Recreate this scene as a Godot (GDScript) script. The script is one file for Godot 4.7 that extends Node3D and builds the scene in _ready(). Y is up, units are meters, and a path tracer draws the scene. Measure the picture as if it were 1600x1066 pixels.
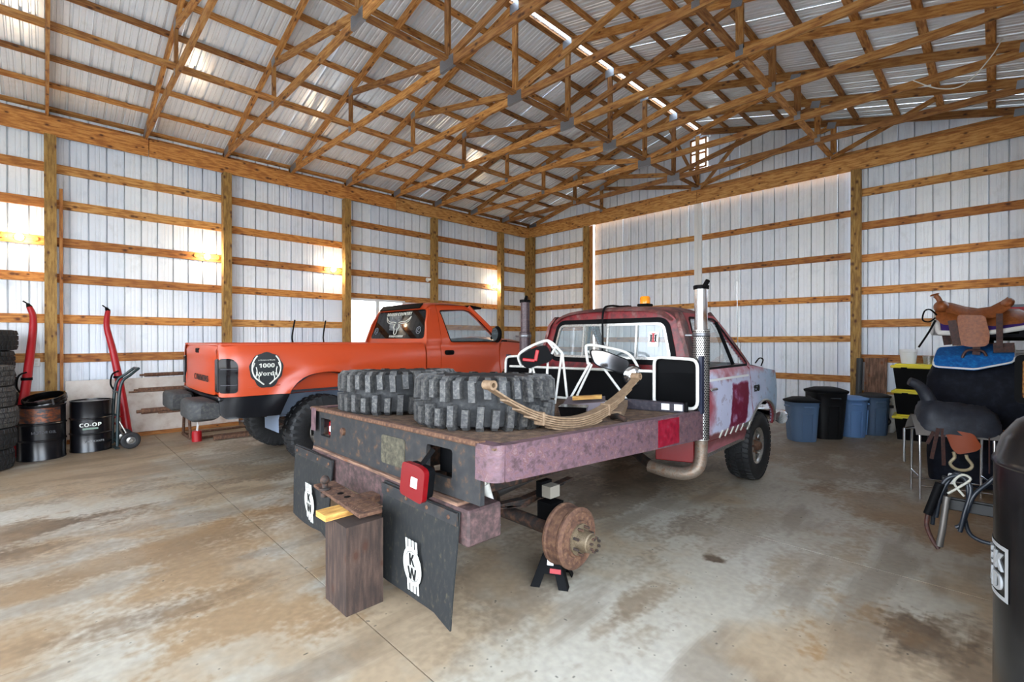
extends Node3D

const CAM := Vector3(10.4, 1.64, 10.98)
const EYE_YAW := 45.5
const SPAN := 10.97
const LENGTH := 14.6
const PITCH := 0.244
const EAVE := 5.22

var M := {}
var names := {}
var rng := RandomNumberGenerator.new()


# ---------------------------------------------------------------- mesh builder
class B:
	var st := SurfaceTool.new()
	var g := 0

	func _init():
		st.begin(Mesh.PRIMITIVE_TRIANGLES)

	func v(p: Vector3, uv := Vector2.ZERO):
		st.set_uv(uv)
		st.add_vertex(p)

	func flat():
		st.set_smooth_group(-1)

	func smooth():
		g += 1
		st.set_smooth_group(g)

	# a b c d run clockwise seen from the front
	func quad(a: Vector3, b: Vector3, c: Vector3, d: Vector3, ua := Vector2(0, 0), ub := Vector2(0, 1), uc := Vector2(1, 1), ud := Vector2(1, 0)):
		v(a, ua); v(b, ub); v(c, uc)
		v(a, ua); v(c, uc); v(d, ud)

	func tri(a: Vector3, b: Vector3, c: Vector3):
		v(a); v(b); v(c)

	func hexa(p: Array):
		# p: 0-3 bottom ring (counter-clockwise from above: -x-z, +x-z, +x+z, -x+z), 4-7 top ring
		flat()
		quad(p[4], p[5], p[6], p[7])
		quad(p[3], p[2], p[1], p[0])
		quad(p[0], p[1], p[5], p[4])
		quad(p[1], p[2], p[6], p[5])
		quad(p[2], p[3], p[7], p[6])
		quad(p[3], p[0], p[4], p[7])
		return self

	func box(c: Vector3, s: Vector3, b := Basis.IDENTITY):
		var h = s * 0.5
		var p := []
		for y in [-1, 1]:
			for q in [[-1, -1], [1, -1], [1, 1], [-1, 1]]:
				p.append(c + b * Vector3(q[0] * h.x, y * h.y, q[1] * h.z))
		return hexa(p)

	# box with chamfered edges
	func rbox(c: Vector3, s: Vector3, r := 0.01, b := Basis.IDENTITY):
		var h = s * 0.5
		r = minf(r, minf(h.x, minf(h.y, h.z)) * 0.95)
		flat()
		for ax in 3:
			var u = (ax + 1) % 3
			var w = (ax + 2) % 3
			for sg in [-1.0, 1.0]:
				var q := []
				for k in [[-1, -1], [-1, 1], [1, 1], [1, -1]]:
					var p := Vector3.ZERO
					p[ax] = sg * h[ax]; p[u] = k[0] * (h[u] - r); p[w] = k[1] * (h[w] - r)
					q.append(c + b * p)
				if sg > 0: quad(q[0], q[1], q[2], q[3])
				else: quad(q[3], q[2], q[1], q[0])
			# edges that run along ax
			for su in [-1.0, 1.0]:
				for sw in [-1.0, 1.0]:
					var e := []
					for k in [[-1.0, 0], [1.0, 0], [1.0, 1], [-1.0, 1]]:
						var p := Vector3.ZERO
						p[ax] = k[0] * (h[ax] - r)
						p[u] = su * (h[u] - (r if k[1] else 0.0)); p[w] = sw * (h[w] - (0.0 if k[1] else r))
						e.append(c + b * p)
					if su * sw < 0: quad(e[0], e[1], e[2], e[3])
					else: quad(e[3], e[2], e[1], e[0])
		for sx in [-1.0, 1.0]:
			for sy in [-1.0, 1.0]:
				for sz in [-1.0, 1.0]:
					var a = c + b * Vector3(sx * h.x, sy * (h.y - r), sz * (h.z - r))
					var d = c + b * Vector3(sx * (h.x - r), sy * h.y, sz * (h.z - r))
					var e = c + b * Vector3(sx * (h.x - r), sy * (h.y - r), sz * h.z)
					if sx * sy * sz > 0: tri(a, e, d)
					else: tri(a, d, e)
		return self

	# sawn timber from a to c; w across, h along up; uv runs along the grain
	func beam(a: Vector3, c: Vector3, w: float, h: float, up := Vector3.UP, seed_ := 0.0):
		var d = (c - a).normalized()
		if absf(d.dot(up)) > 0.98: up = Vector3.RIGHT
		var x = d.cross(up).normalized()
		var y = x.cross(d).normalized()
		var l = a.distance_to(c)
		flat()
		var cs = [-x * w / 2 - y * h / 2, x * w / 2 - y * h / 2, x * w / 2 + y * h / 2, -x * w / 2 + y * h / 2]
		var vv := seed_ * 3.7
		var u0 := seed_ * 7.13
		var u1 = u0 + l / 2.0
		for k in 4:
			var p = cs[k]
			var q = cs[(k + 1) % 4]
			var dv = (w if k % 2 == 0 else h) / 0.5
			quad(a + p, c + p, c + q, a + q, Vector2(u0, vv), Vector2(u1, vv), Vector2(u1, vv + dv), Vector2(u0, vv + dv))
			vv += dv
		quad(a + cs[0], a + cs[1], a + cs[2], a + cs[3], Vector2(u0, vv), Vector2(u0 + 0.02, vv), Vector2(u0 + 0.02, vv + 0.1), Vector2(u0, vv + 0.1))
		quad(c + cs[3], c + cs[2], c + cs[1], c + cs[0], Vector2(u0, vv), Vector2(u0 + 0.02, vv), Vector2(u0 + 0.02, vv + 0.1), Vector2(u0, vv + 0.1))
		return self

	func ring(c: Vector3, x: Vector3, y: Vector3, r: float, n: int) -> PackedVector3Array:
		var o := PackedVector3Array()
		for i in n:
			var t = TAU * i / n
			o.append(c + x * (cos(t) * r) + y * (sin(t) * r))
		return o

	func rows(a: Array, closed := false, flip := false):
		for j in a.size() - 1:
			var p = a[j]
			var q = a[j + 1]
			var n = p.size()
			for i in (n if closed else n - 1):
				var k = (i + 1) % n
				var u0 = float(i) / n
				var u1 = float(i + 1) / n
				if flip: quad(p[k], q[k], q[i], p[i], Vector2(u1, j), Vector2(u1, j + 1), Vector2(u0, j + 1), Vector2(u0, j))
				else: quad(p[i], q[i], q[k], p[k], Vector2(u0, j), Vector2(u0, j + 1), Vector2(u1, j + 1), Vector2(u1, j))
		return self

	func loft(a: Array, closed := false, flip := false):
		smooth()
		return rows(a, closed, flip)

	func fan(p: PackedVector3Array, flip := false):
		flat()
		var c := Vector3.ZERO
		for q in p: c += q
		c /= p.size()
		for i in p.size():
			var k = (i + 1) % p.size()
			if flip: tri(c, p[k], p[i])
			else: tri(c, p[i], p[k])
		return self

	static func side_axes(d: Vector3) -> Array:
		var x = d.cross(Vector3.UP if absf(d.y) < 0.9 else Vector3.RIGHT).normalized()
		return [x, d.cross(x).normalized()]

	func cyl(a: Vector3, c: Vector3, r0: float, r1 := -1.0, n := 16, caps := true):
		if r1 < 0: r1 = r0
		var ax = side_axes((c - a).normalized())
		var p = ring(a, ax[0], ax[1], r0, n)
		var q = ring(c, ax[0], ax[1], r1, n)
		loft([p, q], true)
		if caps:
			fan(p, false)
			fan(q, true)
		return self

	func tube(pts: Array, r: float, n := 8, closed := false, r_end := -1.0):
		var rws := []
		var m = pts.size()
		var d0 = (pts[1] - pts[0]).normalized()
		var x: Vector3 = side_axes(d0)[0]
		for i in m:
			var d: Vector3
			if closed: d = (pts[(i + 1) % m] - pts[(i + m - 1) % m]).normalized()
			elif i == 0: d = d0
			elif i == m - 1: d = (pts[i] - pts[i - 1]).normalized()
			else: d = ((pts[i + 1] - pts[i]).normalized() + (pts[i] - pts[i - 1]).normalized()).normalized()
			x = (x - d * x.dot(d)).normalized()
			var y = d.cross(x)
			var rr = r if r_end < 0 else lerpf(r, r_end, float(i) / (m - 1))
			rws.append(ring(pts[i], x, y, rr, n))
		if closed: rws.append(rws[0])
		loft(rws, true)
		if not closed:
			fan(rws[0], false)
			fan(rws[m - 1], true)
		return self

	# profile of (radius, height) points turned round +y, then carried by t
	func lathe(prof: Array, n := 24, t := Transform3D.IDENTITY, arc := TAU):
		var prev_dir := Vector2.ZERO
		var full = is_equal_approx(arc, TAU)
		for j in prof.size() - 1:
			var p: Vector2 = prof[j]
			var q: Vector2 = prof[j + 1]
			var d = (q - p).normalized()
			if j == 0 or d.dot(prev_dir) < 0.8: smooth()
			prev_dir = d
			for i in n:
				var t0 = arc * i / n
				var t1 = arc * (i + 1) / n
				if full and i == n - 1: t1 = 0.0
				var a = t * Vector3(cos(t0) * p.x, p.y, sin(t0) * p.x)
				var b = t * Vector3(cos(t0) * q.x, q.y, sin(t0) * q.x)
				var c = t * Vector3(cos(t1) * q.x, q.y, sin(t1) * q.x)
				var e = t * Vector3(cos(t1) * p.x, p.y, sin(t1) * p.x)
				var u0 = float(i) / n
				var u1 = float(i + 1) / n
				if p.x < 1e-5: v(a, Vector2(u0, p.y)); v(c, Vector2(u1, q.y)); v(b, Vector2(u0, q.y))
				elif q.x < 1e-5: v(a, Vector2(u0, p.y)); v(e, Vector2(u1, p.y)); v(b, Vector2(u0, q.y))
				else: quad(a, e, c, b, Vector2(u0, p.y), Vector2(u1, p.y), Vector2(u1, q.y), Vector2(u0, q.y))
		return self

	func sph(c: Vector3, r: Vector3, n := 16, m := 10, b := Basis.IDENTITY):
		var prof := []
		for j in m + 1:
			var t = -PI / 2 + PI * j / m
			prof.append(Vector2(cos(t) if j > 0 and j < m else 0.0, sin(t)))
		smooth()
		var t := Transform3D(b * Basis.from_scale(r), c)
		var keep = g
		for j in m:
			for i in n:
				var t0 = TAU * i / n
				var t1 = TAU * ((i + 1) % n) / n
				var p: Vector2 = prof[j]
				var q: Vector2 = prof[j + 1]
				var a = t * Vector3(cos(t0) * p.x, p.y, sin(t0) * p.x)
				var bb = t * Vector3(cos(t0) * q.x, q.y, sin(t0) * q.x)
				var cc = t * Vector3(cos(t1) * q.x, q.y, sin(t1) * q.x)
				var e = t * Vector3(cos(t1) * p.x, p.y, sin(t1) * p.x)
				if j == 0: tri(a, cc, bb)
				elif j == m - 1: tri(a, e, bb)
				else: quad(a, e, cc, bb)
		g = keep
		return self

	# flat outline in the xy plane of t, thick from z = 0 to z = depth
	func extr(poly: PackedVector2Array, depth: float, t := Transform3D.IDENTITY, round_sides := false):
		if Geometry2D.is_polygon_clockwise(poly): 
			poly = poly.duplicate()
			poly.reverse()
		var idx = Geometry2D.triangulate_polygon(poly)
		flat()
		for k in range(0, idx.size(), 3):
			var a = poly[idx[k]]
			var b = poly[idx[k + 1]]
			var c = poly[idx[k + 2]]
			if (b - a).cross(c - a) < 0:
				var s = b
				b = c
				c = s
			v(t * Vector3(a.x, a.y, depth), a); v(t * Vector3(c.x, c.y, depth), c); v(t * Vector3(b.x, b.y, depth), b)
			v(t * Vector3(a.x, a.y, 0), a); v(t * Vector3(b.x, b.y, 0), b); v(t * Vector3(c.x, c.y, 0), c)
		if round_sides: smooth()
		for i in poly.size():
			var p = poly[i]
			var q = poly[(i + 1) % poly.size()]
			quad(t * Vector3(p.x, p.y, 0), t * Vector3(p.x, p.y, depth), t * Vector3(q.x, q.y, depth), t * Vector3(q.x, q.y, 0))
		return self

	# curved sheet: a 2-D outline (less its holes) cut into cells, each point carried to 3-D by f; its edges turn in by hem
	func skin(outline: PackedVector2Array, holes: Array, cell: float, f: Callable, hem := Vector3.ZERO, flip := false):
		var lo = outline[0]
		var hi = outline[0]
		for p in outline:
			lo = lo.min(p)
			hi = hi.max(p)
		var nx = maxi(1, ceili((hi.x - lo.x) / cell))
		var ny = maxi(1, ceili((hi.y - lo.y) / cell))
		var w = (hi.x - lo.x) / nx
		var h = (hi.y - lo.y) / ny
		smooth()
		for i in nx:
			for j in ny:
				var a = lo + Vector2(i * w, j * h)
				var pieces = Geometry2D.intersect_polygons(PackedVector2Array([a, a + Vector2(w, 0), a + Vector2(w, h), a + Vector2(0, h)]), outline)
				for hole in holes:
					var left := []
					for q in pieces: left.append_array(Geometry2D.clip_polygons(q, hole))
					pieces = left
				for q in pieces:
					if q.size() < 3: continue
					var idx = Geometry2D.triangulate_polygon(q)
					for k in range(0, idx.size(), 3):
						var p0 = q[idx[k]]
						var p1 = q[idx[k + 1]]
						var p2 = q[idx[k + 2]]
						if ((p1 - p0).cross(p2 - p0) < 0) != flip:
							var s = p1
							p1 = p2
							p2 = s
						v(f.call(p0), p0); v(f.call(p2), p2); v(f.call(p1), p1)
		if hem != Vector3.ZERO:
			var all := [outline]
			all.append_array(holes)
			for e in all:
				smooth()
				var n = e.size()
				for i in n:
					var p = e[i]
					var q = e[(i + 1) % n]
					var m = maxi(1, ceili(p.distance_to(q) / cell))
					for s in m:
						if e != outline and not Geometry2D.is_point_in_polygon(p.lerp(q, (s + 0.5) / m), outline): continue
						var a = f.call(p.lerp(q, float(s) / m))
						var b = f.call(p.lerp(q, float(s + 1) / m))
						quad(a, a + hem, b + hem, b)
		return self

	func done() -> ArrayMesh:
		st.generate_normals()
		return st.commit()


static func arc_pts(c: Vector2, r: float, a0: float, a1: float, n: int) -> PackedVector2Array:
	var o := PackedVector2Array()
	for i in n + 1:
		var t = deg_to_rad(lerpf(a0, a1, float(i) / n))
		o.append(c + Vector2(cos(t), sin(t)) * r)
	return o


# rounded rectangle outline centred on c
static func rrect(c: Vector2, s: Vector2, r: float, n := 4) -> PackedVector2Array:
	var o := PackedVector2Array()
	var h = s / 2 - Vector2(r, r)
	o.append_array(arc_pts(c + Vector2(h.x, h.y), r, 0, 90, n))
	o.append_array(arc_pts(c + Vector2(-h.x, h.y), r, 90, 180, n))
	o.append_array(arc_pts(c + Vector2(-h.x, -h.y), r, 180, 270, n))
	o.append_array(arc_pts(c + Vector2(h.x, -h.y), r, 270, 360, n))
	return o


# corners rounded off
static func soften(poly: Array, r: float, n := 4) -> PackedVector2Array:
	var o := PackedVector2Array()
	var m = poly.size()
	for i in m:
		var p: Vector2 = poly[i]
		var a: Vector2 = poly[(i + m - 1) % m]
		var b: Vector2 = poly[(i + 1) % m]
		var rr = minf(r, minf(p.distance_to(a), p.distance_to(b)) * 0.45)
		var s = p + (a - p).normalized() * rr
		var e = p + (b - p).normalized() * rr
		for k in n + 1:
			var t = float(k) / n
			o.append(s.lerp(p, t).lerp(p.lerp(e, t), t))
	return o


static func curve(pts: Array, n := 6, closed := false) -> Array:
	var o := []
	var m = pts.size()
	for i in (m if closed else m - 1):
		var a = pts[(i + m - 1) % m] if closed or i > 0 else pts[0]
		var b = pts[i]
		var c = pts[(i + 1) % m]
		var d = pts[(i + 2) % m] if closed or i < m - 2 else pts[m - 1]
		for k in n: o.append(b.cubic_interpolate(c, a, d, float(k) / n))
	if not closed: o.append(pts[m - 1])
	return o


# ---------------------------------------------------------------- scene helpers
func numbered(called: String) -> String:
	if not names.has(called):
		names[called] = 0
		return called
	names[called] += 1
	return "%s_%03d" % [called, names[called]]


func tag(o: Node, label := "", category := "", group := "", kind := ""):
	if label: o.set_meta("label", label)
	if category: o.set_meta("category", category)
	if group: o.set_meta("group", group)
	if kind: o.set_meta("kind", kind)
	return o


func thing(called: String, label: String, category: String, at := Vector3.ZERO, turn := Vector3.ZERO, group := "") -> Node3D:
	var o := Node3D.new()
	o.name = numbered(called)
	add_child(o)
	o.position = at
	o.rotation_degrees = turn
	return tag(o, label, category, group)


func setting(called: String) -> Node3D:
	var o := Node3D.new()
	o.name = called
	add_child(o)
	return tag(o, "", "", "", "structure")


func mesh_node(called: String, mesh: Mesh, mat: Material, parent: Node) -> MeshInstance3D:
	var o := MeshInstance3D.new()
	o.name = called
	o.mesh = mesh
	o.material_override = mat
	o.cast_shadow = GeometryInstance3D.SHADOW_CASTING_SETTING_ON
	parent.add_child(o, true)
	return o


func part(called: String, b: B, mat: Material, parent: Node, label := "") -> MeshInstance3D:
	var o = mesh_node(called, b.done(), mat, parent)
	if label: o.set_meta("label", label)
	return o


func solo(called: String, b: B, mat: Material, label: String, category: String, group := "", at := Vector3.ZERO, turn := Vector3.ZERO) -> MeshInstance3D:
	var o := MeshInstance3D.new()
	o.name = numbered(called)
	o.mesh = b.done()
	o.material_override = mat
	add_child(o)
	o.position = at
	o.rotation_degrees = turn
	return tag(o, label, category, group)


func copy_of(src: Node3D, called: String, label: String, at: Vector3, turn := Vector3.ZERO) -> Node3D:
	var o = src.duplicate()
	o.name = numbered(called)
	add_child(o)
	o.position = at
	o.rotation_degrees = turn
	o.set_meta("label", label)
	return o


func font(bold := 400, serif := false, italic := false) -> SystemFont:
	var f := SystemFont.new()
	f.font_names = PackedStringArray(["Droid Serif" if serif else "Droid Sans"])
	f.font_weight = bold
	f.font_italic = italic
	return f


# raised lettering, thin, in the xy plane of t facing +z
func letters(called: String, s: String, height: float, mat: Material, parent: Node, t: Transform3D, bold := 700, serif := false, depth := 0.002, widen := 1.0):
	var m := TextMesh.new()
	m.text = s
	m.font = font(bold, serif)
	m.font_size = 48
	m.pixel_size = height / 36.0
	m.depth = depth
	var o = mesh_node(called, m, mat, parent)
	o.transform = t * Transform3D(Basis.from_scale(Vector3(widen, 1, 1)), Vector3.ZERO)
	return o


# ---------------------------------------------------------------- materials
func noise_img(seed_: int, freq: float, oct: int, w: int, h: int, kind := FastNoiseLite.TYPE_SIMPLEX_SMOOTH) -> PackedByteArray:
	var n := FastNoiseLite.new()
	n.noise_type = kind
	n.seed = seed_
	n.frequency = freq * (0.4 if oct > 3 else 1.0)
	n.fractal_octaves = oct + (2 if oct > 3 else 0)
	n.fractal_gain = 0.62 if oct > 3 else 0.5
	n.fractal_type = FastNoiseLite.FRACTAL_FBM if oct > 1 else FastNoiseLite.FRACTAL_NONE
	var im = n.get_seamless_image(w, h)
	im.convert(Image.FORMAT_L8)
	return im.get_data()


func ramp_tex(seed_: int, freq: float, oct: int, stops: Array, w := 512, h := 512) -> ImageTexture:
	# stops: [value, Color, ...]
	var d = noise_img(seed_, freq, oct, w, h)
	var gr := Gradient.new()
	gr.offsets = PackedFloat32Array()
	var off := PackedFloat32Array()
	var col := PackedColorArray()
	for k in range(0, stops.size(), 2):
		off.append(stops[k])
		col.append(stops[k + 1])
	gr.offsets = off
	gr.colors = col
	var lut := PackedByteArray()
	lut.resize(768)
	for i in 256:
		var c = gr.sample(i / 255.0)
		lut[i * 3] = c.r8
		lut[i * 3 + 1] = c.g8
		lut[i * 3 + 2] = c.b8
	var o := PackedByteArray()
	o.resize(w * h * 3)
	for i in w * h:
		var k = d[i] * 3
		o[i * 3] = lut[k]
		o[i * 3 + 1] = lut[k + 1]
		o[i * 3 + 2] = lut[k + 2]
	return ImageTexture.create_from_image(Image.create_from_data(w, h, false, Image.FORMAT_RGB8, o))


func bump_tex(seed_: int, freq: float, oct: int, strength: float, w := 512) -> ImageTexture:
	var im = Image.create_from_data(w, w, false, Image.FORMAT_L8, noise_img(seed_, freq, oct, w, w))
	im.convert(Image.FORMAT_RGBA8)
	im.bump_map_to_normal_map(strength)
	return ImageTexture.create_from_image(im)


func mat(c: Color, rough := 0.6, metal := 0.0) -> StandardMaterial3D:
	var m := StandardMaterial3D.new()
	m.albedo_color = c
	m.roughness = rough
	m.metallic = metal
	return m


func tex_mat(t: Texture2D, scale: Vector3, rough := 0.6, metal := 0.0, tint := Color.WHITE, normal: Texture2D = null, nscale := 1.0) -> StandardMaterial3D:
	var m := mat(tint, rough, metal)
	m.albedo_texture = t
	m.uv1_triplanar = true
	m.uv1_scale = scale
	if normal:
		m.normal_enabled = true
		m.normal_texture = normal
		m.normal_scale = nscale
	return m


func wood_tex(seed_: int, base: Color, dark: Color, light: Color, knots: int) -> ImageTexture:
	# grain runs along u; tile is 2 m by 0.5 m
	var w := 1024
	var h := 256
	var grain = noise_img(seed_, 0.05, 3, 128, 256)
	var fine = noise_img(seed_ + 1, 0.2, 2, 256, 256)
	var broad = noise_img(seed_ + 2, 0.012, 3, 512, 256)
	var r := RandomNumberGenerator.new()
	r.seed = seed_
	var ks := []
	for k in knots: ks.append([r.randf() * w, r.randf() * h, r.randf_range(3.5, 8.0)])
	var o := PackedByteArray()
	o.resize(w * h * 3)
	for y in h:
		for x in w:
			var gx = int(x / 8.0)
			var a = grain[(y % 256) * 128 + gx] / 255.0
			var f = fine[((y * 2) % 256) * 256 + int(x / 4.0)] / 255.0
			var bb = broad[y * 512 + int(x / 2.0)] / 255.0
			var t = clampf(0.5 + (a - 0.5) * 1.5 + (f - 0.5) * 0.5, 0, 1)
			var c = base.lerp(dark, clampf((0.5 - t) * 1.6, 0, 1)).lerp(light, clampf((t - 0.5) * 1.4, 0, 1))
			c = c.lerp(dark, clampf((bb - 0.55) * 1.6, 0, 0.5))
			o[(y * w + x) * 3] = c.r8
			o[(y * w + x) * 3 + 1] = c.g8
			o[(y * w + x) * 3 + 2] = c.b8
	for k in ks:
		var rad = int(k[2] * 2.4)
		for dy in range(-rad, rad + 1):
			for dx in range(-rad * 2, rad * 2 + 1):
				var dd = Vector2(dx * 0.62, dy).length() / k[2]
				if dd > 2.3: continue
				var x = posmod(int(k[0]) + dx, w)
				var y = posmod(int(k[1]) + dy, h)
				var kk = (y * w + x) * 3
				var mixin = 0.75 if dd < 1 else 0.45 * (2.3 - dd) / 1.3
				var kc = Color(0.26, 0.13, 0.05)
				o[kk] = int(lerpf(o[kk], kc.r8, mixin))
				o[kk + 1] = int(lerpf(o[kk + 1], kc.g8, mixin))
				o[kk + 2] = int(lerpf(o[kk + 2], kc.b8, mixin))
	return ImageTexture.create_from_image(Image.create_from_data(w, h, false, Image.FORMAT_RGB8, o))


func wood_mat(t: Texture2D, tint: Color, rough := 0.72) -> StandardMaterial3D:
	var m := mat(tint, rough)
	m.albedo_texture = t
	return m


func _ready():
	rng.seed = 20240
	make_light()
	make_materials()
	make_floor()
	make_walls()
	make_roof()
	make_trusses()
	make_lamps()
	make_objects()


func make_light():
	var cam := Camera3D.new()
	cam.name = "camera"
	cam.position = CAM
	cam.rotation_degrees = Vector3(-0.23, EYE_YAW, 0)
	cam.fov = 71.4
	cam.near = 0.05
	cam.far = 400.0
	add_child(cam)
	cam.current = true
	var sm := ProceduralSkyMaterial.new()
	sm.sky_top_color = Color(0.80, 0.88, 0.97)
	sm.sky_horizon_color = Color(0.96, 0.97, 0.98)
	sm.ground_bottom_color = Color(0.62, 0.58, 0.52)
	sm.ground_horizon_color = Color(0.86, 0.84, 0.80)
	var sky := Sky.new()
	sky.sky_material = sm
	var e := Environment.new()
	e.background_mode = Environment.BG_SKY
	e.sky = sky
	e.background_energy_multiplier = 4.0
	e.tonemap_mode = Environment.TONE_MAPPER_LINEAR
	e.tonemap_exposure = 3.6
	e.sdfgi_enabled = true
	e.ssao_enabled = true
	e.ssil_enabled = true
	var we := WorldEnvironment.new()
	we.name = "world"
	we.environment = e
	add_child(we)


func make_materials():
	var pine = wood_tex(11, Color(0.76, 0.535, 0.275), Color(0.57, 0.355, 0.155), Color(0.84, 0.65, 0.39), 16)
	var k := 0
	for t in [Color(1, 1, 1), Color(0.92, 0.86, 0.80), Color(0.84, 0.76, 0.68), Color(1.0, 0.93, 0.84)]:
		M["girt%d" % k] = wood_mat(pine, t)
		k += 1
	k = 0
	for t in [Color(0.84, 0.82, 0.80), Color(0.74, 0.70, 0.68), Color(0.94, 0.91, 0.88)]:
		M["truss%d" % k] = wood_mat(pine, t)
		k += 1
	var post = wood_tex(23, Color(0.62, 0.47, 0.23), Color(0.46, 0.33, 0.15), Color(0.70, 0.56, 0.31), 30)
	M.post = wood_mat(post, Color(1, 1, 1))
	var old = wood_tex(31, Color(0.27, 0.20, 0.16), Color(0.18, 0.13, 0.10), Color(0.37, 0.29, 0.24), 10)
	M.old_wood = wood_mat(old, Color(0.85, 0.82, 0.80), 0.85)
	M.grey_wood = wood_mat(old, Color(1.55, 1.5, 1.45), 0.85)
	M.fresh_wood = wood_mat(pine, Color(1.0, 1.05, 1.0))
	var dirt = ramp_tex(5, 0.012, 5, [0.0, Color(0.83, 0.85, 0.87), 0.35, Color(0.90, 0.915, 0.93), 0.7, Color(0.915, 0.925, 0.935), 1.0, Color(0.85, 0.86, 0.86)], 1024, 1024)
	M.sheet = tex_mat(dirt, Vector3(0.4, 0.4, 0.4), 0.42)
	M.sheet2 = tex_mat(dirt, Vector3(0.55, 0.3, 0.55), 0.45, 0.0, Color(0.96, 0.97, 0.99))
	M.roof_sheet = tex_mat(dirt, Vector3(0.5, 0.5, 0.35), 0.24, 0.25, Color(1.0, 1.0, 1.0))
	M.galv = tex_mat(ramp_tex(6, 0.05, 3, [0.0, Color(0.45, 0.46, 0.48), 0.5, Color(0.58, 0.59, 0.61), 1.0, Color(0.70, 0.71, 0.72)]), Vector3(6, 6, 6), 0.45, 0.85)
	M.white = mat(Color(0.88, 0.88, 0.87), 0.45)
	M.white_paint = tex_mat(ramp_tex(8, 0.03, 4, [0.0, Color(0.76, 0.75, 0.71), 0.5, Color(0.83, 0.82, 0.79), 1.0, Color(0.88, 0.88, 0.86)]), Vector3(3, 3, 3), 0.4)
	M.black_rubber = tex_mat(ramp_tex(9, 0.04, 4, [0.0, Color(0.055, 0.055, 0.06), 0.5, Color(0.085, 0.085, 0.09), 1.0, Color(0.16, 0.155, 0.15)]), Vector3(4, 4, 4), 0.65)
	M.dusty_rubber = tex_mat(ramp_tex(10, 0.035, 4, [0.0, Color(0.05, 0.05, 0.055), 0.45, Color(0.08, 0.08, 0.085), 0.75, Color(0.16, 0.16, 0.16), 1.0, Color(0.30, 0.29, 0.27)]), Vector3(3, 3, 3), 0.7)
	M.tread = tex_mat(ramp_tex(12, 0.03, 4, [0.0, Color(0.11, 0.11, 0.12), 0.45, Color(0.21, 0.205, 0.205), 0.6, Color(0.29, 0.285, 0.275), 1.0, Color(0.44, 0.42, 0.38)]), Vector3(5, 5, 5), 0.62)
	M.black = mat(Color(0.035, 0.035, 0.04), 0.6)
	M.black.metallic_specular = 0.2
	M.black_gloss = mat(Color(0.03, 0.03, 0.035), 0.2)
	M.black_cloth = tex_mat(ramp_tex(14, 0.02, 4, [0.0, Color(0.045, 0.05, 0.07), 0.5, Color(0.065, 0.075, 0.11), 1.0, Color(0.12, 0.13, 0.17)]), Vector3(2, 2, 2), 0.7)
	M.black_cloth.metallic_specular = 0.25
	M.chrome = mat(Color(0.86, 0.87, 0.88), 0.12, 1.0)
	M.dull_chrome = tex_mat(ramp_tex(15, 0.04, 4, [0.0, Color(0.52, 0.50, 0.47), 0.5, Color(0.74, 0.73, 0.71), 1.0, Color(0.84, 0.84, 0.83)]), Vector3(5, 5, 5), 0.3, 0.9)
	M.steel = mat(Color(0.45, 0.45, 0.46), 0.4, 0.9)
	M.rust = tex_mat(ramp_tex(16, 0.03, 5, [0.0, Color(0.20, 0.12, 0.08), 0.4, Color(0.30, 0.19, 0.13), 0.65, Color(0.37, 0.25, 0.17), 1.0, Color(0.48, 0.37, 0.28)]), Vector3(3, 3, 3), 0.85, 0.0, Color.WHITE, bump_tex(17, 0.08, 4, 6.0), 0.6)
	M.dark_rust = tex_mat(ramp_tex(18, 0.025, 5, [0.0, Color(0.08, 0.07, 0.065), 0.45, Color(0.15, 0.12, 0.10), 0.62, Color(0.27, 0.17, 0.12), 1.0, Color(0.38, 0.28, 0.20)]), Vector3(2.2, 2.2, 2.2), 0.75)
	M.glass = mat(Color(0.62, 0.70, 0.72, 0.22), 0.03)
	M.glass.transparency = BaseMaterial3D.TRANSPARENCY_ALPHA
	M.tint_glass = mat(Color(0.015, 0.025, 0.04, 0.97), 0.04)
	M.tint_glass.metallic_specular = 0.3
	M.tint_glass.transparency = BaseMaterial3D.TRANSPARENCY_ALPHA
	M.wire_white = mat(Color(0.85, 0.84, 0.80), 0.5)
	M.red = mat(Color(0.62, 0.05, 0.09), 0.4)
	M.lens_red = mat(Color(0.42, 0.02, 0.045), 0.25)
	M.decal_white = mat(Color(0.80, 0.80, 0.76), 0.6)
	M.decal_black = mat(Color(0.03, 0.035, 0.04), 0.55)


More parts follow.
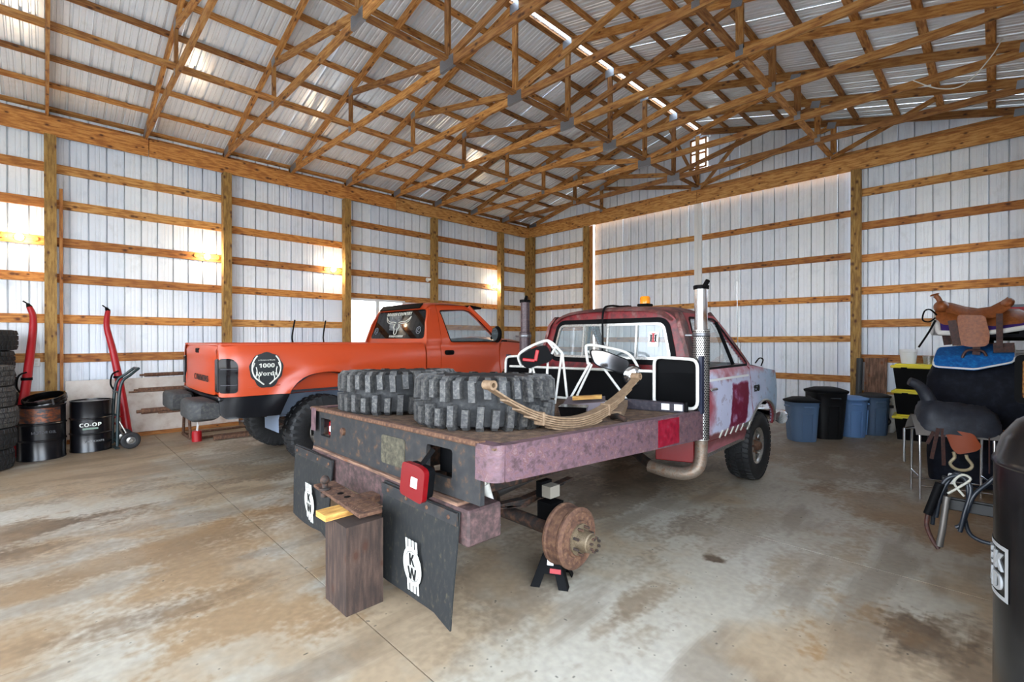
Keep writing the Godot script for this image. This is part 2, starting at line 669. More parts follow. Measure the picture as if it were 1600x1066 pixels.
# ---------------------------------------------------------------- floor
func floor_texture() -> ImageTexture:
	var w := 1408
	var h := 1872
	var coarse = noise_img(41, 0.014, 4, 704, 936)
	var streak = noise_img(42, 0.045, 4, 704, 234)
	var fine = noise_img(43, 0.12, 3, 512, 512)
	var mid = noise_img(44, 0.05, 4, 704, 936)
	var base = Vector3(0.615, 0.575, 0.51)
	var tan_ = Vector3(0.56, 0.445, 0.315)
	var dark = Vector3(0.29, 0.225, 0.165)
	var pale = Vector3(0.67, 0.64, 0.59)
	# stain marks, plus shade painted in under the trucks and beside the saddle stand: x, z, radius x, radius z, strength of the dark and of the tan film
	var stain_shade = [[4.7, 11.0, 0.35, 1.3, 0.85, 0.7], [5.0, 11.5, 0.5, 1.0, 0.8, 0.9], [5.2, 10.5, 0.8, 1.6, 0.15, 1.0], [5.9, 10.7, 0.6, 1.4, 0.3, 0.9], [6.4, 10.0, 1.3, 1.4, 0.0, 0.85], [6.6, 11.6, 1.0, 1.6, 0.1, 0.6], [4.60, 9.66, 0.13, 0.11, 1.0, 0.2],
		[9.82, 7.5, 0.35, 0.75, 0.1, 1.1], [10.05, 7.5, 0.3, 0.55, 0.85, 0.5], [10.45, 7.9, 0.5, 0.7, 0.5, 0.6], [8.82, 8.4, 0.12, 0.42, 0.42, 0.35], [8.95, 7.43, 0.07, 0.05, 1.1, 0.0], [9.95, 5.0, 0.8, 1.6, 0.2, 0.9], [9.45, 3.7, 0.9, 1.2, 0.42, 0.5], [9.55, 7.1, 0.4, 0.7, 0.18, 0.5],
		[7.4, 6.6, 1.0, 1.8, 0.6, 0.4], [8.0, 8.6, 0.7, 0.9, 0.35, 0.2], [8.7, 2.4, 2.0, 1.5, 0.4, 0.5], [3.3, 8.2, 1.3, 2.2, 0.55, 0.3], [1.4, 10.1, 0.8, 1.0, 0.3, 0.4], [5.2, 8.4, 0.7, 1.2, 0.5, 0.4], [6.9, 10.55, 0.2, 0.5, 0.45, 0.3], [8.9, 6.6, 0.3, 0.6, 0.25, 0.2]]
	var o := PackedByteArray()
	o.resize(w * h * 3)
	var x2 := w / 2
	for y in h:
		var wz = LENGTH * (y + 0.5) / h
		var live := []
		for s in stain_shade:
			if absf(wz - s[1]) < s[3] * 1.6: live.append(s)
		for x in w:
			var wx = SPAN * (x + 0.5) / w
			var c = coarse[(y >> 1) * x2 + (x >> 1)] / 255.0
			var st = lerpf(streak[(y >> 3) * 704 + (x >> 1)], streak[(((y >> 3) + 1) % 234) * 704 + (x >> 1)], (y & 7) / 8.0) / 255.0
			var f = fine[(y % 512) * 512 + (x % 512)] / 255.0
			var m = mid[(y >> 1) * x2 + (x >> 1)] / 255.0
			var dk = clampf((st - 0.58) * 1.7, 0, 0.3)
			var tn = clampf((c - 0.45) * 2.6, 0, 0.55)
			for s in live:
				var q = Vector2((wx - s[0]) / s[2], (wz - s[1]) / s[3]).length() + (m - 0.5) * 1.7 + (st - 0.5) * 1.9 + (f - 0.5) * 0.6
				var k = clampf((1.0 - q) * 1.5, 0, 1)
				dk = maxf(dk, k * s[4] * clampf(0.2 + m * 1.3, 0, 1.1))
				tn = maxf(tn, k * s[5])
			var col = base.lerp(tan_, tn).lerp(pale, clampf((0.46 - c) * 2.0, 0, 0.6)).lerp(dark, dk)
			col *= 0.94 + 0.12 * f
			if f > 0.89: col *= 0.5
			var k3 = (y * w + x) * 3
			o[k3] = clampi(int(col.x * 255), 0, 255)
			o[k3 + 1] = clampi(int(col.y * 255), 0, 255)
			o[k3 + 2] = clampi(int(col.z * 255), 0, 255)
	return ImageTexture.create_from_image(Image.create_from_data(w, h, false, Image.FORMAT_RGB8, o))


func make_floor():
	var m := mat(Color.WHITE, 0.62)
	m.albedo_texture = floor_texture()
	m.normal_enabled = true
	m.normal_texture = bump_tex(45, 0.03, 4, 3.0)
	m.normal_scale = 0.0
	m.roughness_texture = ramp_tex(46, 0.01, 4, [0.0, Color(0.55, 0.55, 0.55), 0.5, Color(0.85, 0.85, 0.85), 1.0, Color(1, 1, 1)], 512, 512)
	M.floor = m
	var fl = setting("floor")
	var bed = B.new()
	bed.box(Vector3(SPAN / 2, -0.14, LENGTH / 2), Vector3(SPAN + 0.4, 0.2, LENGTH + 0.4))
	part("slab_bed", bed, mat(Color(0.10, 0.08, 0.06), 0.95), fl)
	var xs = [-0.2, 3.5, 7.01, SPAN + 0.2]
	var zs = [-0.2, 0.98, 3.87, 6.76, 9.66, 12.55, LENGTH + 0.2]
	for i in 3:
		for j in 6:
			var a = Vector3(xs[i] + 0.003, 0, zs[j] + 0.003)
			var c = Vector3(xs[i + 1] - 0.003, 0, zs[j + 1] - 0.003)
			var b = B.new()
			var r := 0.0008
			var uv = func(p): return Vector2(p.x / SPAN, p.z / LENGTH)
			var top = [Vector3(a.x + r, 0, a.z + r), Vector3(c.x - r, 0, a.z + r), Vector3(c.x - r, 0, c.z - r), Vector3(a.x + r, 0, c.z - r)]
			var low = [Vector3(a.x, -r, a.z), Vector3(c.x, -r, a.z), Vector3(c.x, -r, c.z), Vector3(a.x, -r, c.z)]
			b.flat()
			b.quad(top[0], top[1], top[2], top[3], uv.call(top[0]), uv.call(top[1]), uv.call(top[2]), uv.call(top[3]))
			for k in 4:
				var n = (k + 1) % 4
				b.quad(low[k], low[n], top[n], top[k], uv.call(low[k]), uv.call(low[n]), uv.call(top[n]), uv.call(top[k]))
				var d = Vector3(0, -0.035, 0)
				b.quad(low[k] + d, low[n] + d, low[n], low[k], uv.call(low[k]), uv.call(low[n]), uv.call(low[n]), uv.call(low[k]))
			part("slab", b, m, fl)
	var gr = setting("ground")
	var y := B.new()
	y.box(Vector3(SPAN / 2, -0.31, LENGTH / 2), Vector3(90, 0.1, 90))
	part("gravel_yard", y, tex_mat(ramp_tex(47, 0.05, 4, [0.0, Color(0.62, 0.60, 0.56), 0.5, Color(0.74, 0.72, 0.68), 1.0, Color(0.84, 0.82, 0.78)]), Vector3(0.6, 0.6, 0.6), 0.95), gr)  # unseen ground, made pale so it bounces more light up to the ceiling


# ---------------------------------------------------------------- walls
# ribbed steel sheet: u runs along +x, ribs stand out towards -z; its top edge goes from y1 at u = 0 to y2 at u = width
func corrugated(pitches: int, y0: float, y1: float, y2: float, roof := false) -> ArrayMesh:
	var b := B.new()
	var prof := []
	for k in pitches:
		var steps = [[0.004, 0.0], [0.006, 0.055], [0.024, 0.055], [0.026, 0.0], [0.098, 0.0], [0.104, 0.0045], [0.118, 0.0045], [0.124, 0.0], [0.152, 0.0], [0.158, 0.0045], [0.172, 0.0045], [0.178, 0.0]]
		if roof: steps = [[0.004, 0.0], [0.014, 0.030], [0.034, 0.030], [0.044, 0.0], [0.090, 0.0], [0.098, 0.010], [0.112, 0.010], [0.120, 0.0], [0.150, 0.0], [0.158, 0.010], [0.172, 0.010], [0.180, 0.0]]
		for q in steps:
			prof.append(Vector2(k * 0.2286 + q[0], q[1]))
	prof.append(Vector2(pitches * 0.2286, 0))
	var w = pitches * 0.2286
	b.flat()
	prof.insert(0, Vector2(0, 0))
	for i in prof.size() - 1:
		var p: Vector2 = prof[i]
		var q: Vector2 = prof[i + 1]
		var yp = lerpf(y1, y2, p.x / w)
		var yq = lerpf(y1, y2, q.x / w)
		b.quad(Vector3(p.x, y0, -p.y), Vector3(p.x, yp, -p.y), Vector3(q.x, yq, -q.y), Vector3(q.x, y0, -q.y))
	return b.done()


func girt(parent: Node, a: Vector3, c: Vector3, h := 0.14, t := 0.038, mats := "girt", called := "girt"):
	# a board on edge whose wide face looks into the room
	var b := B.new()
	var k = rng.randi()
	b.beam(a, c, t, h, Vector3.UP, rng.randf() * 20)
	return part(called, b, M["%s%d" % [mats, k % (4 if mats == "girt" else 3)]], parent)


func make_walls():
	var wl = setting("wall_left")
	var full = corrugated(4, -0.1, 5.252, 5.252)
	var low = corrugated(4, -0.1, 1.5, 1.5)
	var high = corrugated(4, 2.6, 5.252, 5.252)
	# window opening z 4.4 - 5.94
	var z := LENGTH
	for k in 16:
		var o: MeshInstance3D
		var z1 = z - 0.9144
		o = mesh_node("steel_panel", full, M.sheet if k % 2 else M.sheet2, wl)
		o.position = Vector3(-0.04 - 0.001 * (k % 2), 0, z)
		o.rotation_degrees.y = 90
		if z <= 6.6 and z1 >= 3.9:
			o.mesh = high
			var o2 = mesh_node("steel_panel", low, M.sheet if k % 2 else M.sheet2, wl)
			o2.transform = o.transform
		z = z1
	for zp in [13.35, 10.92, 8.50, 6.10, 3.70, 1.31, 0.12]:
		var b := B.new()
		b.beam(Vector3(0.08, 0, zp), Vector3(0.08, 4.81, zp), 0.14, 0.16, Vector3.UP, rng.randf() * 9)
		part("post", b, M.post, wl)
	var strip := B.new()
	strip.beam(Vector3(0.10, 0, 10.80), Vector3(0.10, 4.0, 10.80), 0.04, 0.05, Vector3.UP, 3.3)
	part("stud", strip, M.girt2, wl)
	var bays = [[14.6, 13.42], [13.28, 10.99], [10.85, 8.57], [8.43, 6.17], [6.03, 3.77], [3.63, 1.38], [1.24, 0.2]]
	for bay in bays:
		for y in [4.33, 3.77, 3.18, 2.60, 1.96, 1.34, 0.75, 0.12]:
			if bay[0] < 6.1 and bay[1] > 3.7 and y < 2.5 and y > 1.5: continue
			if bay[0] < 6.1 and bay[1] > 3.7 and y == 2.60:
				girt(wl, Vector3(-0.02, y + 0.04, bay[0]), Vector3(-0.02, y + 0.04, bay[1]))
				continue
			girt(wl, Vector3(-0.02, y + rng.randf_range(-0.012, 0.012), bay[0] + 0.06), Vector3(-0.02, y + rng.randf_range(-0.012, 0.012), bay[1] - 0.06))
	for s in [[14.6, 9.7], [9.69, 4.85], [4.84, 0.0]]:
		var b := B.new()
		b.beam(Vector3(0.10, 4.95, s[0]), Vector3(0.10, 4.95, s[1]), 0.04, 0.285, Vector3.UP, rng.randf() * 9)
		part("eave_beam", b, M.girt0 if s[0] < 9 else M.girt3, wl)
		var b2 := B.new()
		b2.beam(Vector3(0.0, 5.06, s[0]), Vector3(0.0, 5.06, s[1]), 0.04, 0.2, Vector3.UP, rng.randf() * 9)
		part("eave_beam", b2, M.girt2, wl)
	# window
	var wn = setting("window_1")
	var fr := B.new()
	for q in [[Vector3(-0.03, 2.57, 6.02), Vector3(-0.03, 2.57, 4.54)], [Vector3(-0.03, 1.47, 6.02), Vector3(-0.03, 1.47, 4.54)]]:
		fr.beam(q[0], q[1], 0.09, 0.05)
	for zz in [6.0, 4.55, 5.28]:
		fr.beam(Vector3(-0.03, 1.47, zz), Vector3(-0.03, 2.57, zz), 0.09, 0.045)
	part("window_frame", fr, M.white, wn)
	for q in [[5.97, 5.30], [5.26, 4.57]]:
		var pn := B.new()
		pn.box(Vector3(-0.04, 2.02, (q[0] + q[1]) / 2), Vector3(0.006, 1.06, q[0] - q[1]))
		part("pane", pn, M.glass, wn)
	var fill := B.new()
	fill.beam(Vector3(-0.05, 1.5, 6.2), Vector3(-0.05, 2.6, 6.2), 0.36, 0.01)
	part("window_panel", fill, M.sheet2, wn)

	# far gable wall: left bay, sliding door, right bay, gable
	var wb = setting("wall_back")
	var xs = [0.0, 0.9144, 1.6002, 8.48, 9.3944, 10.3088]
	for k in xs.size():
		var o = mesh_node("steel_panel", corrugated([4, 3, 3, 4, 4, 3][k], -0.1, 5.12, 5.12), M.sheet2 if k % 2 else M.sheet, wb)
		o.position = Vector3(xs[k], 0, -0.04 - 0.001 * (k % 2))
	for k in 12:
		var x0 = 0.9144 * k
		var y1 = EAVE + 0.04 + PITCH * (SPAN / 2 - absf(x0 - SPAN / 2))
		var x1 = x0 + 0.9144
		var y2 = EAVE + 0.04 + PITCH * (SPAN / 2 - absf(x1 - SPAN / 2))
		if k == 5 or k == 6:
			# the small gable window takes the middle of these two
			var lowp = mesh_node("gable_panel", corrugated(4, 5.10, 5.68, 5.68), M.sheet2, wb)
			lowp.position = Vector3(x0, 0, -0.07)
			for h in 2:
				var xa = x0 + h * 0.4572
				var inside = (k == 5 and h == 1) or (k == 6 and h == 0)
				var ya = EAVE + 0.04 + PITCH * (SPAN / 2 - absf(xa - SPAN / 2))
				var yb = EAVE + 0.04 + PITCH * (SPAN / 2 - absf(xa + 0.4572 - SPAN / 2))
				var mm = mesh_node("gable_panel", corrugated(2, 6.36 if inside else 5.68, ya, yb), M.sheet2, wb)
				mm.position = Vector3(xa, 0, -0.07)
				if inside:
					# the strip between window and panel edge
					var fb := B.new()
					var xc = xa + 0.13 if h == 1 else xa + 0.3272
					fb.box(Vector3(xc, 6.02, -0.072), Vector3(0.26, 0.68, 0.004))
					part("gable_panel", fb, M.sheet2, wb)
			continue
		var o = mesh_node("gable_panel", corrugated(4, 5.10, y1, y2), M.sheet if k % 2 else M.sheet2, wb)
		o.position = Vector3(x0, 0, -0.07 - 0.001 * (k % 2))
	for xp in [0.2, 2.32, 8.56, 10.85]:
		var b := B.new()
		b.beam(Vector3(xp, 0, 0.08), Vector3(xp, 4.82, 0.08), 0.15, 0.15, Vector3.UP, rng.randf() * 9)
		part("post", b, M.post, wb)
	var jamb := B.new()
	jamb.beam(Vector3(2.42, 0, 0.04), Vector3(2.42, 4.82, 0.04), 0.04, 0.16, Vector3.RIGHT, 4.4)
	part("door_jamb", jamb, M.girt1, wb)
	for y in [4.38, 3.77, 3.18, 2.60, 1.96, 1.34, 0.7]:
		girt(wb, Vector3(0.25, y, -0.02), Vector3(2.36, y, -0.02))
	for y in [4.40, 3.77, 3.16, 2.55, 1.93, 1.28, 0.6]:
		girt(wb, Vector3(8.6, y, -0.02), Vector3(SPAN, y + rng.randf_range(-0.01, 0.01), -0.02))
	for s in [[0.0, 5.5], [5.51, SPAN]]:
		for q in [[0.10, 4.95, 0.27], [-0.02, 5.02, 0.2]]:
			var b := B.new()
			b.beam(Vector3(s[0], q[1], q[0]), Vector3(s[1], q[1], q[0]), 0.04, q[2], Vector3.UP, rng.randf() * 9)
			part("header_beam", b, M.girt0 if q[0] > 0 else M.girt3, wb)
		var b3 := B.new()
		b3.beam(Vector3(s[0], 5.11, 0.04), Vector3(s[1], 5.11, 0.04), 0.14, 0.04, Vector3.UP, rng.randf() * 9)
		part("top_plate", b3, M.girt1, wb)
	var dr = setting("door_1")
	for leaf in 2:
		var x0 = 2.46 + leaf * 3.02
		for k in 4:
			var np = 4 if k < 3 else 1
			var o = mesh_node("steel_panel", corrugated(np, 0.012, 4.9, 4.9), M.sheet2 if k % 2 else M.sheet, dr)
			o.position = Vector3(x0 + k * 0.9144, 0, -0.11 - 0.001 * (k % 2))
		for y in [4.05, 3.24, 2.44, 1.63, 0.85, 0.1]:
			girt(dr, Vector3(x0 + 0.02, y + rng.randf_range(-0.02, 0.02), -0.089), Vector3(x0 + 2.97, y + rng.randf_range(-0.02, 0.02), -0.089), 0.125)
		var ed := B.new()
		ed.box(Vector3(x0 + 0.03 if leaf else x0 + 2.96, 2.5, -0.06), Vector3(0.085, 4.8, 0.05))
		part("edge_strip", ed, M.white, dr)
	var gw = setting("window_2")
	var gf := B.new()
	for xx in [5.29, 5.46, 5.65]: gf.beam(Vector3(xx, 5.70, -0.05), Vector3(xx, 6.36, -0.05), 0.05, 0.035)
	for yy in [5.70, 6.03, 6.36]: gf.beam(Vector3(5.28, yy, -0.05), Vector3(5.66, yy, -0.05), 0.05, 0.035)
	part("window_frame", gf, M.girt2, gw)
	for xx in [5.375, 5.555]:
		for yy in [5.865, 6.195]:
			var pn := B.new()
			pn.box(Vector3(xx, yy, -0.06), Vector3(0.15, 0.30, 0.005))
			part("pane", pn, M.glass, gw)

	# right wall and front wall, behind the camera
	var wr = setting("wall_right")
	z = 0.0
	var over = corrugated(4, 3.7, 5.252, 5.252)
	for k in 16:
		var o = mesh_node("steel_panel", over if k >= 9 and k < 14 else full, M.sheet if k % 2 else M.sheet2, wr)
		o.position = Vector3(SPAN + 0.04, 0, z)
		o.rotation_degrees.y = -90
		if k == 1 or k == 2:
			# window opening near the far corner
			o.mesh = corrugated(4, 4.15, 5.252, 5.252)
			var o2 = mesh_node("steel_panel", corrugated(4, -0.1, 2.45, 2.45), M.sheet, wr)
			o2.transform = o.transform
		z += 0.9144
	for zp in [1.31, 3.70, 6.10, 8.15, 12.9]:
		var b := B.new()
		b.beam(Vector3(SPAN - 0.08, 0, zp), Vector3(SPAN - 0.08, 4.81, zp), 0.14, 0.16, Vector3.UP, rng.randf() * 9)
		part("post", b, M.post, wr)
	for y in [4.33, 3.18, 1.96, 0.75]:
		if y == 3.18:
			girt(wr, Vector3(SPAN + 0.02, y, 2.8), Vector3(SPAN + 0.02, y, 8.2))
			girt(wr, Vector3(SPAN + 0.02, y, 12.85), Vector3(SPAN + 0.02, y, LENGTH))
		elif y > 3.7: girt(wr, Vector3(SPAN + 0.02, y, 0), Vector3(SPAN + 0.02, y, LENGTH))
		else:
			girt(wr, Vector3(SPAN + 0.02, y, 0), Vector3(SPAN + 0.02, y, 8.2))
			girt(wr, Vector3(SPAN + 0.02, y, 12.85), Vector3(SPAN + 0.02, y, LENGTH))
	var eb := B.new()
	eb.beam(Vector3(SPAN - 0.1, 4.95, 0), Vector3(SPAN - 0.1, 4.95, LENGTH), 0.04, 0.285)
	part("eave_beam", eb, M.girt0, wr)
	var rw = setting("window_3")
	var rf := B.new()
	for yy in [2.43, 3.3, 4.17]: rf.beam(Vector3(SPAN + 0.03, yy, 0.92), Vector3(SPAN + 0.03, yy, 2.74), 0.07, 0.05)
	for zz in [0.93, 1.83, 2.73]: rf.beam(Vector3(SPAN + 0.03, 2.43, zz), Vector3(SPAN + 0.03, 4.17, zz), 0.07, 0.05)
	part("window_frame", rf, M.white, rw)
	for zz in [1.38, 2.28]:
		for yy in [2.865, 3.735]:
			var pn := B.new()
			pn.box(Vector3(SPAN + 0.04, yy, zz), Vector3(0.006, 0.82, 0.85))
			part("pane", pn, M.glass, rw)
	var wf = setting("wall_front")
	var door_x0 := 0.9144 * 4
	var door_x1 := 0.9144 * 11
	for k in 12:
		var x0 = SPAN - 0.9144 * k
		var x1 = x0 - 0.9144
		var y1 = EAVE + 0.04 + PITCH * (SPAN / 2 - absf(x0 - SPAN / 2))
		var y2 = EAVE + 0.04 + PITCH * (SPAN / 2 - absf(x1 - SPAN / 2))
		var open = x1 > door_x0 - 0.1 and x0 < door_x1 + 0.1
		var o = mesh_node("steel_panel", corrugated(4, 4.3 if open else -0.1, y1, y2), M.sheet, wf)
		o.position = Vector3(x0, 0, LENGTH + 0.04)
		o.rotation_degrees.y = 180
	var hb := B.new()
	hb.beam(Vector3(0, 4.45, LENGTH - 0.02), Vector3(SPAN, 4.45, LENGTH - 0.02), 0.04, 0.28)
	part("header_beam", hb, M.girt0, wf)


# ---------------------------------------------------------------- roof
func make_roof():
	var ce = setting("ceiling")
	var ca = 1.0 / sqrt(1 + PITCH * PITCH)
	var sa = PITCH * ca
	var run = (SPAN / 2 - 0.045) / ca + 0.35
	var sheet = corrugated(4, -0.35, run - 0.35, run - 0.35, true)
	for k in 17:
		var o = mesh_node("roof_panel", sheet, M.roof_sheet, ce)
		o.transform = Transform3D(Basis(Vector3(0, 0, -1), Vector3(ca, sa, 0), Vector3(sa, -ca, 0)), Vector3(0, EAVE + 0.042 + 0.001 * (k % 2), LENGTH + 0.5 - 0.9144 * k))
		o = mesh_node("roof_panel", sheet, M.roof_sheet, ce)
		o.transform = Transform3D(Basis(Vector3(0, 0, 1), Vector3(-ca, sa, 0), Vector3(-sa, -ca, 0)), Vector3(SPAN, EAVE + 0.042 + 0.001 * (k % 2), -0.445 + 0.9144 * k))
	var seg = [[14.6, 9.74], [9.73, 4.87], [4.86, 0.0]]
	for i in 10:
		var x = 0.02 + 0.602 * i
		if i == 9: x = SPAN / 2 - 0.10
		for s in seg:
			for side in 2:
				var b := B.new()
				var xx = x if side == 0 else SPAN - x
				var up = Vector3(-sa, ca, 0) if side == 0 else Vector3(sa, ca, 0)
				var c = Vector3(xx, EAVE + PITCH * x, 0) + up * 0.02
				b.beam(c + Vector3(0, 0, s[0]), c + Vector3(0, 0, s[1]), 0.089, 0.038, up, rng.randf() * 20)
				part("purlin", b, M["truss%d" % (rng.randi() % 3)], ce)
	var cap := B.new()
	var ry = EAVE + 0.1 + PITCH * SPAN / 2
	cap.flat()
	for s in [-1.0, 1.0]:
		cap.quad(Vector3(SPAN / 2, ry, 0), Vector3(SPAN / 2 + s * 0.16, ry - 0.04, 0), Vector3(SPAN / 2 + s * 0.16, ry - 0.04, LENGTH), Vector3(SPAN / 2, ry, LENGTH))
	var cm = mat(Color(0.9, 0.92, 0.93, 0.35), 0.2)
	cm.transparency = BaseMaterial3D.TRANSPARENCY_ALPHA
	part("ridge_cap", cap, cm, ce)


func plate(parent: Node, c: Vector3, s: Vector2, ang := 0.0):
	var b := B.new()
	b.box(c, Vector3(s.x, s.y, 0.043), Basis(Vector3(0, 0, 1), ang))
	part("gusset_plate", b, M.galv, parent)


func make_trusses():
	var ord = ["against the far gable wall", "second from the far gable wall", "third from the far gable wall", "fourth from the far gable wall", "fifth from the far gable wall", "sixth from the far gable wall", "seventh from the far gable wall", "eighth from the far gable wall", "ninth from the far gable wall", "straight above the camera", "just behind the camera", "second behind the camera"]
	var mid = SPAN / 2
	var sl = atan(PITCH)
	for k in 12:
		var z = 1.217 * k + (0.04 if k == 0 else 0.0)
		var t = thing("roof_truss", "pine roof truss with galvanized plates, %s" % ord[k], "roof truss", Vector3(0, 5.095, z), Vector3.ZERO, "roof trusses")
		var bc = 0.065
		var top = func(x): return 0.125 + PITCH * (mid - absf(x - mid))
		var pieces = []
		pieces.append(["bottom_chord", Vector3(-0.02, bc - 0.012, 0), Vector3(mid, bc - 0.012, 0), 0.105])
		pieces.append(["bottom_chord", Vector3(mid + 0.002, bc - 0.012, 0), Vector3(SPAN + 0.02, bc - 0.012, 0), 0.105])
		var off = 0.06 / cos(sl)
		pieces.append(["top_chord", Vector3(-0.12, top.call(0.0) - off - 0.12 * PITCH, 0), Vector3(mid, top.call(mid) - off, 0), 0.12])
		pieces.append(["top_chord", Vector3(SPAN + 0.12, top.call(0.0) - off - 0.12 * PITCH, 0), Vector3(mid, top.call(mid) - off, 0), 0.12])
		pieces.append(["king_post", Vector3(mid, bc + 0.035, 0), Vector3(mid, top.call(mid) - 0.11, 0), 0.09])
		for s in [-1, 1]:
			var xq = mid + s * 2.70
			pieces.append(["web", Vector3(xq, bc + 0.035, 0), Vector3(xq, top.call(xq) - 0.12, 0), 0.09])
			pieces.append(["web", Vector3(xq - s * 0.06, top.call(xq) - 0.13, 0), Vector3(mid + s * 0.06, bc + 0.07, 0), 0.09])
		for p in pieces:
			var b := B.new()
			b.beam(p[1], p[2], 0.038, p[3], Vector3.UP if absf((p[2] - p[1]).normalized().y) < 0.9 else Vector3.RIGHT, rng.randf() * 20)
			part(p[0], b, M["truss%d" % (rng.randi() % 3)], t)
		plate(t, Vector3(mid, bc + 0.0, 0), Vector2(0.28, 0.15))
		plate(t, Vector3(mid, top.call(mid) - 0.09, 0), Vector2(0.18, 0.14))
		for s in [-1, 1]:
			var xq = mid + s * 2.70
			plate(t, Vector3(xq, bc + 0.03, 0), Vector2(0.09, 0.13))
			plate(t, Vector3(xq - s * 0.03, top.call(xq) - 0.10, 0), Vector2(0.14, 0.12), -s * sl)
			plate(t, Vector3(mid + s * (mid - 0.22), 0.10, 0), Vector2(0.3, 0.12), -s * sl * 0.5)
	# boards that run along the building on top of the bottom chords
	for q in [[2.86, "long board tying the bottom chords on the left wall side"], [mid, "long board tying the bottom chords under the ridge"], [8.14, "long board tying the bottom chords on the saddle side"]]:
		var t = thing("lateral_brace", q[1], "brace", Vector3(q[0], 5.201, 0), Vector3.ZERO, "lateral braces")
		for s in [[14.4, 9.2], [9.19, 4.6], [4.59, 0.0]]:
			var b := B.new()
			b.beam(Vector3(0, 0.02, s[0]), Vector3(0, 0.02, s[1]), 0.089, 0.038, Vector3.UP, rng.randf() * 20)
			part("board", b, M["truss%d" % (rng.randi() % 3)], t)
	var db = [[Vector3(8.18, 5.14, 0.14), Vector3(9.75, 5.30, 1.30), "slanting brace from the gable header towards the saddle side"], [Vector3(5.62, 5.14, 0.14), Vector3(6.85, 5.62, 1.16), "slanting brace beside the small gable window"], [Vector3(5.35, 6.3, 1.16), Vector3(5.5, 5.3, 0.1), "short diagonal brace under the ridge by the gable"]]
	for q in db:
		var b := B.new()
		b.beam(q[0], q[1], 0.038, 0.07, Vector3.UP, rng.randf() * 9)
		solo("diagonal_brace", b, M.truss0, q[2], "brace", "diagonal braces")


func make_lamps():
	var zs = [11.26, 8.81, 6.39, 3.86, 1.50]
	var lab = ["round glowing bulb in a white holder left of the red-poled post corner", "glowing bulb above the hand truck on the lamp girt", "glowing bulb above the orange truck's bed", "unlit white lamp holder above the bright window", "glowing bulb nearest the far corner"]
	for k in 5:
		var lit = k != 3
		var t = thing("wall_lamp", lab[k], "lamp", Vector3(0.0, 3.19, zs[k]), Vector3.ZERO, "bulbs along the left wall")
		var hold := B.new()
		var turn := Transform3D(Basis(Vector3(0, 0, 1), -PI / 2), Vector3.ZERO)
		hold.lathe([Vector2(0, 0), Vector2(0.055, 0), Vector2(0.055, 0.018), Vector2(0.035, 0.03), Vector2(0.03, 0.05), Vector2(0, 0.05)], 20, turn)
		part("lamp_holder", hold, M.white, t)
		var bulb := B.new()
		bulb.sph(Vector3(0.105, 0, 0), Vector3(0.058, 0.034, 0.034), 16, 10)
		var bm = mat(Color(0.95, 0.93, 0.88), 0.3)
		if lit:
			bm.emission_enabled = true
			bm.emission = Color(1.0, 0.90, 0.72)
			bm.emission_energy_multiplier = 3.0
		part("bulb", bulb, bm, t)
		for s in [-1, 1]:
			var box_ := B.new()
			box_.lathe([Vector2(0, 0), Vector2(0.04, 0), Vector2(0.036, 0.012), Vector2(0, 0.014)], 16, Transform3D(Basis(Vector3(0, 0, 1), -PI / 2), Vector3(0, 0, s * 0.17)))
			if k < 3: part("knockout_cover", box_, M.girt3, t)
		if lit:
			var l := OmniLight3D.new()
			l.name = "bulb_light"
			l.position = Vector3(0.105, 0, 0)
			l.light_color = Color(1.0, 0.90, 0.76)
			l.light_energy = 0.17
			l.light_size = 0.035
			l.omni_range = 25.0
			l.omni_attenuation = 2.0
			l.shadow_enabled = true
			t.add_child(l)


# ---------------------------------------------------------------- tyres and wheels
# everything is built round +y with its middle at y = 0
func lug(b: B, a: float, da: float, y0: float, y1: float, r0: float, r1: float, skew := 0.0, drop0 := 0.0, drop1 := 0.0, t := Transform3D.IDENTITY):
	var p := []
	for q in [[r0, 1.0], [r1, 0.78]]:
		for k in [[-1, y0, drop0, 0.0], [1, y0, drop0, 0.0], [1, y1, drop1, 1.0], [-1, y1, drop1, 1.0]]:
			var an = a + k[0] * da * 0.5 * q[1] + skew * k[3]
			var r = q[0] - (k[2] if q[0] == r1 else k[2] * 0.6)
			var yy = lerpf((y0 + y1) / 2, k[1], 1.0 if q[1] == 1.0 else 0.93)
			p.append(t * Vector3(cos(an) * r, yy, sin(an) * r))
	b.flat()
	b.quad(p[4], p[7], p[6], p[5])
	b.quad(p[0], p[4], p[5], p[1])
	b.quad(p[1], p[5], p[6], p[2])
	b.quad(p[2], p[6], p[7], p[3])
	b.quad(p[3], p[7], p[4], p[0])


func tyre_profile(r: float, w: float, rim: float, depth: float) -> Array:
	var h = w / 2
	var c = r - depth
	return [Vector2(rim + 0.012, -h * 0.72), Vector2(rim - 0.004, -h * 0.80), Vector2(rim + 0.02, -h * 0.90), Vector2(lerpf(rim, c, 0.35), -h * 0.99), Vector2(lerpf(rim, c, 0.62), -h), Vector2(lerpf(rim, c, 0.86), -h * 0.95), Vector2(c - 0.004, -h * 0.86),
		Vector2(c, -h * 0.6), Vector2(c + 0.004, 0), Vector2(c, h * 0.6), Vector2(c - 0.004, h * 0.86), Vector2(lerpf(rim, c, 0.86), h * 0.95), Vector2(lerpf(rim, c, 0.62), h), Vector2(lerpf(rim, c, 0.35), h * 0.99), Vector2(rim + 0.02, h * 0.90), Vector2(rim - 0.004, h * 0.80), Vector2(rim + 0.012, h * 0.72)]


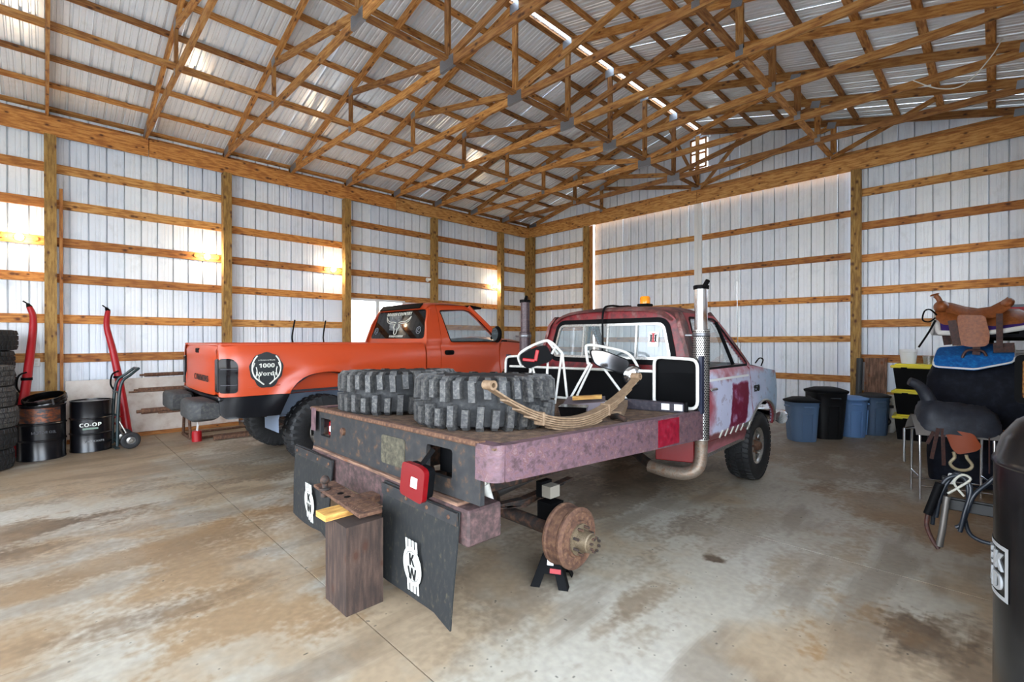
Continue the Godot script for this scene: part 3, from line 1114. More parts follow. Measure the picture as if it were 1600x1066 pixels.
func carcass(r: float, w: float, rim: float, depth: float, t := Transform3D.IDENTITY, n := 48) -> B:
	var b := B.new()
	b.smooth()
	var pr = tyre_profile(r, w, rim, depth)
	b.lathe(pr, n, t)
	# inner side
	var h = w / 2 - 0.02
	b.lathe([Vector2(rim + 0.012, h * 0.72), Vector2(r - depth - 0.05, h * 0.9), Vector2(r - depth - 0.03, 0), Vector2(r - depth - 0.05, -h * 0.9), Vector2(rim + 0.012, -h * 0.72)], n, t)
	return b


func mud_tread(r: float, w: float, depth: float, n: int, t := Transform3D.IDENTITY) -> B:
	var b := B.new()
	var h = w / 2
	for i in n:
		var a = TAU * i / n
		var d = TAU / n
		for s in [-1.0, 1.0]:
			var aa = a + (d * 0.5 if s > 0 else 0.0)
			var long = i % 2 == 0
			var inner = 0.04 if long else 0.18
			var sk = s * 0.016
			# face of the paddle, then its foot over the shoulder
			var y0 = s * h * inner
			var y1 = s * h * 0.90
			lug(b, aa, d * 0.56, minf(y0, y1), maxf(y0, y1), r - depth - 0.004, r, sk, 0.0 if s > 0 else 0.006, 0.006 if s > 0 else 0.0, t)
			var y2 = s * h * 0.80
			var y3 = s * h * (1.04 if long else 1.0)
			lug(b, aa, d * (0.66 if long else 0.5), minf(y2, y3), maxf(y2, y3), r - depth - 0.085, r - 0.004, 0.0, 0.03 if s < 0 else 0.0, 0.03 if s > 0 else 0.0, t)
	return b


func road_tread(r: float, w: float, depth: float, n: int, t := Transform3D.IDENTITY) -> B:
	var b := B.new()
	var h = w / 2
	var edges = [-0.97, -0.56, -0.5, -0.06, 0.02, 0.46, 0.54, 0.97]
	for i in n:
		var d = TAU / n
		for row in 4:
			var a = (i + [0.0, 0.35, 0.72, 0.2][row]) * d
			var y0 = h * edges[row * 2]
			var y1 = h * edges[row * 2 + 1]
			var d0 = 0.016 if row == 0 else 0.0
			var d1 = 0.016 if row == 3 else 0.0
			lug(b, a, d * 0.80, y0, y1, r - depth - 0.004, r, [0.03, -0.05, 0.05, -0.03][row], d0, d1, t)
	return b


func turn_to_x(at: Vector3) -> Transform3D:
	# +y becomes +x
	return Transform3D(Basis(Vector3(0, -1, 0), Vector3(1, 0, 0), Vector3(0, 0, 1)), at)


func wheel_set(parent: Node3D, at: Vector3, r: float, w: float, rim: float, side: float, mud: bool, rim_mat: Material, tyre_mat: Material, hub_mat: Material):
	# a wheel whose outer face looks towards side * x
	var t = turn_to_x(at)
	if side < 0: t = t * Transform3D(Basis(Vector3(1, 0, 0), PI), Vector3.ZERO)
	var ty = part("tire", carcass(r, w, rim, 0.014, t), tyre_mat, parent)
	part("tread", mud_tread(r, w, 0.014, 30, t) if mud else road_tread(r, w, 0.012, 44, t), tyre_mat, ty)
	var rb := B.new()
	var h = w / 2
	rb.lathe([Vector2(rim + 0.014, -h * 0.78), Vector2(rim - 0.01, -h * 0.76), Vector2(rim - 0.03, -h * 0.3), Vector2(rim - 0.03, h * 0.5), Vector2(rim - 0.006, h * 0.72), Vector2(rim + 0.014, h * 0.80), Vector2(rim + 0.014, h * 0.74)], 40, t)
	var wh = part("rim", rb, rim_mat, parent)
	var sp := B.new()
	var ns := 6
	for i in ns:
		var a = TAU * i / ns
		var bs = Basis(Vector3(0, 1, 0), -a)
		var c = bs * Vector3(rim * 0.58, h * 0.42, 0)
		sp.rbox(t * c, Vector3(rim * 0.86, 0.045, rim * 0.30), 0.012, t.basis * bs)
	sp.lathe([Vector2(rim * 0.5, h * 0.30), Vector2(rim * 0.5, h * 0.46), Vector2(rim * 0.30, h * 0.55), Vector2(rim * 0.28, h * 0.30)], 28, t)
	sp.lathe([Vector2(rim * 0.96, h * 0.2), Vector2(rim * 0.96, h * 0.52), Vector2(rim * 0.84, h * 0.56), Vector2(rim * 0.84, h * 0.2)], 40, t)
	part("spokes", sp, rim_mat, wh)
	var hb := B.new()
	hb.lathe([Vector2(rim * 0.31, h * 0.2), Vector2(rim * 0.31, h * 0.52), Vector2(rim * 0.25, h * 0.60), Vector2(rim * 0.22, h * 1.0), Vector2(rim * 0.16, h * 1.06), Vector2(0, h * 1.06)], 24, t)
	for i in 8:
		var a = TAU * i / 8
		var p = Vector3(cos(a) * rim * 0.40, h * 0.5, sin(a) * rim * 0.40)
		hb.cyl(t * p, t * (p + Vector3(0, 0.03, 0)), 0.012, -1, 6)
	part("hub", hb, hub_mat, wh)
	var br := B.new()
	br.lathe([Vector2(0, -h * 0.3), Vector2(rim * 0.8, -h * 0.3), Vector2(rim * 0.8, h * 0.0), Vector2(0, h * 0.02)], 28, t)
	part("brake", br, M.dark_rust, wh)


func ring_outline(pts: PackedVector2Array, grow: float) -> PackedVector2Array:
	var o = Geometry2D.offset_polygon(pts, grow, Geometry2D.JOIN_ROUND)
	return o[0] if o.size() else pts


# frame strip round an outline, carried by f
func strip(b: B, pts: PackedVector2Array, grow: float, f: Callable, hem := Vector3.ZERO):
	var outer = ring_outline(pts, grow)
	b.skin(outer, [pts], 0.12, f, hem)


# ---------------------------------------------------------------- orange pickup
func pickup_orange():
	var org := mat(Color(0.70, 0.245, 0.09), 0.36)
	org.clearcoat_enabled = true
	org.clearcoat = 0.4
	org.clearcoat_roughness = 0.25
	var navy := mat(Color(0.030, 0.036, 0.058), 0.28)
	var liner := mat(Color(0.40, 0.44, 0.50), 0.8)
	var cover := tex_mat(ramp_tex(61, 0.03, 4, [0.0, Color(0.10, 0.10, 0.11), 0.5, Color(0.17, 0.17, 0.17), 1.0, Color(0.30, 0.28, 0.25)]), Vector3(3, 3, 3), 0.75)
	var t = thing("pickup_truck", "lifted orange single-cab pickup with navy lower body and round side sticker", "pickup truck", Vector3(3.40, 0, 8.40))
	# local: z = 0 at the rear axle, rear end at +1.2, cab from -1.53 to -3.1, nose at -4.45
	var ac := Vector2(0.0, 0.62)
	var side_x = func(p: Vector2) -> float:
		var y = p.y
		var x = 1.0 - 0.30 * maxf(0, y - 1.40) ** 1.5 * 2.2 - 0.16 * maxf(0, 1.1 - y) ** 1.6
		# raised shoulder and flare over the wheel
		var d = Vector2(p.x - ac.x, (p.y - ac.y) * 1.02).length()
		x += 0.045 * exp(-pow((d - 0.62) / 0.10, 2)) * clampf((y - 0.7) * 4, 0, 1)
		x += 0.022 * exp(-pow((y - 1.31) / 0.055, 2)) * clampf(1.2 - absf(p.x) * 0.8, 0.15, 1)
		# front wheel gets the same
		var d2 = Vector2(p.x + 3.45, (p.y - ac.y) * 1.02).length()
		x += 0.05 * exp(-pow((d2 - 0.62) / 0.12, 2)) * clampf((y - 0.7) * 4, 0, 1)
		if p.x > 1.02: x -= pow((p.x - 1.02) / 0.18, 2) * 0.07
		if p.x < -3.9: x -= pow((-3.9 - p.x) / 0.55, 2) * 0.14
		return x
	var arch_poly = func(cz: float) -> PackedVector2Array:
		var o := PackedVector2Array()
		for q in [[-0.58, 0.4], [-0.56, 0.86], [-0.47, 1.06], [-0.30, 1.185], [-0.1, 1.225], [0.1, 1.225], [0.30, 1.185], [0.45, 1.06], [0.52, 0.86], [0.60, 0.62], [0.62, 0.4]]:
			o.append(Vector2(cz + q[0], q[1]))
		return soften(Array(o), 0.1, 3)
	var rear_arch = arch_poly.call(0.0)
	var front_arch = arch_poly.call(-3.45)
	for s in [1.0, -1.0]:
		var f = func(p: Vector2): return Vector3(s * side_x.call(p), p.y, p.x)
		var hem = Vector3(-s * 0.05, 0, 0)
		var upper = soften([Vector2(-1.50, 0.985), Vector2(1.20, 0.985), Vector2(1.20, 1.575), Vector2(-1.50, 1.575)], 0.025, 2)
		var bb := B.new()
		bb.skin(upper, [rear_arch], 0.06, f, hem, s < 0)
		var bs = part("bed_side", bb, org, t)
		var lw := B.new()
		lw.skin(soften([Vector2(-1.50, 0.70), Vector2(1.14, 0.735), Vector2(1.19, 0.80), Vector2(1.20, 0.98), Vector2(-1.50, 0.98)], 0.03, 2), [rear_arch], 0.08, f, hem, s < 0)
		part("lower_panel", lw, navy, bs, "glossy navy lower bed side")
		# crease above the navy band
		var cr := B.new()
		cr.tube([f.call(Vector2(1.19, 1.085)) , f.call(Vector2(0.9, 1.085)), f.call(Vector2(0.58, 1.09))], 0.006, 6)
		part("body_line", cr, org, bs)
		var rl := B.new()
		rl.rbox(Vector3(s * 0.90, 1.575, -0.15), Vector3(0.12, 0.03, 2.68), 0.012)
		part("bed_rail", rl, org, bs)
		var wl := B.new()
		var rows_ := []
		for k in 14:
			var a = lerpf(-0.15, PI + 0.15, k / 13.0)
			var cz = cos(a) * 0.585
			var cy = 0.60 + sin(a) * 0.62
			rows_.append(PackedVector3Array([Vector3(s * 0.96, cy, cz), Vector3(s * 0.45, cy, cz)]))
		wl.loft(rows_, false, s > 0)
		wl.rbox(Vector3(s * 0.55, 0.95, 0), Vector3(0.03, 0.62, 1.12), 0.01)
		part("wheel_liner", wl, liner, bs, "grey plastic wheel-arch liner")
		# tail lamp
		var tl := B.new()
		tl.skin(soften([Vector2(1.03, 1.03), Vector2(1.205, 1.03), Vector2(1.205, 1.42), Vector2(1.09, 1.42), Vector2(1.03, 1.36)], 0.04, 4), [], 0.04, func(p: Vector2): return Vector3(s * (side_x.call(p) + 0.008), p.y, p.x), hem, s < 0)
		tl.rbox(Vector3(s * 0.86, 1.225, 1.19), Vector3(0.125, 0.385, 0.05), 0.015)
		var lamp_mat := mat(Color(0.035, 0.02, 0.03), 0.12)
		lamp_mat.metallic_specular = 0.3
		var lamp = part("tail_lamp", tl, lamp_mat, t, "smoked dark tail lamp")
		for yy in [1.30, 1.12]:
			var ln := B.new()
			var pp := []
			for k in 6: pp.append(Vector3(s * (side_x.call(Vector2(1.04 + k * 0.03, yy)) + 0.01), yy, 1.04 + k * 0.03))
			ln.tube(pp, 0.005, 6)
			part("lens_rib", ln, mat(Color(0.25, 0.24, 0.26), 0.3), lamp)
	# tailgate
	var tg := B.new()
	tg.skin(soften([Vector2(-0.79, 1.0), Vector2(0.79, 1.0), Vector2(0.79, 1.575), Vector2(-0.79, 1.575)], 0.05, 3), [], 0.08, func(p: Vector2): return Vector3(p.x, p.y, 1.205 + 0.028 * (1.0 - pow(absf(p.x) / 0.8, 3)) - 0.05 * pow(maxf(0, p.y - 1.46) / 0.115, 2) - (0.012 if p.y < 1.47 and p.y > 1.13 else 0.0)), Vector3(0, 0, -0.06))
	var gate = part("tailgate", tg, org, t)
	var gt := B.new()
	gt.rbox(Vector3(0, 1.568, 1.14), Vector3(1.56, 0.03, 0.10), 0.012)
	part("gate_cap", gt, org, gate)
	var hd := B.new()
	hd.rbox(Vector3(0.0, 1.50, 1.223), Vector3(0.16, 0.06, 0.02), 0.01)
	part("handle", hd, M.black, gate)
	letters("lettering", "CUMMINS", 0.075, mat(Color(0.16, 0.09, 0.07), 0.7), gate, Transform3D(Basis.IDENTITY, Vector3(0.18, 1.17, 1.224)), 900, false, 0.003, 1.5)
	var sill := B.new()
	sill.rbox(Vector3(0, 0.965, 1.13), Vector3(1.9, 0.05, 0.16), 0.015)
	sill.rbox(Vector3(0, 0.90, 1.05), Vector3(1.7, 0.12, 0.08), 0.02)
	part("rear_sill", sill, navy, t)
	# bumper: two rubbery pads on a step bar
	var bm := B.new()
	bm.rbox(Vector3(0, 0.80, 1.26), Vector3(1.5, 0.10, 0.12), 0.02)
	bm.rbox(Vector3(0, 0.80, 1.08), Vector3(0.5, 0.08, 0.3), 0.02)
	var bar = part("bumper_bar", bm, M.dark_rust, t)
	for s in [1.0, -1.0]:
		var pd := B.new()
		pd.loft([B.new().ring(Vector3.ZERO, Vector3.RIGHT, Vector3.UP, 0.01, 4)], true)
		var secs := []
		for k in 5:
			var x = [0.30, 0.34, 0.62, 0.84, 0.90][k]
			var gr = [0.8, 1.0, 1.0, 1.0, 0.75][k]
			var ring_ := PackedVector3Array()
			for q in rrect(Vector2(0, 0), Vector2(0.26 * gr, 0.23 * gr), 0.05, 3):
				ring_.append(Vector3(s * x, 0.84 + q.y, 1.33 + q.x - (0.06 if k == 4 else 0.0)))
			secs.append(ring_)
		pd = B.new()
		pd.loft(secs, true, s < 0)
		pd.fan(secs[0], s < 0)
		pd.fan(secs[4], s > 0)
		part("bumper_pad", pd, cover, bar, "dusty black plastic bumper end")
	# bed inside
	var bed := B.new()
	bed.box(Vector3(0, 1.02, -0.15), Vector3(1.7, 0.03, 2.66))
	bed.box(Vector3(0, 1.28, -1.47), Vector3(1.7, 0.52, 0.03))
	for s in [-1, 1]: bed.box(Vector3(s * 0.84, 1.28, -0.15), Vector3(0.03, 0.54, 2.66))
	bed.box(Vector3(0, 1.28, 1.12), Vector3(1.6, 0.54, 0.03))
	part("bed_floor", bed, org, t)
	for zz in [-0.75, -0.25]:
		var hk := B.new()
		hk.tube(curve([Vector3(-0.88, 1.57, zz), Vector3(-0.87, 1.66, zz + 0.02), Vector3(-0.88, 1.80, zz), Vector3(-0.89, 1.95, zz - 0.03)], 4), 0.012, 8)
		part("tie_hook", hk, M.black, t)
	# cab
	var cab_x = func(p: Vector2) -> float:
		if p.y < 1.58: return side_x.call(Vector2(clampf(p.x, -3.8, 1.0), p.y)) - 0.012
		return 0.975 - (p.y - 1.58) * 0.33 - 0.25 * pow(maxf(0, p.y - 1.98), 1.2)
	var win = soften([Vector2(-2.0, 1.605), Vector2(-3.0, 1.605), Vector2(-2.52, 2.09), Vector2(-2.42, 2.115), Vector2(-1.905, 2.09)], 0.035, 3)
	var door_line = PackedVector2Array([Vector2(-1.76, 0.80), Vector2(-1.78, 1.5), Vector2(-1.80, 1.62), Vector2(-1.85, 2.16)])
	for s in [1.0, -1.0]:
		var f = func(p: Vector2): return Vector3(s * cab_x.call(p), p.y, p.x)
		var hem = Vector3(-s * 0.045, 0, 0)
		var rear_q := B.new()
		rear_q.skin(PackedVector2Array([Vector2(-1.53, 0.78), Vector2(-1.53, 1.58), Vector2(-1.60, 1.90), Vector2(-1.70, 2.13), Vector2(-1.78, 2.19), Vector2(-1.853, 2.195), Vector2(-1.81, 1.62), Vector2(-1.79, 1.5), Vector2(-1.77, 0.78)]), [], 0.06, f, hem, s < 0)
		var cabside = part("cab_corner", rear_q, org, t)
		var dr := B.new()
		dr.skin(PackedVector2Array([Vector2(-1.782, 0.80), Vector2(-1.80, 1.5), Vector2(-1.82, 1.62), Vector2(-1.863, 2.185), Vector2(-2.45, 2.20), Vector2(-2.60, 2.15), Vector2(-3.10, 1.66), Vector2(-3.02, 1.45), Vector2(-2.98, 0.80)]), [win], 0.06, f, hem, s < 0)
		var door = part("door", dr, org, t)
		var gl := B.new()
		gl.skin(ring_outline(win, 0.01), [], 0.12, func(p: Vector2): return Vector3(s * (cab_x.call(p) - 0.02), p.y, p.x), Vector3.ZERO, s < 0)
		part("window_glass", gl, M.glass, door)
		var wt := B.new()
		strip(wt, win, 0.014, func(p: Vector2): return Vector3(s * (cab_x.call(p) + 0.004), p.y, p.x), hem * 0.4)
		part("window_seal", wt, M.black, door)
		var hdl := B.new()
		hdl.extr(rrect(Vector2(-1.945, 1.43), Vector2(0.17, 0.075), 0.035, 4), 0.03, Transform3D(Basis(Vector3(0, 0, 1), Vector3(0, 1, 0), Vector3(-1, 0, 0)), Vector3(s * 0.995 + 0.015, 0, 0)))
		hdl.rbox(Vector3(s * 1.017, 1.43, -1.945), Vector3(0.012, 0.03, 0.13), 0.006)
		part("handle", hdl, M.black, door)
		var mr := B.new()
		mr.sph(Vector3(s * 1.13, 1.72, -2.84), Vector3(0.10, 0.14, 0.06), 16, 10)
		mr.cyl(Vector3(s * 0.97, 1.66, -2.86), Vector3(s * 1.10, 1.68, -2.85), 0.03)
		var mh = part("mirror", mr, M.black, door)
		var mg := B.new()
		mg.lathe([Vector2(0.105, 0.0), Vector2(0.0, 0.004)], 20, Transform3D(Basis(Vector3(1, 0, 0), Vector3(0, 0, 1), Vector3(0, 1, 0)) * Basis.from_scale(Vector3(0.75, 1, 1.05)), Vector3(s * 1.13, 1.72, -2.782)))
		part("mirror_glass", mg, M.chrome, mh)
		# front wing
		var fw := B.new()
		fw.skin(soften([Vector2(-3.0, 0.80), Vector2(-3.03, 1.45), Vector2(-3.12, 1.60), Vector2(-3.7, 1.56), Vector2(-4.30, 1.46), Vector2(-4.42, 1.25), Vector2(-4.42, 0.80)], 0.05, 3), [front_arch], 0.08, func(p: Vector2): return Vector3(s * side_x.call(p), p.y, p.x), hem, s < 0)
		part("front_wing", fw, org, t)
		var rk := B.new()
		rk.rbox(Vector3(s * 0.93, 0.77, -2.2), Vector3(0.1, 0.10, 1.55), 0.03)
		part("rocker", rk, navy, t)
	# cab back wall with the tinted glass
	var back = soften([Vector2(-0.955, 0.95), Vector2(0.955, 0.95), Vector2(0.955, 1.60), Vector2(0.80, 2.12), Vector2(0.66, 2.185), Vector2(-0.66, 2.185), Vector2(-0.80, 2.12), Vector2(-0.955, 1.60)], 0.05, 3)
	var back_win = soften([Vector2(-0.82, 1.66), Vector2(0.82, 1.66), Vector2(0.72, 2.10), Vector2(-0.72, 2.10)], 0.05, 3)
	var bz = func(p: Vector2) -> float: return -1.535 - maxf(0, p.y - 1.6) * 0.28 - 0.04 * pow(p.x, 2)
	var cb := B.new()
	cb.skin(back, [back_win], 0.08, func(p: Vector2): return Vector3(p.x, p.y, bz.call(p)), Vector3(0, 0, -0.04))
	var cback = part("cab_back", cb, org, t)
	var bg := B.new()
	bg.skin(ring_outline(back_win, 0.012), [], 0.1, func(p: Vector2): return Vector3(p.x, p.y, bz.call(p) + 0.004), Vector3(0, 0, -0.006))
	var glass = part("rear_glass", bg, M.tint_glass, cback, "dark tinted rear window with white longhorn sticker")
	# longhorn skull sticker and its lettering
	var st := B.new()
	var on = func(x: float, y: float) -> Vector3: return Vector3(x, y, bz.call(Vector2(x, y)) + 0.010)
	for s in [-1.0, 1.0]:
		var pts := []
		for q in [[0.04, 1.91], [0.12, 1.925], [0.24, 1.93], [0.33, 1.97], [0.38, 2.01]]: pts.append(on.call(s * q[0], q[1]))
		st.tube(curve(pts, 4), 0.008, 5)
		pts = []
		for q in [[0.06, 1.885], [0.14, 1.895], [0.26, 1.905], [0.34, 1.94], [0.38, 2.01]]: pts.append(on.call(s * q[0], q[1]))
		st.tube(curve(pts, 4), 0.006, 5)
		pts = []
		for q in [[0.06, 1.885], [0.085, 1.84], [0.05, 1.80], [0.035, 1.73], [0.0, 1.715]]: pts.append(on.call(s * q[0], q[1]))
		st.tube(curve(pts, 4), 0.007, 5)
	var sticker = part("longhorn_sticker", st, M.decal_white, glass)
	var tb = Basis(Vector3(1, 0, 0), -0.27)
	letters("lettering", "ROUGH COUNTRY", 0.055, M.decal_white, glass, Transform3D(tb, on.call(0.0, 2.055) + Vector3(0, 0, 0.002)), 800, false, 0.002, 1.25)
	letters("lettering", "ROUGH COUNTRY", 0.035, M.decal_white, glass, Transform3D(tb, on.call(0.06, 1.685) + Vector3(0, 0, 0.002)), 700, false, 0.002, 1.1)
	for s in [-1, 1]:
		var rg := B.new()
		var pts := []
		for k in 14:
			var a = TAU * k / 14
			pts.append(on.call(s * 0.66 + cos(a) * 0.055, 1.78 + sin(a) * 0.055))
		rg.tube(pts, 0.006, 5, true)
		part("round_sticker", rg, mat(Color(0.45, 0.47, 0.5), 0.5), glass)
		letters("lettering", "C", 0.06, mat(Color(0.45, 0.47, 0.5), 0.5), glass, Transform3D(tb, on.call(s * 0.66, 1.78) + Vector3(0, 0, 0.002)), 700)
	# roof
	var rf := B.new()
	var secs := []
	for q in [[-1.66, 2.13, 0.74], [-1.72, 2.19, 0.76], [-1.9, 2.215, 0.775], [-2.2, 2.225, 0.775], [-2.42, 2.21, 0.765], [-2.55, 2.17, 0.76]]:
		var row := PackedVector3Array()
		for k in 13:
			var u = -1 + k / 6.0
			row.append(Vector3(u * q[2], q[1] + 0.035 * (1 - u * u) - 0.02 * pow(absf(u), 8), q[0]))
		secs.append(row)
	rf.loft(secs, false, true)
	part("roof", rf, org, t)
	var rv := B.new()
	rv.rbox(Vector3(0, 2.172, -1.672), Vector3(1.25, 0.018, 0.11), 0.006, Basis(Vector3(1, 0, 0), 0.85))
	part("cab_visor", rv, M.black, t, "black lamp strip above the rear glass")
	var sv := B.new()
	sv.rbox(Vector3(0, 2.19, -2.72), Vector3(1.45, 0.03, 0.26), 0.012, Basis(Vector3(1, 0, 0), -0.12))
	part("sun_visor", sv, M.black, t, "black sun visor over the windscreen")
	var ws := B.new()
	ws.skin(soften([Vector2(-0.78, 0), Vector2(0.78, 0), Vector2(0.68, 0.72), Vector2(-0.68, 0.72)], 0.05, 3), [], 0.15, func(p: Vector2): return Vector3(p.x * 1.05, 1.62 + p.y * 0.76, -3.20 + p.y * 0.86 + 0.12 * p.x * p.x))
	part("windscreen", ws, M.glass, t)
	for s in [-1, 1]:
		var ap := B.new()
		ap.tube(curve([Vector3(s * 0.94, 1.62, -3.10), Vector3(s * 0.86, 1.90, -2.82), Vector3(s * 0.76, 2.18, -2.52)], 4), 0.035, 8)
		part("windscreen_pillar", ap, org, t)
	# bonnet and nose
	var hd2 := B.new()
	secs = []
	for q in [[-3.08, 1.60, 0.88], [-3.3, 1.62, 0.80], [-3.9, 1.585, 0.66], [-4.35, 1.50, 0.58], [-4.45, 1.40, 0.56]]:
		var row := PackedVector3Array()
		for k in 13:
			var u = -1 + k / 6.0
			row.append(Vector3(u * q[2], q[1] + 0.07 * (1 - u * u), q[0]))
		secs.append(row)
	hd2.loft(secs, false, true)
	part("hood", hd2, org, t)
	var cowl := B.new()
	cowl.rbox(Vector3(0, 1.60, -3.22), Vector3(1.75, 0.05, 0.22), 0.015)
	part("cowl", cowl, M.black, t)
	var gr := B.new()
	gr.rbox(Vector3(0, 1.18, -4.43), Vector3(1.15, 0.42, 0.06), 0.03)
	part("grille", gr, M.black, t)
	var fb := B.new()
	fb.rbox(Vector3(0, 0.82, -4.47), Vector3(1.95, 0.24, 0.16), 0.05)
	part("front_bumper", fb, M.chrome, t)
	# inside of the cab
	var seat := B.new()
	seat.rbox(Vector3(0, 1.18, -2.15), Vector3(1.5, 0.22, 0.55), 0.06)
	seat.rbox(Vector3(0, 1.48, -1.82), Vector3(1.5, 0.62, 0.16), 0.06, Basis(Vector3(1, 0, 0), 0.15))
	part("seat", seat, mat(Color(0.32, 0.33, 0.35), 0.9), t)
	var dash := B.new()
	dash.rbox(Vector3(0, 1.45, -2.95), Vector3(1.7, 0.25, 0.3), 0.06)
	part("dashboard", dash, M.black, t)
	var sw := B.new()
	var ring_pts := []
	for k in 20:
		var a = TAU * k / 20
		ring_pts.append(Vector3(-0.42, 1.56, -2.62) + Vector3(cos(a) * 0.19, sin(a) * 0.165, -sin(a) * 0.10))
	sw.tube(ring_pts, 0.016, 8, true)
	sw.cyl(Vector3(-0.42, 1.56, -2.62), Vector3(-0.42, 1.44, -2.85), 0.03)
	part("steering_wheel", sw, M.black, t)
	# round sticker on the bed side
	var dk = Transform3D(Basis(Vector3(0, 0, -1), Vector3(0, 1, 0), Vector3(1, 0, 0)), Vector3(1.004, 1.295, 0.73))
	var edge := PackedVector2Array()
	for k in 40:
		var a = TAU * k / 40
		edge.append(Vector2(cos(a) * 0.185, sin(a) * 0.19) * (1.0 + 0.03 * sin(a * 9)) - (Vector2(0, 0.035) if sin(a) < -0.8 else Vector2.ZERO))
	var d0 := B.new()
	d0.extr(edge, 0.010, dk)
	var stk = part("round_sticker", d0, mat(Color(0.05, 0.075, 0.09), 0.5), t, "black oval sticker ringed with white antlers")
	var d1 := B.new()
	d1.extr(rrect(Vector2(0, 0.01), Vector2(0.345, 0.345), 0.168, 8), 0.011, dk)
	d1.extr(rrect(Vector2(0, 0.01), Vector2(0.325, 0.325), 0.160, 8), 0.0125, dk)
	part("sticker_field", d1, mat(Color(0.045, 0.07, 0.085), 0.5), stk)
	var an := B.new()
	for s in [-1.0, 1.0]:
		var pts := []
		for q in [[0.03, -0.185], [0.07, -0.15], [0.13, -0.09], [0.155, 0.0], [0.14, 0.09], [0.10, 0.15]]: pts.append(dk * Vector3(s * q[0], q[1], 0.013))
		an.tube(curve(pts, 4), 0.009, 5)
		for q in [[[0.12, -0.10], [0.105, -0.03], [0.115, 0.02]], [[0.08, -0.14], [0.085, -0.10], [0.07, -0.07]], [[0.155, 0.0], [0.135, 0.05], [0.13, 0.07]]]:
			pts = []
			for p in q: pts.append(dk * Vector3(s * p[0], p[1], 0.013))
			an.tube(curve(pts, 3), 0.006, 5)
	part("antlers", an, M.decal_white, stk)
	letters("lettering", "1000", 0.05, M.decal_white, stk, dk * Transform3D(Basis.IDENTITY, Vector3(0, 0.035, 0.014)), 700, false, 0.002, 1.2)
	letters("lettering", "Words", 0.048, M.decal_white, stk, dk * Transform3D(Basis.IDENTITY, Vector3(0, -0.06, 0.014)), 700, true, 0.002, 1.1)
	letters("lettering", "A Picture is Worth", 0.016, M.decal_white, stk, dk * Transform3D(Basis.IDENTITY, Vector3(0, 0.10, 0.014)), 500, true, 0.002, 1.0)
	# running gear
	for s in [1.0, -1.0]:
		wheel_set(t, Vector3(s * 0.83, 0.462, 0.0), 0.462, 0.32, 0.215, s, true, M.dull_chrome, M.black_rubber, M.dark_rust)
		wheel_set(t, Vector3(s * 0.83, 0.462, -3.45), 0.462, 0.32, 0.215, s, true, M.dull_chrome, M.black_rubber, M.dark_rust)
		var rail := B.new()
		rail.rbox(Vector3(s * 0.42, 0.80, -1.6), Vector3(0.08, 0.16, 5.4), 0.01)
		part("frame_rail", rail, M.dark_rust, t)
		var ls := B.new()
		ls.tube(curve([Vector3(s * 0.5, 0.72, 0.75), Vector3(s * 0.5, 0.58, 0.0), Vector3(s * 0.5, 0.72, -0.75)], 6), 0.035, 6)
		part("leaf_spring", ls, M.dark_rust, t)
	var ax := B.new()
	ax.cyl(Vector3(-0.8, 0.462, 0), Vector3(0.8, 0.462, 0), 0.05)
	ax.sph(Vector3(0, 0.462, 0), Vector3(0.17, 0.16, 0.17))
	ax.cyl(Vector3(-0.8, 0.462, -3.45), Vector3(0.8, 0.462, -3.45), 0.05)
	ax.sph(Vector3(0.2, 0.462, -3.45), Vector3(0.16, 0.16, 0.16))
	ax.cyl(Vector3(0, 0.5, -0.1), Vector3(0, 0.66, -2.2), 0.045)
	part("axles", ax, M.dark_rust, t)


# ---------------------------------------------------------------- red flatbed pickup
func paint_texture(w: int, h: int, lo: Vector2, hi: Vector2, pick: Callable) -> ImageTexture:
	var a = noise_img(71, 0.02, 4, w, h)
	var b2 = noise_img(72, 0.06, 4, w, h)
	var o := PackedByteArray()
	o.resize(w * h * 3)
	for y in h:
		for x in w:
			var p = Vector2(lerpf(lo.x, hi.x, (x + 0.5) / w), lerpf(lo.y, hi.y, (y + 0.5) / h))
			var c: Color = pick.call(p, a[y * w + x] / 255.0 - 0.5, b2[y * w + x] / 255.0 - 0.5)
			var k = (y * w + x) * 3
			o[k] = c.r8
			o[k + 1] = c.g8
			o[k + 2] = c.b8
	return ImageTexture.create_from_image(Image.create_from_data(w, h, false, Image.FORMAT_RGB8, o))


func uv_mat(t: Texture2D, lo: Vector2, hi: Vector2, rough: float) -> StandardMaterial3D:
	var m := mat(Color.WHITE, rough)
	m.albedo_texture = t
	m.uv1_scale = Vector3(1.0 / (hi.x - lo.x), 1.0 / (hi.y - lo.y), 1)
	m.uv1_offset = Vector3(-lo.x / (hi.x - lo.x), -lo.y / (hi.y - lo.y), 0)
	return m


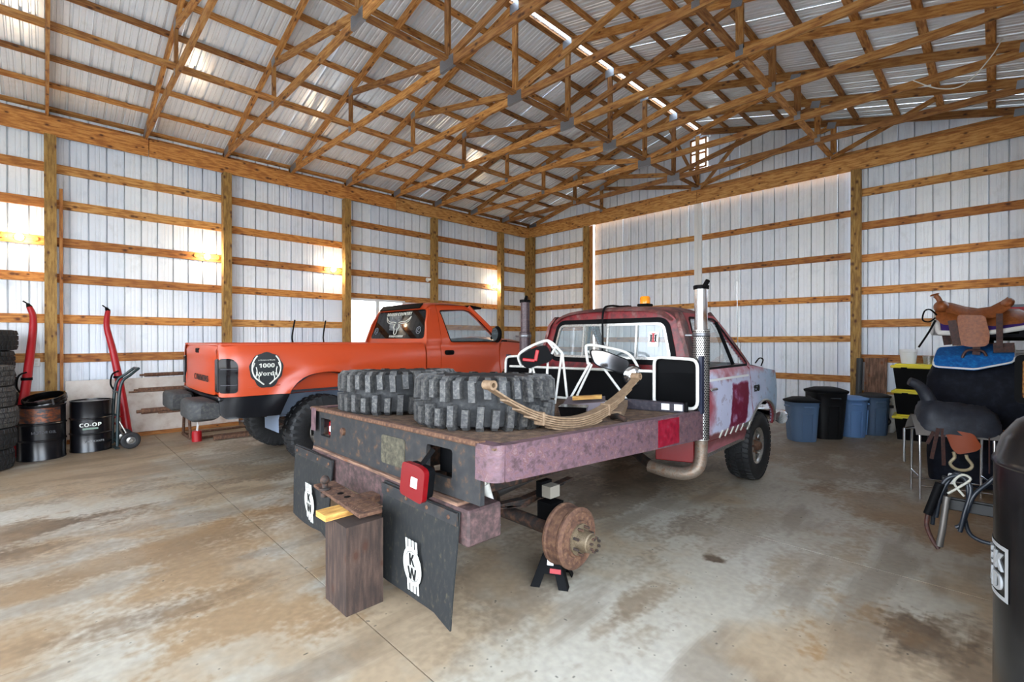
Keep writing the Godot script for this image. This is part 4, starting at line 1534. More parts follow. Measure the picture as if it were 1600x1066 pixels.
func pickup_red():
	var t = thing("flatbed_truck", "old red and primer-grey flatbed pickup, rear wheels off, on a jack stand", "pickup truck", Vector3(7.50, 0, 5.06))
	# local: z = 0 at the front axle, nose at -0.76, cab back at 1.66, bed 1.80 to 4.28, rear axle 3.45
	var lo = Vector2(-0.85, 0.45)
	var hi = Vector2(1.75, 2.05)
	var primer = Color(0.74, 0.75, 0.83)
	var blue = Color(0.62, 0.70, 0.78)
	var red = Color(0.56, 0.17, 0.19)
	var pink = Color(0.68, 0.42, 0.45)
	var patch = Color(0.42, 0.02, 0.17)
	var brown = Color(0.38, 0.14, 0.13)
	var side_tex = paint_texture(640, 400, lo, hi, func(p: Vector2, n: float, f: float) -> Color:
		var c = primer.lerp(blue, clampf((0.25 - p.x) * 2.2 + n * 1.2, 0, 1))
		c = c.lerp(pink, clampf((p.y - 1.24 + n * 0.16 + f * 0.1) * 9, 0, 0.85))
		c = c.lerp(red, clampf((p.y - 1.34 + n * 0.3 + f * 0.2) * 5, 0, 0.9))
		if p.x > 1.25: c = c.lerp(red, clampf((p.x - 1.3) * 4 + n, 0, 0.8))
		c = c.lerp(brown, clampf((0.745 - p.y + n * 0.06) * 30, 0, 0.85))
		c = c.lerp(pink, clampf((0.63 - p.y + n * 0.1) * 14, 0, 0.6))
		var e = Vector2(maxf(0, absf(p.x - 0.68 + (p.y - 0.95) * 0.16) - 0.20), maxf(0, absf(p.y - 0.95) - 0.20)).length()
		c = c.lerp(patch, clampf((0.035 - e + n * 0.05 + f * 0.035) * 32, 0, 1))
		if f > 0.21: c = c.lerp(Color(0.5, 0.42, 0.46), 0.35)
		return c)
	var side_mat = uv_mat(side_tex, lo, hi, 0.5)
	var cab_red = tex_mat(ramp_tex(74, 0.02, 5, [0.0, Color(0.16, 0.05, 0.05), 0.4, Color(0.34, 0.07, 0.09), 0.6, Color(0.46, 0.09, 0.11), 0.8, Color(0.36, 0.20, 0.19), 1.0, Color(0.50, 0.36, 0.34)]), Vector3(1.4, 1.4, 1.4), 0.42)
	var faded = tex_mat(ramp_tex(75, 0.018, 5, [0.0, Color(0.14, 0.11, 0.11), 0.45, Color(0.27, 0.17, 0.16), 0.6, Color(0.44, 0.22, 0.20), 0.8, Color(0.52, 0.40, 0.38), 1.0, Color(0.30, 0.25, 0.26)]), Vector3(1.2, 1.2, 1.2), 0.55)
	var bed_steel = tex_mat(ramp_tex(76, 0.03, 5, [0.0, Color(0.24, 0.17, 0.17), 0.36, Color(0.34, 0.25, 0.27), 0.5, Color(0.40, 0.30, 0.33), 0.64, Color(0.38, 0.26, 0.26), 0.8, Color(0.46, 0.37, 0.38), 1.0, Color(0.30, 0.21, 0.17)]), Vector3(1.6, 2.2, 1.6), 0.55, 0.15)
	var rear_steel = tex_mat(ramp_tex(77, 0.02, 5, [0.0, Color(0.08, 0.08, 0.085), 0.42, Color(0.125, 0.125, 0.13), 0.60, Color(0.155, 0.15, 0.145), 0.70, Color(0.22, 0.16, 0.125), 0.85, Color(0.31, 0.23, 0.16), 1.0, Color(0.42, 0.35, 0.26)]), Vector3(1.8, 1.8, 1.8), 0.6)
	var deck_mat = tex_mat(ramp_tex(78, 0.03, 5, [0.0, Color(0.22, 0.16, 0.12), 0.5, Color(0.38, 0.28, 0.20), 1.0, Color(0.52, 0.42, 0.32)]), Vector3(1.5, 1.5, 1.5), 0.85, 0.0, Color.WHITE, bump_tex(79, 0.15, 2, 8.0), 0.7)

	# ------ cab
	var side_x = func(p: Vector2) -> float:
		if p.y > 1.33: return 0.965 - (p.y - 1.33) * 0.30 - 0.9 * pow(maxf(0, p.y - 1.80), 1.6)
		var x = 0.985 + 0.03 * sin(clampf((p.y - 0.6) / 0.73, 0, 1) * PI) - 0.25 * pow(maxf(0, 0.75 - p.y), 1.3)
		if p.x < -0.45: x -= 0.10 * pow((-0.45 - p.x) / 0.3, 2)
		var d = Vector2(p.x, p.y - 0.45).length()
		x += 0.02 * exp(-pow((d - 0.52) / 0.05, 2))
		return x
	var arch := PackedVector2Array()
	for k in 21:
		var a = lerpf(-0.35, PI + 0.35, k / 20.0)
		arch.append(Vector2(cos(a) * 0.50, 0.45 + sin(a) * 0.49))
	var win = soften([Vector2(1.50, 1.365), Vector2(0.33, 1.365), Vector2(0.86, 1.84), Vector2(1.44, 1.84)], 0.04, 3)
	for s in [1.0, -1.0]:
		var f = func(p: Vector2): return Vector3(s * side_x.call(p), p.y, p.x)
		var hem = Vector3(-s * 0.04, 0, 0)
		var fw := B.new()
		fw.skin(soften([Vector2(0.34, 0.62), Vector2(0.34, 1.335), Vector2(0.30, 1.35), Vector2(-0.55, 1.25), Vector2(-0.74, 1.20), Vector2(-0.76, 0.70), Vector2(-0.60, 0.62)], 0.04, 3), [arch], 0.05, f, hem, s < 0)
		var wing = part("front_wing", fw, side_mat, t)
		var lip := B.new()
		var pts := []
		for q in arch: if q.y > 0.60: pts.append(f.call(q) + Vector3(s * 0.008, 0, 0))
		lip.tube(pts, 0.014, 6)
		part("arch_trim", lip, M.dull_chrome, wing)
		var dr := B.new()
		dr.skin(PackedVector2Array([Vector2(0.35, 0.66), Vector2(0.35, 1.34), Vector2(0.24, 1.36), Vector2(0.82, 1.885), Vector2(1.50, 1.90), Vector2(1.535, 1.35), Vector2(1.535, 0.66)]), [win], 0.05, f, hem, s < 0)
		var door = part("door", dr, side_mat, t)
		var gl := B.new()
		gl.skin(ring_outline(win, 0.01), [], 0.12, func(p: Vector2): return Vector3(s * (side_x.call(p) - 0.02), p.y, p.x), Vector3.ZERO, s < 0)
		part("window_glass", gl, M.glass, door)
		var seal := B.new()
		strip(seal, win, 0.022, func(p: Vector2): return Vector3(s * (side_x.call(p) + 0.004), p.y, p.x), hem * 0.3)
		var vent = [Vector2(0.72, 1.37), Vector2(0.83, 1.82)]
		seal.beam(f.call(vent[0]), f.call(vent[1]), 0.02, 0.03, Vector3(1, 0, 0))
		part("window_seal", seal, M.black, door)
		var mould := B.new()
		mould.beam(f.call(Vector2(0.42, 1.245)) + Vector3(s * 0.006, 0, 0), f.call(Vector2(1.52, 1.245)) + Vector3(s * 0.006, 0, 0), 0.012, 0.022)
		part("door_moulding", mould, M.white, door)
		var hnd := B.new()
		hnd.rbox(Vector3(s * 1.03, 1.16, 1.40), Vector3(0.03, 0.03, 0.15), 0.01)
		part("handle", hnd, M.chrome, door)
		var qt := B.new()
		qt.skin(PackedVector2Array([Vector2(1.545, 0.60), Vector2(1.545, 1.35), Vector2(1.51, 1.90), Vector2(1.60, 1.90), Vector2(1.66, 1.80), Vector2(1.68, 1.35), Vector2(1.68, 0.60)]), [], 0.05, f, hem, s < 0)
		part("cab_corner", qt, faded, t)
		var rk := B.new()
		rk.skin(soften([Vector2(0.40, 0.54), Vector2(1.66, 0.50), Vector2(1.66, 0.655), Vector2(0.40, 0.655)], 0.02, 2), [], 0.08, func(p: Vector2): return Vector3(s * (side_x.call(p) + 0.004), p.y, p.x), hem, s < 0)
		var rocker = part("rocker", rk, side_mat, t)
		var sr := B.new()
		sr.beam(f.call(Vector2(0.42, 0.545)) + Vector3(s * 0.01, 0, 0), f.call(Vector2(1.66, 0.51)) + Vector3(s * 0.01, 0, 0), 0.012, 0.03)
		part("sill_trim", sr, M.dull_chrome, rocker)
		for k in 6:
			var rb := B.new()
			var zz = 0.46 + k * 0.14
			rb.beam(f.call(Vector2(zz, 0.66)) + Vector3(s * 0.006, 0, 0), f.call(Vector2(zz - 0.035, 0.735)) + Vector3(s * 0.006, 0, 0), 0.008, 0.022, Vector3(0, 0, 1))
			part("trim_dash", rb, M.decal_white, door)
		var lt := B.new()
		lt.beam(f.call(Vector2(0.40, 0.735)) + Vector3(s * 0.006, 0, 0), f.call(Vector2(0.54, 0.705)) + Vector3(s * 0.006, 0, 0), 0.010, 0.045)
		part("wing_trim", lt, M.dull_chrome, wing)
		if s > 0:
			letters("badge", "150", 0.075, M.decal_black, wing, Transform3D(Basis(Vector3(0, 0, -1), Vector3(0, 1, 0), Vector3(1, 0, 0)), f.call(Vector2(0.20, 1.085)) + Vector3(0.006, 0, 0)), 900, false, 0.008, 1.1)
		var hl := B.new()
		hl.lathe([Vector2(0, 0.02), Vector2(0.07, 0.0), Vector2(0.09, -0.02)], 20, Transform3D(Basis(Vector3(1, 0, 0), -PI / 2), Vector3(s * 0.70, 0.98, -0.76)))
		part("headlamp", hl, M.chrome, t)
	# back of the cab with its sliding window
	var outline = soften([Vector2(-0.98, 0.62), Vector2(0.98, 0.62), Vector2(0.965, 1.34), Vector2(0.80, 1.80), Vector2(0.68, 1.905), Vector2(0.4, 1.945), Vector2(-0.4, 1.945), Vector2(-0.68, 1.905), Vector2(-0.80, 1.80), Vector2(-0.965, 1.34)], 0.06, 3)
	var hole = soften([Vector2(-0.74, 1.44), Vector2(0.74, 1.44), Vector2(0.65, 1.80), Vector2(-0.65, 1.80)], 0.07, 4)
	var bz = func(p: Vector2): return Vector3(p.x, p.y, 1.685 - maxf(0, p.y - 1.4) * 0.10 - 0.03 * p.x * p.x - 0.25 * pow(maxf(0, p.y - 1.84), 1.3))
	var cb := B.new()
	cb.skin(outline, [hole], 0.06, bz, Vector3(0, 0, -0.04))
	var back = part("cab_back", cb, cab_red, t)
	var blk := B.new()
	blk.skin(ring_outline(hole, 0.055), [hole], 0.08, func(p: Vector2): return bz.call(p) + Vector3(0, 0, 0.006))
	part("window_rubber", blk, M.black, back)
	var wf := B.new()
	strip(wf, ring_outline(hole, -0.02), 0.024, func(p: Vector2): return bz.call(p) + Vector3(0, 0, 0.012), Vector3(0, 0, -0.03))
	for xx in [-0.30, 0.02, 0.36]: wf.beam(bz.call(Vector2(xx, 1.45)) + Vector3(0, 0, 0.004), bz.call(Vector2(xx, 1.79)) + Vector3(0, 0, 0.004), 0.022, 0.02, Vector3(0, 0, 1))
	part("window_frame", wf, M.dull_chrome, back, "bright sliding rear window frame")
	for q in [[-0.72, -0.31], [-0.29, 0.01], [0.03, 0.35], [0.37, 0.72]]:
		var pn := B.new()
		var clip = Geometry2D.intersect_polygons(hole, PackedVector2Array([Vector2(q[0], 1.3), Vector2(q[1], 1.3), Vector2(q[1], 1.9), Vector2(q[0], 1.9)]))
		if clip.size(): pn.skin(clip[0], [], 0.2, func(p: Vector2): return bz.call(p) - Vector3(0, 0, 0.004))
		part("pane", pn, M.glass, back)
	# square sticker with a red figure and black bars
	var stq := B.new()
	var sq = Transform3D(Basis(Vector3(1, 0, 0), -0.10), bz.call(Vector2(0.545, 1.64)) + Vector3(0, 0, 0.004))
	stq.extr(rrect(Vector2.ZERO, Vector2(0.11, 0.145), 0.008, 2), 0.002, sq)
	var stick = part("window_sticker", stq, M.white, back, "white sticker with red and black emblem")
	letters("emblem", "H", 0.075, M.decal_black, stick, sq * Transform3D(Basis.IDENTITY, Vector3(0, 0.008, 0.003)), 900, true, 0.002, 1.15)
	letters("emblem", "I", 0.095, M.red, stick, sq * Transform3D(Basis.IDENTITY, Vector3(0, 0.012, 0.005)), 900, true, 0.002, 1.0)
	# roof
	var rf := B.new()
	var secs := []
	for q in [[1.655, 1.90, 0.66], [1.60, 1.935, 0.70], [1.45, 1.955, 0.72], [1.1, 1.965, 0.72], [0.88, 1.945, 0.71], [0.78, 1.90, 0.70]]:
		var row := PackedVector3Array()
		for k in 15:
			var u = -1 + k / 7.0
			row.append(Vector3(u * (q[2] + 0.06), q[1] + 0.035 * (1 - u * u) - 0.085 * pow(absf(u), 7), q[0]))
		secs.append(row)
	rf.loft(secs, false, true)
	part("roof", rf, faded, t)
	var bc := B.new()
	bc.rbox(Vector3(0.22, 2.01, 1.25), Vector3(0.13, 0.03, 0.13), 0.01)
	var bcn = part("beacon_base", bc, M.black, t)
	var be := B.new()
	be.lathe([Vector2(0.055, 2.02), Vector2(0.055, 2.09), Vector2(0.045, 2.105), Vector2(0, 2.105)], 16, Transform3D(Basis.IDENTITY, Vector3(0.22, 0, 1.25)))
	part("beacon_lens", be, mat(Color(0.90, 0.52, 0.08), 0.2), bcn, "amber beacon lens")
	var strap := B.new()
	strap.tube(curve([Vector3(-0.04, 2.0, 1.3), Vector3(-0.03, 2.0, 1.55), Vector3(-0.03, 1.93, 1.68), Vector3(-0.02, 1.6, 1.70), Vector3(-0.02, 1.48, 1.71)], 4), 0.012, 6)
	strap.rbox(Vector3(0.0, 2.0, 1.32), Vector3(0.16, 0.025, 0.08), 0.01)
	part("beacon_cable", strap, M.black, t)
	var ws := B.new()
	ws.skin(soften([Vector2(-0.84, 0), Vector2(0.84, 0), Vector2(0.72, 0.66), Vector2(-0.72, 0.66)], 0.05, 3), [], 0.15, func(p: Vector2): return Vector3(p.x, 1.37 + p.y * 0.78, 0.26 + p.y * 0.80 + 0.08 * p.x * p.x))
	part("windscreen", ws, M.glass, t)
	for s in [-1, 1]:
		var ap := B.new()
		ap.tube(curve([Vector3(s * 0.93, 1.35, 0.25), Vector3(s * 0.85, 1.63, 0.55), Vector3(s * 0.74, 1.91, 0.83)], 4), 0.03, 8)
		part("windscreen_pillar", ap, side_mat if false else faded, t)
	var hd := B.new()
	secs = []
	for q in [[0.30, 1.355, 0.94], [0.1, 1.345, 0.93], [-0.4, 1.285, 0.90], [-0.72, 1.235, 0.84], [-0.76, 1.18, 0.83]]:
		var row := PackedVector3Array()
		for k in 15:
			var u = -1 + k / 7.0
			row.append(Vector3(u * q[2], q[1] + 0.02 * (1 - pow(u, 6)), q[0]))
		secs.append(row)
	hd.loft(secs, false, true)
	part("hood", hd, tex_mat(ramp_tex(80, 0.02, 5, [0.0, Color(0.42, 0.20, 0.22), 0.5, Color(0.62, 0.45, 0.48), 1.0, Color(0.70, 0.70, 0.76)]), Vector3(1.3, 1.3, 1.3), 0.5), t)
	var wire := B.new()
	wire.tube(curve([Vector3(0.80, 1.30, -0.62), Vector3(0.86, 1.38, -0.50), Vector3(0.90, 1.41, -0.25), Vector3(0.92, 1.36, -0.05)], 5), 0.008, 6)
	part("hood_cable", wire, M.black, t)
	var wire2 := B.new()
	wire2.tube([Vector3(0.80, 1.33, 0.16), Vector3(0.815, 2.3, 0.24)], 0.004, 5)
	part("antenna", wire2, M.chrome, t)
	var gr := B.new()
	gr.rbox(Vector3(0, 0.96, -0.76), Vector3(1.66, 0.34, 0.05), 0.03)
	part("grille", gr, M.black, t)
	var fb := B.new()
	for s in [-1.0, 1.0]:
		fb.tube(curve([Vector3(0, 0.66, -0.92), Vector3(s * 0.7, 0.66, -0.90), Vector3(s * 0.98, 0.66, -0.80), Vector3(s * 1.03, 0.66, -0.62)], 4), 0.075, 10)
	part("front_bumper", fb, M.chrome, t)
	var inner := B.new()
	inner.rbox(Vector3(0, 0.86, 0.10), Vector3(1.5, 0.62, 1.5), 0.04)
	part("engine_bay", inner, M.black, t)
	var cf := B.new()
	cf.box(Vector3(0, 0.66, 1.05), Vector3(1.86, 0.05, 1.25))
	part("cab_floor", cf, M.black, t)
	var seat := B.new()
	seat.rbox(Vector3(0, 0.98, 1.10), Vector3(1.5, 0.25, 0.5), 0.06)
	seat.rbox(Vector3(0, 1.22, 1.42), Vector3(1.5, 0.42, 0.16), 0.06, Basis(Vector3(1, 0, 0), 0.15))
	part("seat", seat, mat(Color(0.22, 0.15, 0.13), 0.9), t)
	var dash := B.new()
	dash.rbox(Vector3(0, 1.22, 0.42), Vector3(1.7, 0.22, 0.25), 0.05)
	part("dashboard", dash, M.black, t)
	var sw := B.new()
	var rp := []
	for k in 20:
		var a = TAU * k / 20
		rp.append(Vector3(-0.40, 1.30, 0.72) + Vector3(cos(a) * 0.2, sin(a) * 0.17, -sin(a) * 0.11))
	sw.tube(rp, 0.015, 8, true)
	sw.cyl(Vector3(-0.4, 1.30, 0.72), Vector3(-0.4, 1.2, 0.5), 0.03)
	part("steering_wheel", sw, M.black, t)
	for s in [1.0, -1.0]:
		wheel_set(t, Vector3(s * 0.86, 0.40, 0), 0.40, 0.27, 0.215, s, false, M.dull_chrome, M.black_rubber, M.rust)

	# ------ chassis and rear axle
	for s in [1.0, -1.0]:
		var rail := B.new()
		rail.rbox(Vector3(s * 0.43, 0.66, 2.6), Vector3(0.07, 0.17, 3.3), 0.01)
		part("frame_rail", rail, M.dark_rust, t)
		var dm := B.new()
		var dt = turn_to_x(Vector3(s * 0.95, 0.34, 3.45))
		if s < 0: dt = dt * Transform3D(Basis(Vector3(1, 0, 0), PI), Vector3.ZERO)
		dm.lathe([Vector2(0.10, -0.10), Vector2(0.187, -0.10), Vector2(0.200, -0.085), Vector2(0.200, -0.07), Vector2(0.192, -0.06), Vector2(0.190, 0.02), Vector2(0.198, 0.03), Vector2(0.198, 0.045), Vector2(0.175, 0.06), Vector2(0.165, 0.05), Vector2(0.12, 0.05), Vector2(0.115, 0.062), Vector2(0, 0.062)], 40, dt)
		var drum = part("brake_drum", dm, M.rust, t, "rusty brake drum")
		var hb := B.new()
		hb.lathe([Vector2(0.10, 0.06), Vector2(0.10, 0.075), Vector2(0.068, 0.08), Vector2(0.062, 0.15), Vector2(0.055, 0.155), Vector2(0.055, 0.175), Vector2(0.02, 0.18), Vector2(0, 0.18)], 24, dt)
		part("hub", hb, tex_mat(ramp_tex(81, 0.05, 3, [0.0, Color(0.25, 0.2, 0.15), 1.0, Color(0.62, 0.55, 0.44)]), Vector3(6, 6, 6), 0.5, 0.5), drum)
		for k in 8:
			var a = TAU * (k + 0.5) / 8
			var sd := B.new()
			sd.cyl(dt * Vector3(cos(a) * 0.085, 0.06, sin(a) * 0.085), dt * Vector3(cos(a) * 0.085, 0.115, sin(a) * 0.085), 0.009, -1, 8)
			part("wheel_stud", sd, M.dark_rust, drum)
			sd = B.new()
			sd.cyl(dt * Vector3(cos(a) * 0.042, 0.17, sin(a) * 0.042), dt * Vector3(cos(a) * 0.042, 0.195, sin(a) * 0.042), 0.008, -1, 6)
			part("hub_bolt", sd, M.dark_rust, drum)
		var ls := B.new()
		for k in 4:
			var e = 0.55 - k * 0.12
			ls.beam(Vector3(s * 0.50, 0.52 - k * 0.016, 3.45 - e), Vector3(s * 0.50, 0.48 - k * 0.016, 3.45), 0.06, 0.014)
			ls.beam(Vector3(s * 0.50, 0.48 - k * 0.016, 3.45), Vector3(s * 0.50, 0.52 - k * 0.016, 3.45 + e), 0.06, 0.014)
		part("leaf_spring", ls, M.dark_rust, t)
		var sh := B.new()
		sh.cyl(Vector3(s * 0.62, 0.70, 3.92), Vector3(s * 0.64, 0.86, 3.97), 0.012)
		sh.cyl(Vector3(s * 0.58, 0.40, 3.78), Vector3(s * 0.62, 0.72, 3.92), 0.026)
		part("shock_absorber", sh, M.white_paint, t, "white shock absorber")
	var ax := B.new()
	ax.cyl(Vector3(-0.86, 0.34, 3.45), Vector3(0.86, 0.34, 3.45), 0.048)
	ax.sph(Vector3(0, 0.34, 3.45), Vector3(0.18, 0.17, 0.18))
	part("rear_axle", ax, M.dark_rust, t)
	var ds := B.new()
	ds.cyl(Vector3(0.02, 0.38, 3.30), Vector3(0.05, 0.60, 1.6), 0.05)
	ds.rbox(Vector3(0.0, 0.38, 3.27), Vector3(0.09, 0.12, 0.06), 0.02)
	part("drive_shaft", ds, M.steel, t)
	var bk := B.new()
	bk.box(Vector3(0.72, 0.45, 3.40), Vector3(0.13, 0.12, 0.13))
	bk.box(Vector3(0.66, 0.585, 3.40), Vector3(0.05, 0.11, 0.11))
	var bkn = part("jack_block", bk, M.black, t)
	var bk2 := B.new()
	bk2.box(Vector3(0.722, 0.58, 3.40), Vector3(0.08, 0.08, 0.10))
	part("paper_label", bk2, mat(Color(0.50, 0.47, 0.42), 0.8), bkn)

	# ------ flat deck
	var fbd := Node3D.new()
	fbd.name = "flatbed"
	t.add_child(fbd)
	fbd.position = Vector3(-0.10, 0.98, 1.82)
	fbd.rotation_degrees = Vector3(-1.75, 0, 0.9)
	var L := 2.46
	var dk := B.new()
	dk.box(Vector3(0, -0.006, L / 2), Vector3(2.38, 0.012, L - 0.02))
	part("deck_plate", dk, deck_mat, fbd)
	for s in [1.0, -1.0]:
		var sk := B.new()
		sk.extr(soften([Vector2(0, 0.012), Vector2(L - 0.07, 0.012), Vector2(L - 0.07, -0.18), Vector2(0, -0.235)], 0.012, 2), 0.012, Transform3D(Basis(Vector3(0, 0, 1), Vector3(0, 1, 0), Vector3(-1, 0, 0)), Vector3(s * 1.205 + 0.006, 0, 0)))
		sk.box(Vector3(s * 1.175, 0.006, L / 2 - 0.03), Vector3(0.06, 0.012, L - 0.08))
		# corner turned round to the rear
		var rws := []
		for k in 7:
			var a = k / 6.0 * PI / 2
			var x = 1.205 - 0.07 * (1 - cos(a))
			var z = L - 0.07 + 0.07 * sin(a)
			rws.append(PackedVector3Array([Vector3(s * x, -0.18, z), Vector3(s * x, 0.012, z)]))
		rws.append(PackedVector3Array([Vector3(s * 1.05, -0.18, L), Vector3(s * 1.05, 0.012, L)]))
		sk.loft(rws, false, s > 0)
		sk.box(Vector3(s * 1.11, 0.006, L - 0.05), Vector3(0.16, 0.012, 0.09))
		var rail = part("side_rail", sk, bed_steel, fbd, "purple-brown weathered steel side rail")
		var pt := B.new()
		pt.box(Vector3(s * 1.2125, -0.105, 0.62), Vector3(0.003, 0.205, 0.34))
		part("red_patch", pt, tex_mat(ramp_tex(82, 0.03, 4, [0.0, Color(0.36, 0.02, 0.10), 0.6, Color(0.50, 0.03, 0.13), 1.0, Color(0.52, 0.22, 0.26)]), Vector3(2, 2, 2), 0.4), rail, "bright crimson painted patch")
	# rear skirt with two lamp openings and a number plate
	var skirt = PackedVector2Array([Vector2(-1.16, -0.33), Vector2(1.06, -0.33), Vector2(1.06, 0.0), Vector2(-1.16, 0.0)])
	var lampholes = [rrect(Vector2(-0.92, -0.14), Vector2(0.20, 0.15), 0.02, 3), rrect(Vector2(0.68, -0.15), Vector2(0.26, 0.17), 0.02, 3)]
	var rs := B.new()
	rs.skin(skirt, lampholes, 0.2, func(p: Vector2): return Vector3(p.x, p.y, L - 0.03), Vector3(0, 0, -0.03))
	var skirt_n = part("rear_skirt", rs, rear_steel, fbd, "scraped grey-black steel rear skirt")
	var lip := B.new()
	lip.rbox(Vector3(-0.05, 0.005, L - 0.03), Vector3(2.24, 0.03, 0.06), 0.006)
	part("rear_lip", lip, M.rust, skirt_n)
	var npl := B.new()
	npl.extr(rrect(Vector2(0.16, -0.17), Vector2(0.30, 0.19), 0.02, 3), 0.005, Transform3D(Basis.IDENTITY, Vector3(0, 0, L - 0.03)))
	part("number_plate", npl, tex_mat(ramp_tex(83, 0.03, 4, [0.0, Color(0.16, 0.14, 0.10), 0.5, Color(0.27, 0.25, 0.19), 1.0, Color(0.38, 0.36, 0.28)]), Vector3(3, 3, 3), 0.7), skirt_n, "dusty blank plate")
	var bolt := B.new()
	bolt.cyl(Vector3(-0.58, -0.13, L - 0.03), Vector3(-0.58, -0.13, L - 0.01), 0.03)
	part("plug", bolt, M.rust, skirt_n)
	var boxb := B.new()
	boxb.box(Vector3(-0.92, -0.14, L - 0.13), Vector3(0.24, 0.19, 0.02))
	boxb.box(Vector3(0.68, -0.15, L - 0.16), Vector3(0.30, 0.2, 0.02))
	part("lamp_recess", boxb, M.black, skirt_n)
	var l1 := B.new()
	l1.rbox(Vector3(-0.855, -0.14, L - 0.06), Vector3(0.07, 0.14, 0.05), 0.02)
	var tl = part("tail_lamp", l1, M.lens_red, fbd, "red tail lamp half hidden in its opening")
	var l1w := B.new()
	l1w.rbox(Vector3(-0.835, -0.14, L - 0.034), Vector3(0.03, 0.045, 0.006), 0.002)
	part("reflector", l1w, M.white, tl)
	# the other tail lamp hangs out on its bracket
	var lb = Basis(Vector3(0, 1, 0), 0.12) * Basis(Vector3(0, 0, 1), -0.12)
	var lc = Vector3(0.66, -0.245, L + 0.11)
	var l2 := B.new()
	l2.extr(soften([Vector2(-0.10, -0.095), Vector2(0.10, -0.105), Vector2(0.10, 0.085), Vector2(0.04, 0.10), Vector2(-0.10, 0.095)], 0.03, 4), 0.035, Transform3D(lb, lc))
	var hl2 = part("tail_lamp", l2, M.lens_red, fbd, "square red tail lamp hanging on a bracket")
	var l3 := B.new()
	l3.extr(rrect(Vector2.ZERO, Vector2(0.19, 0.18), 0.03, 4), -0.05, Transform3D(lb, lc))
	l3.beam(lc + Vector3(0.0, 0.08, -0.03), lc + Vector3(0.02, 0.17, -0.10), 0.03, 0.02)
	part("lamp_housing", l3, M.black, hl2)
	var l4 := B.new()
	l4.rbox(lc + lb * Vector3(0.02, 0.0, 0.037), Vector3(0.055, 0.06, 0.006), 0.006, lb)
	part("reflector", l4, M.white, hl2)
	# cross members below the deck
	for zz in [0.25, 0.85, 1.45, 2.05]:
		var cm := B.new()
		cm.rbox(Vector3(0, -0.06, zz), Vector3(2.3, 0.09, 0.05), 0.008)
		part("cross_member", cm, M.dark_rust, fbd)
	for zz in [0.75, 0.95, 1.12]:
		var bt := B.new()
		bt.cyl(Vector3(1.10, -0.10, zz), Vector3(1.10, -0.21, zz), 0.012, -1, 8)
		bt.cyl(Vector3(1.10, -0.19, zz), Vector3(1.10, -0.225, zz), 0.022, -1, 6)
		part("bolt", bt, M.steel, fbd)
	# headboard behind the cab
	var hbp := B.new()
	hbp.box(Vector3(0, 0.17, 0.04), Vector3(2.30, 0.34, 0.02))
	var head = part("headboard", hbp, M.black, fbd, "black headboard panel with cream frames")
	var hfr := B.new()
	hfr.tube([Vector3(-1.15, 0.345, 0.06), Vector3(0.78, 0.345, 0.06)], 0.014, 8)
	hfr.tube([Vector3(-1.15, 0.02, 0.06), Vector3(0.78, 0.02, 0.06)], 0.014, 8)
	part("frame_bar", hfr, M.white_paint, head)
	for s in [1.0, -1.0]:
		var o = soften([Vector2(s * 1.20, 0.03), Vector2(s * 0.79, 0.03), Vector2(s * 0.79, 0.48), Vector2(s * 1.20, 0.46)], 0.07, 4)
		var bxm := B.new()
		bxm.extr(o, 0.02, Transform3D(Basis.IDENTITY, Vector3(0, 0, 0.03)))
		part("mesh_panel", bxm, M.black, head)
		var fr := B.new()
		var lp := []
		for q in o: lp.append(Vector3(q.x, q.y, 0.085))
		fr.tube(lp, 0.015, 8, true)
		part("side_frame", fr, M.white_paint, head)
		var pst := B.new()
		pst.box(Vector3(s * 1.21, 0.24, 0.03), Vector3(0.03, 0.5, 0.05))
		part("head_post", pst, mat(Color(0.10, 0.12, 0.2), 0.5), head)
	# red mud guards under the front of the deck
	for s in [1.0, -1.0]:
		var mg := B.new()
		mg.rbox(Vector3(s * 0.84, 0.66, 1.80), Vector3(0.34, 0.28, 0.03), 0.008, Basis(Vector3(0, 1, 0), s * 0.35))
		part("mud_guard", mg, M.lens_red, t)

	# ------ rear bumper with flaps and hitch
	var lb2 := B.new()
	lb2.rbox(Vector3(-0.15, 0.605, 4.17), Vector3(2.12, 0.20, 0.25), 0.012)
	var bump = part("rear_bumper", lb2, tex_mat(ramp_tex(84, 0.03, 5, [0.0, Color(0.15, 0.11, 0.10), 0.4, Color(0.23, 0.165, 0.155), 0.7, Color(0.31, 0.22, 0.215), 1.0, Color(0.42, 0.31, 0.28)]), Vector3(2.5, 2.5, 2.5), 0.65), t)
	var wb := B.new()
	wb.beam(Vector3(-1.20, 0.715, 4.24), Vector3(0.80, 0.715, 4.24), 0.09, 0.02)
	part("wood_strip", wb, M.grey_wood, bump)
	var drop := B.new()
	for s in [-1, 1]:
		drop.box(Vector3(s * 0.45, 0.66, 4.05), Vector3(0.10, 0.24, 0.02))
		drop.tube([Vector3(s * 0.62, 0.70, 4.12), Vector3(s * 0.66, 0.88, 4.10)], 0.008, 6)
	part("bumper_hanger", drop, M.dark_rust, bump)
	for q in [[-1.11, 0.76], [0.45, 0.80]]:
		var cx = q[0]
		var w = q[1] / 2
		var fl := B.new()
		var fo = PackedVector2Array([Vector2(cx - w, 0.70), Vector2(cx + w, 0.69), Vector2(cx + w - 0.02, 0.05), Vector2(cx + w * 0.55, 0.085), Vector2(cx + w * 0.1, 0.075), Vector2(cx - w, 0.09)])
		fl.skin(fo, [], 0.08, func(p: Vector2): return Vector3(p.x, p.y, 4.318 + 0.05 * (0.7 - p.y) + 0.008 * sin(p.x * 9 + p.y * 5)), Vector3(0, 0, -0.010))
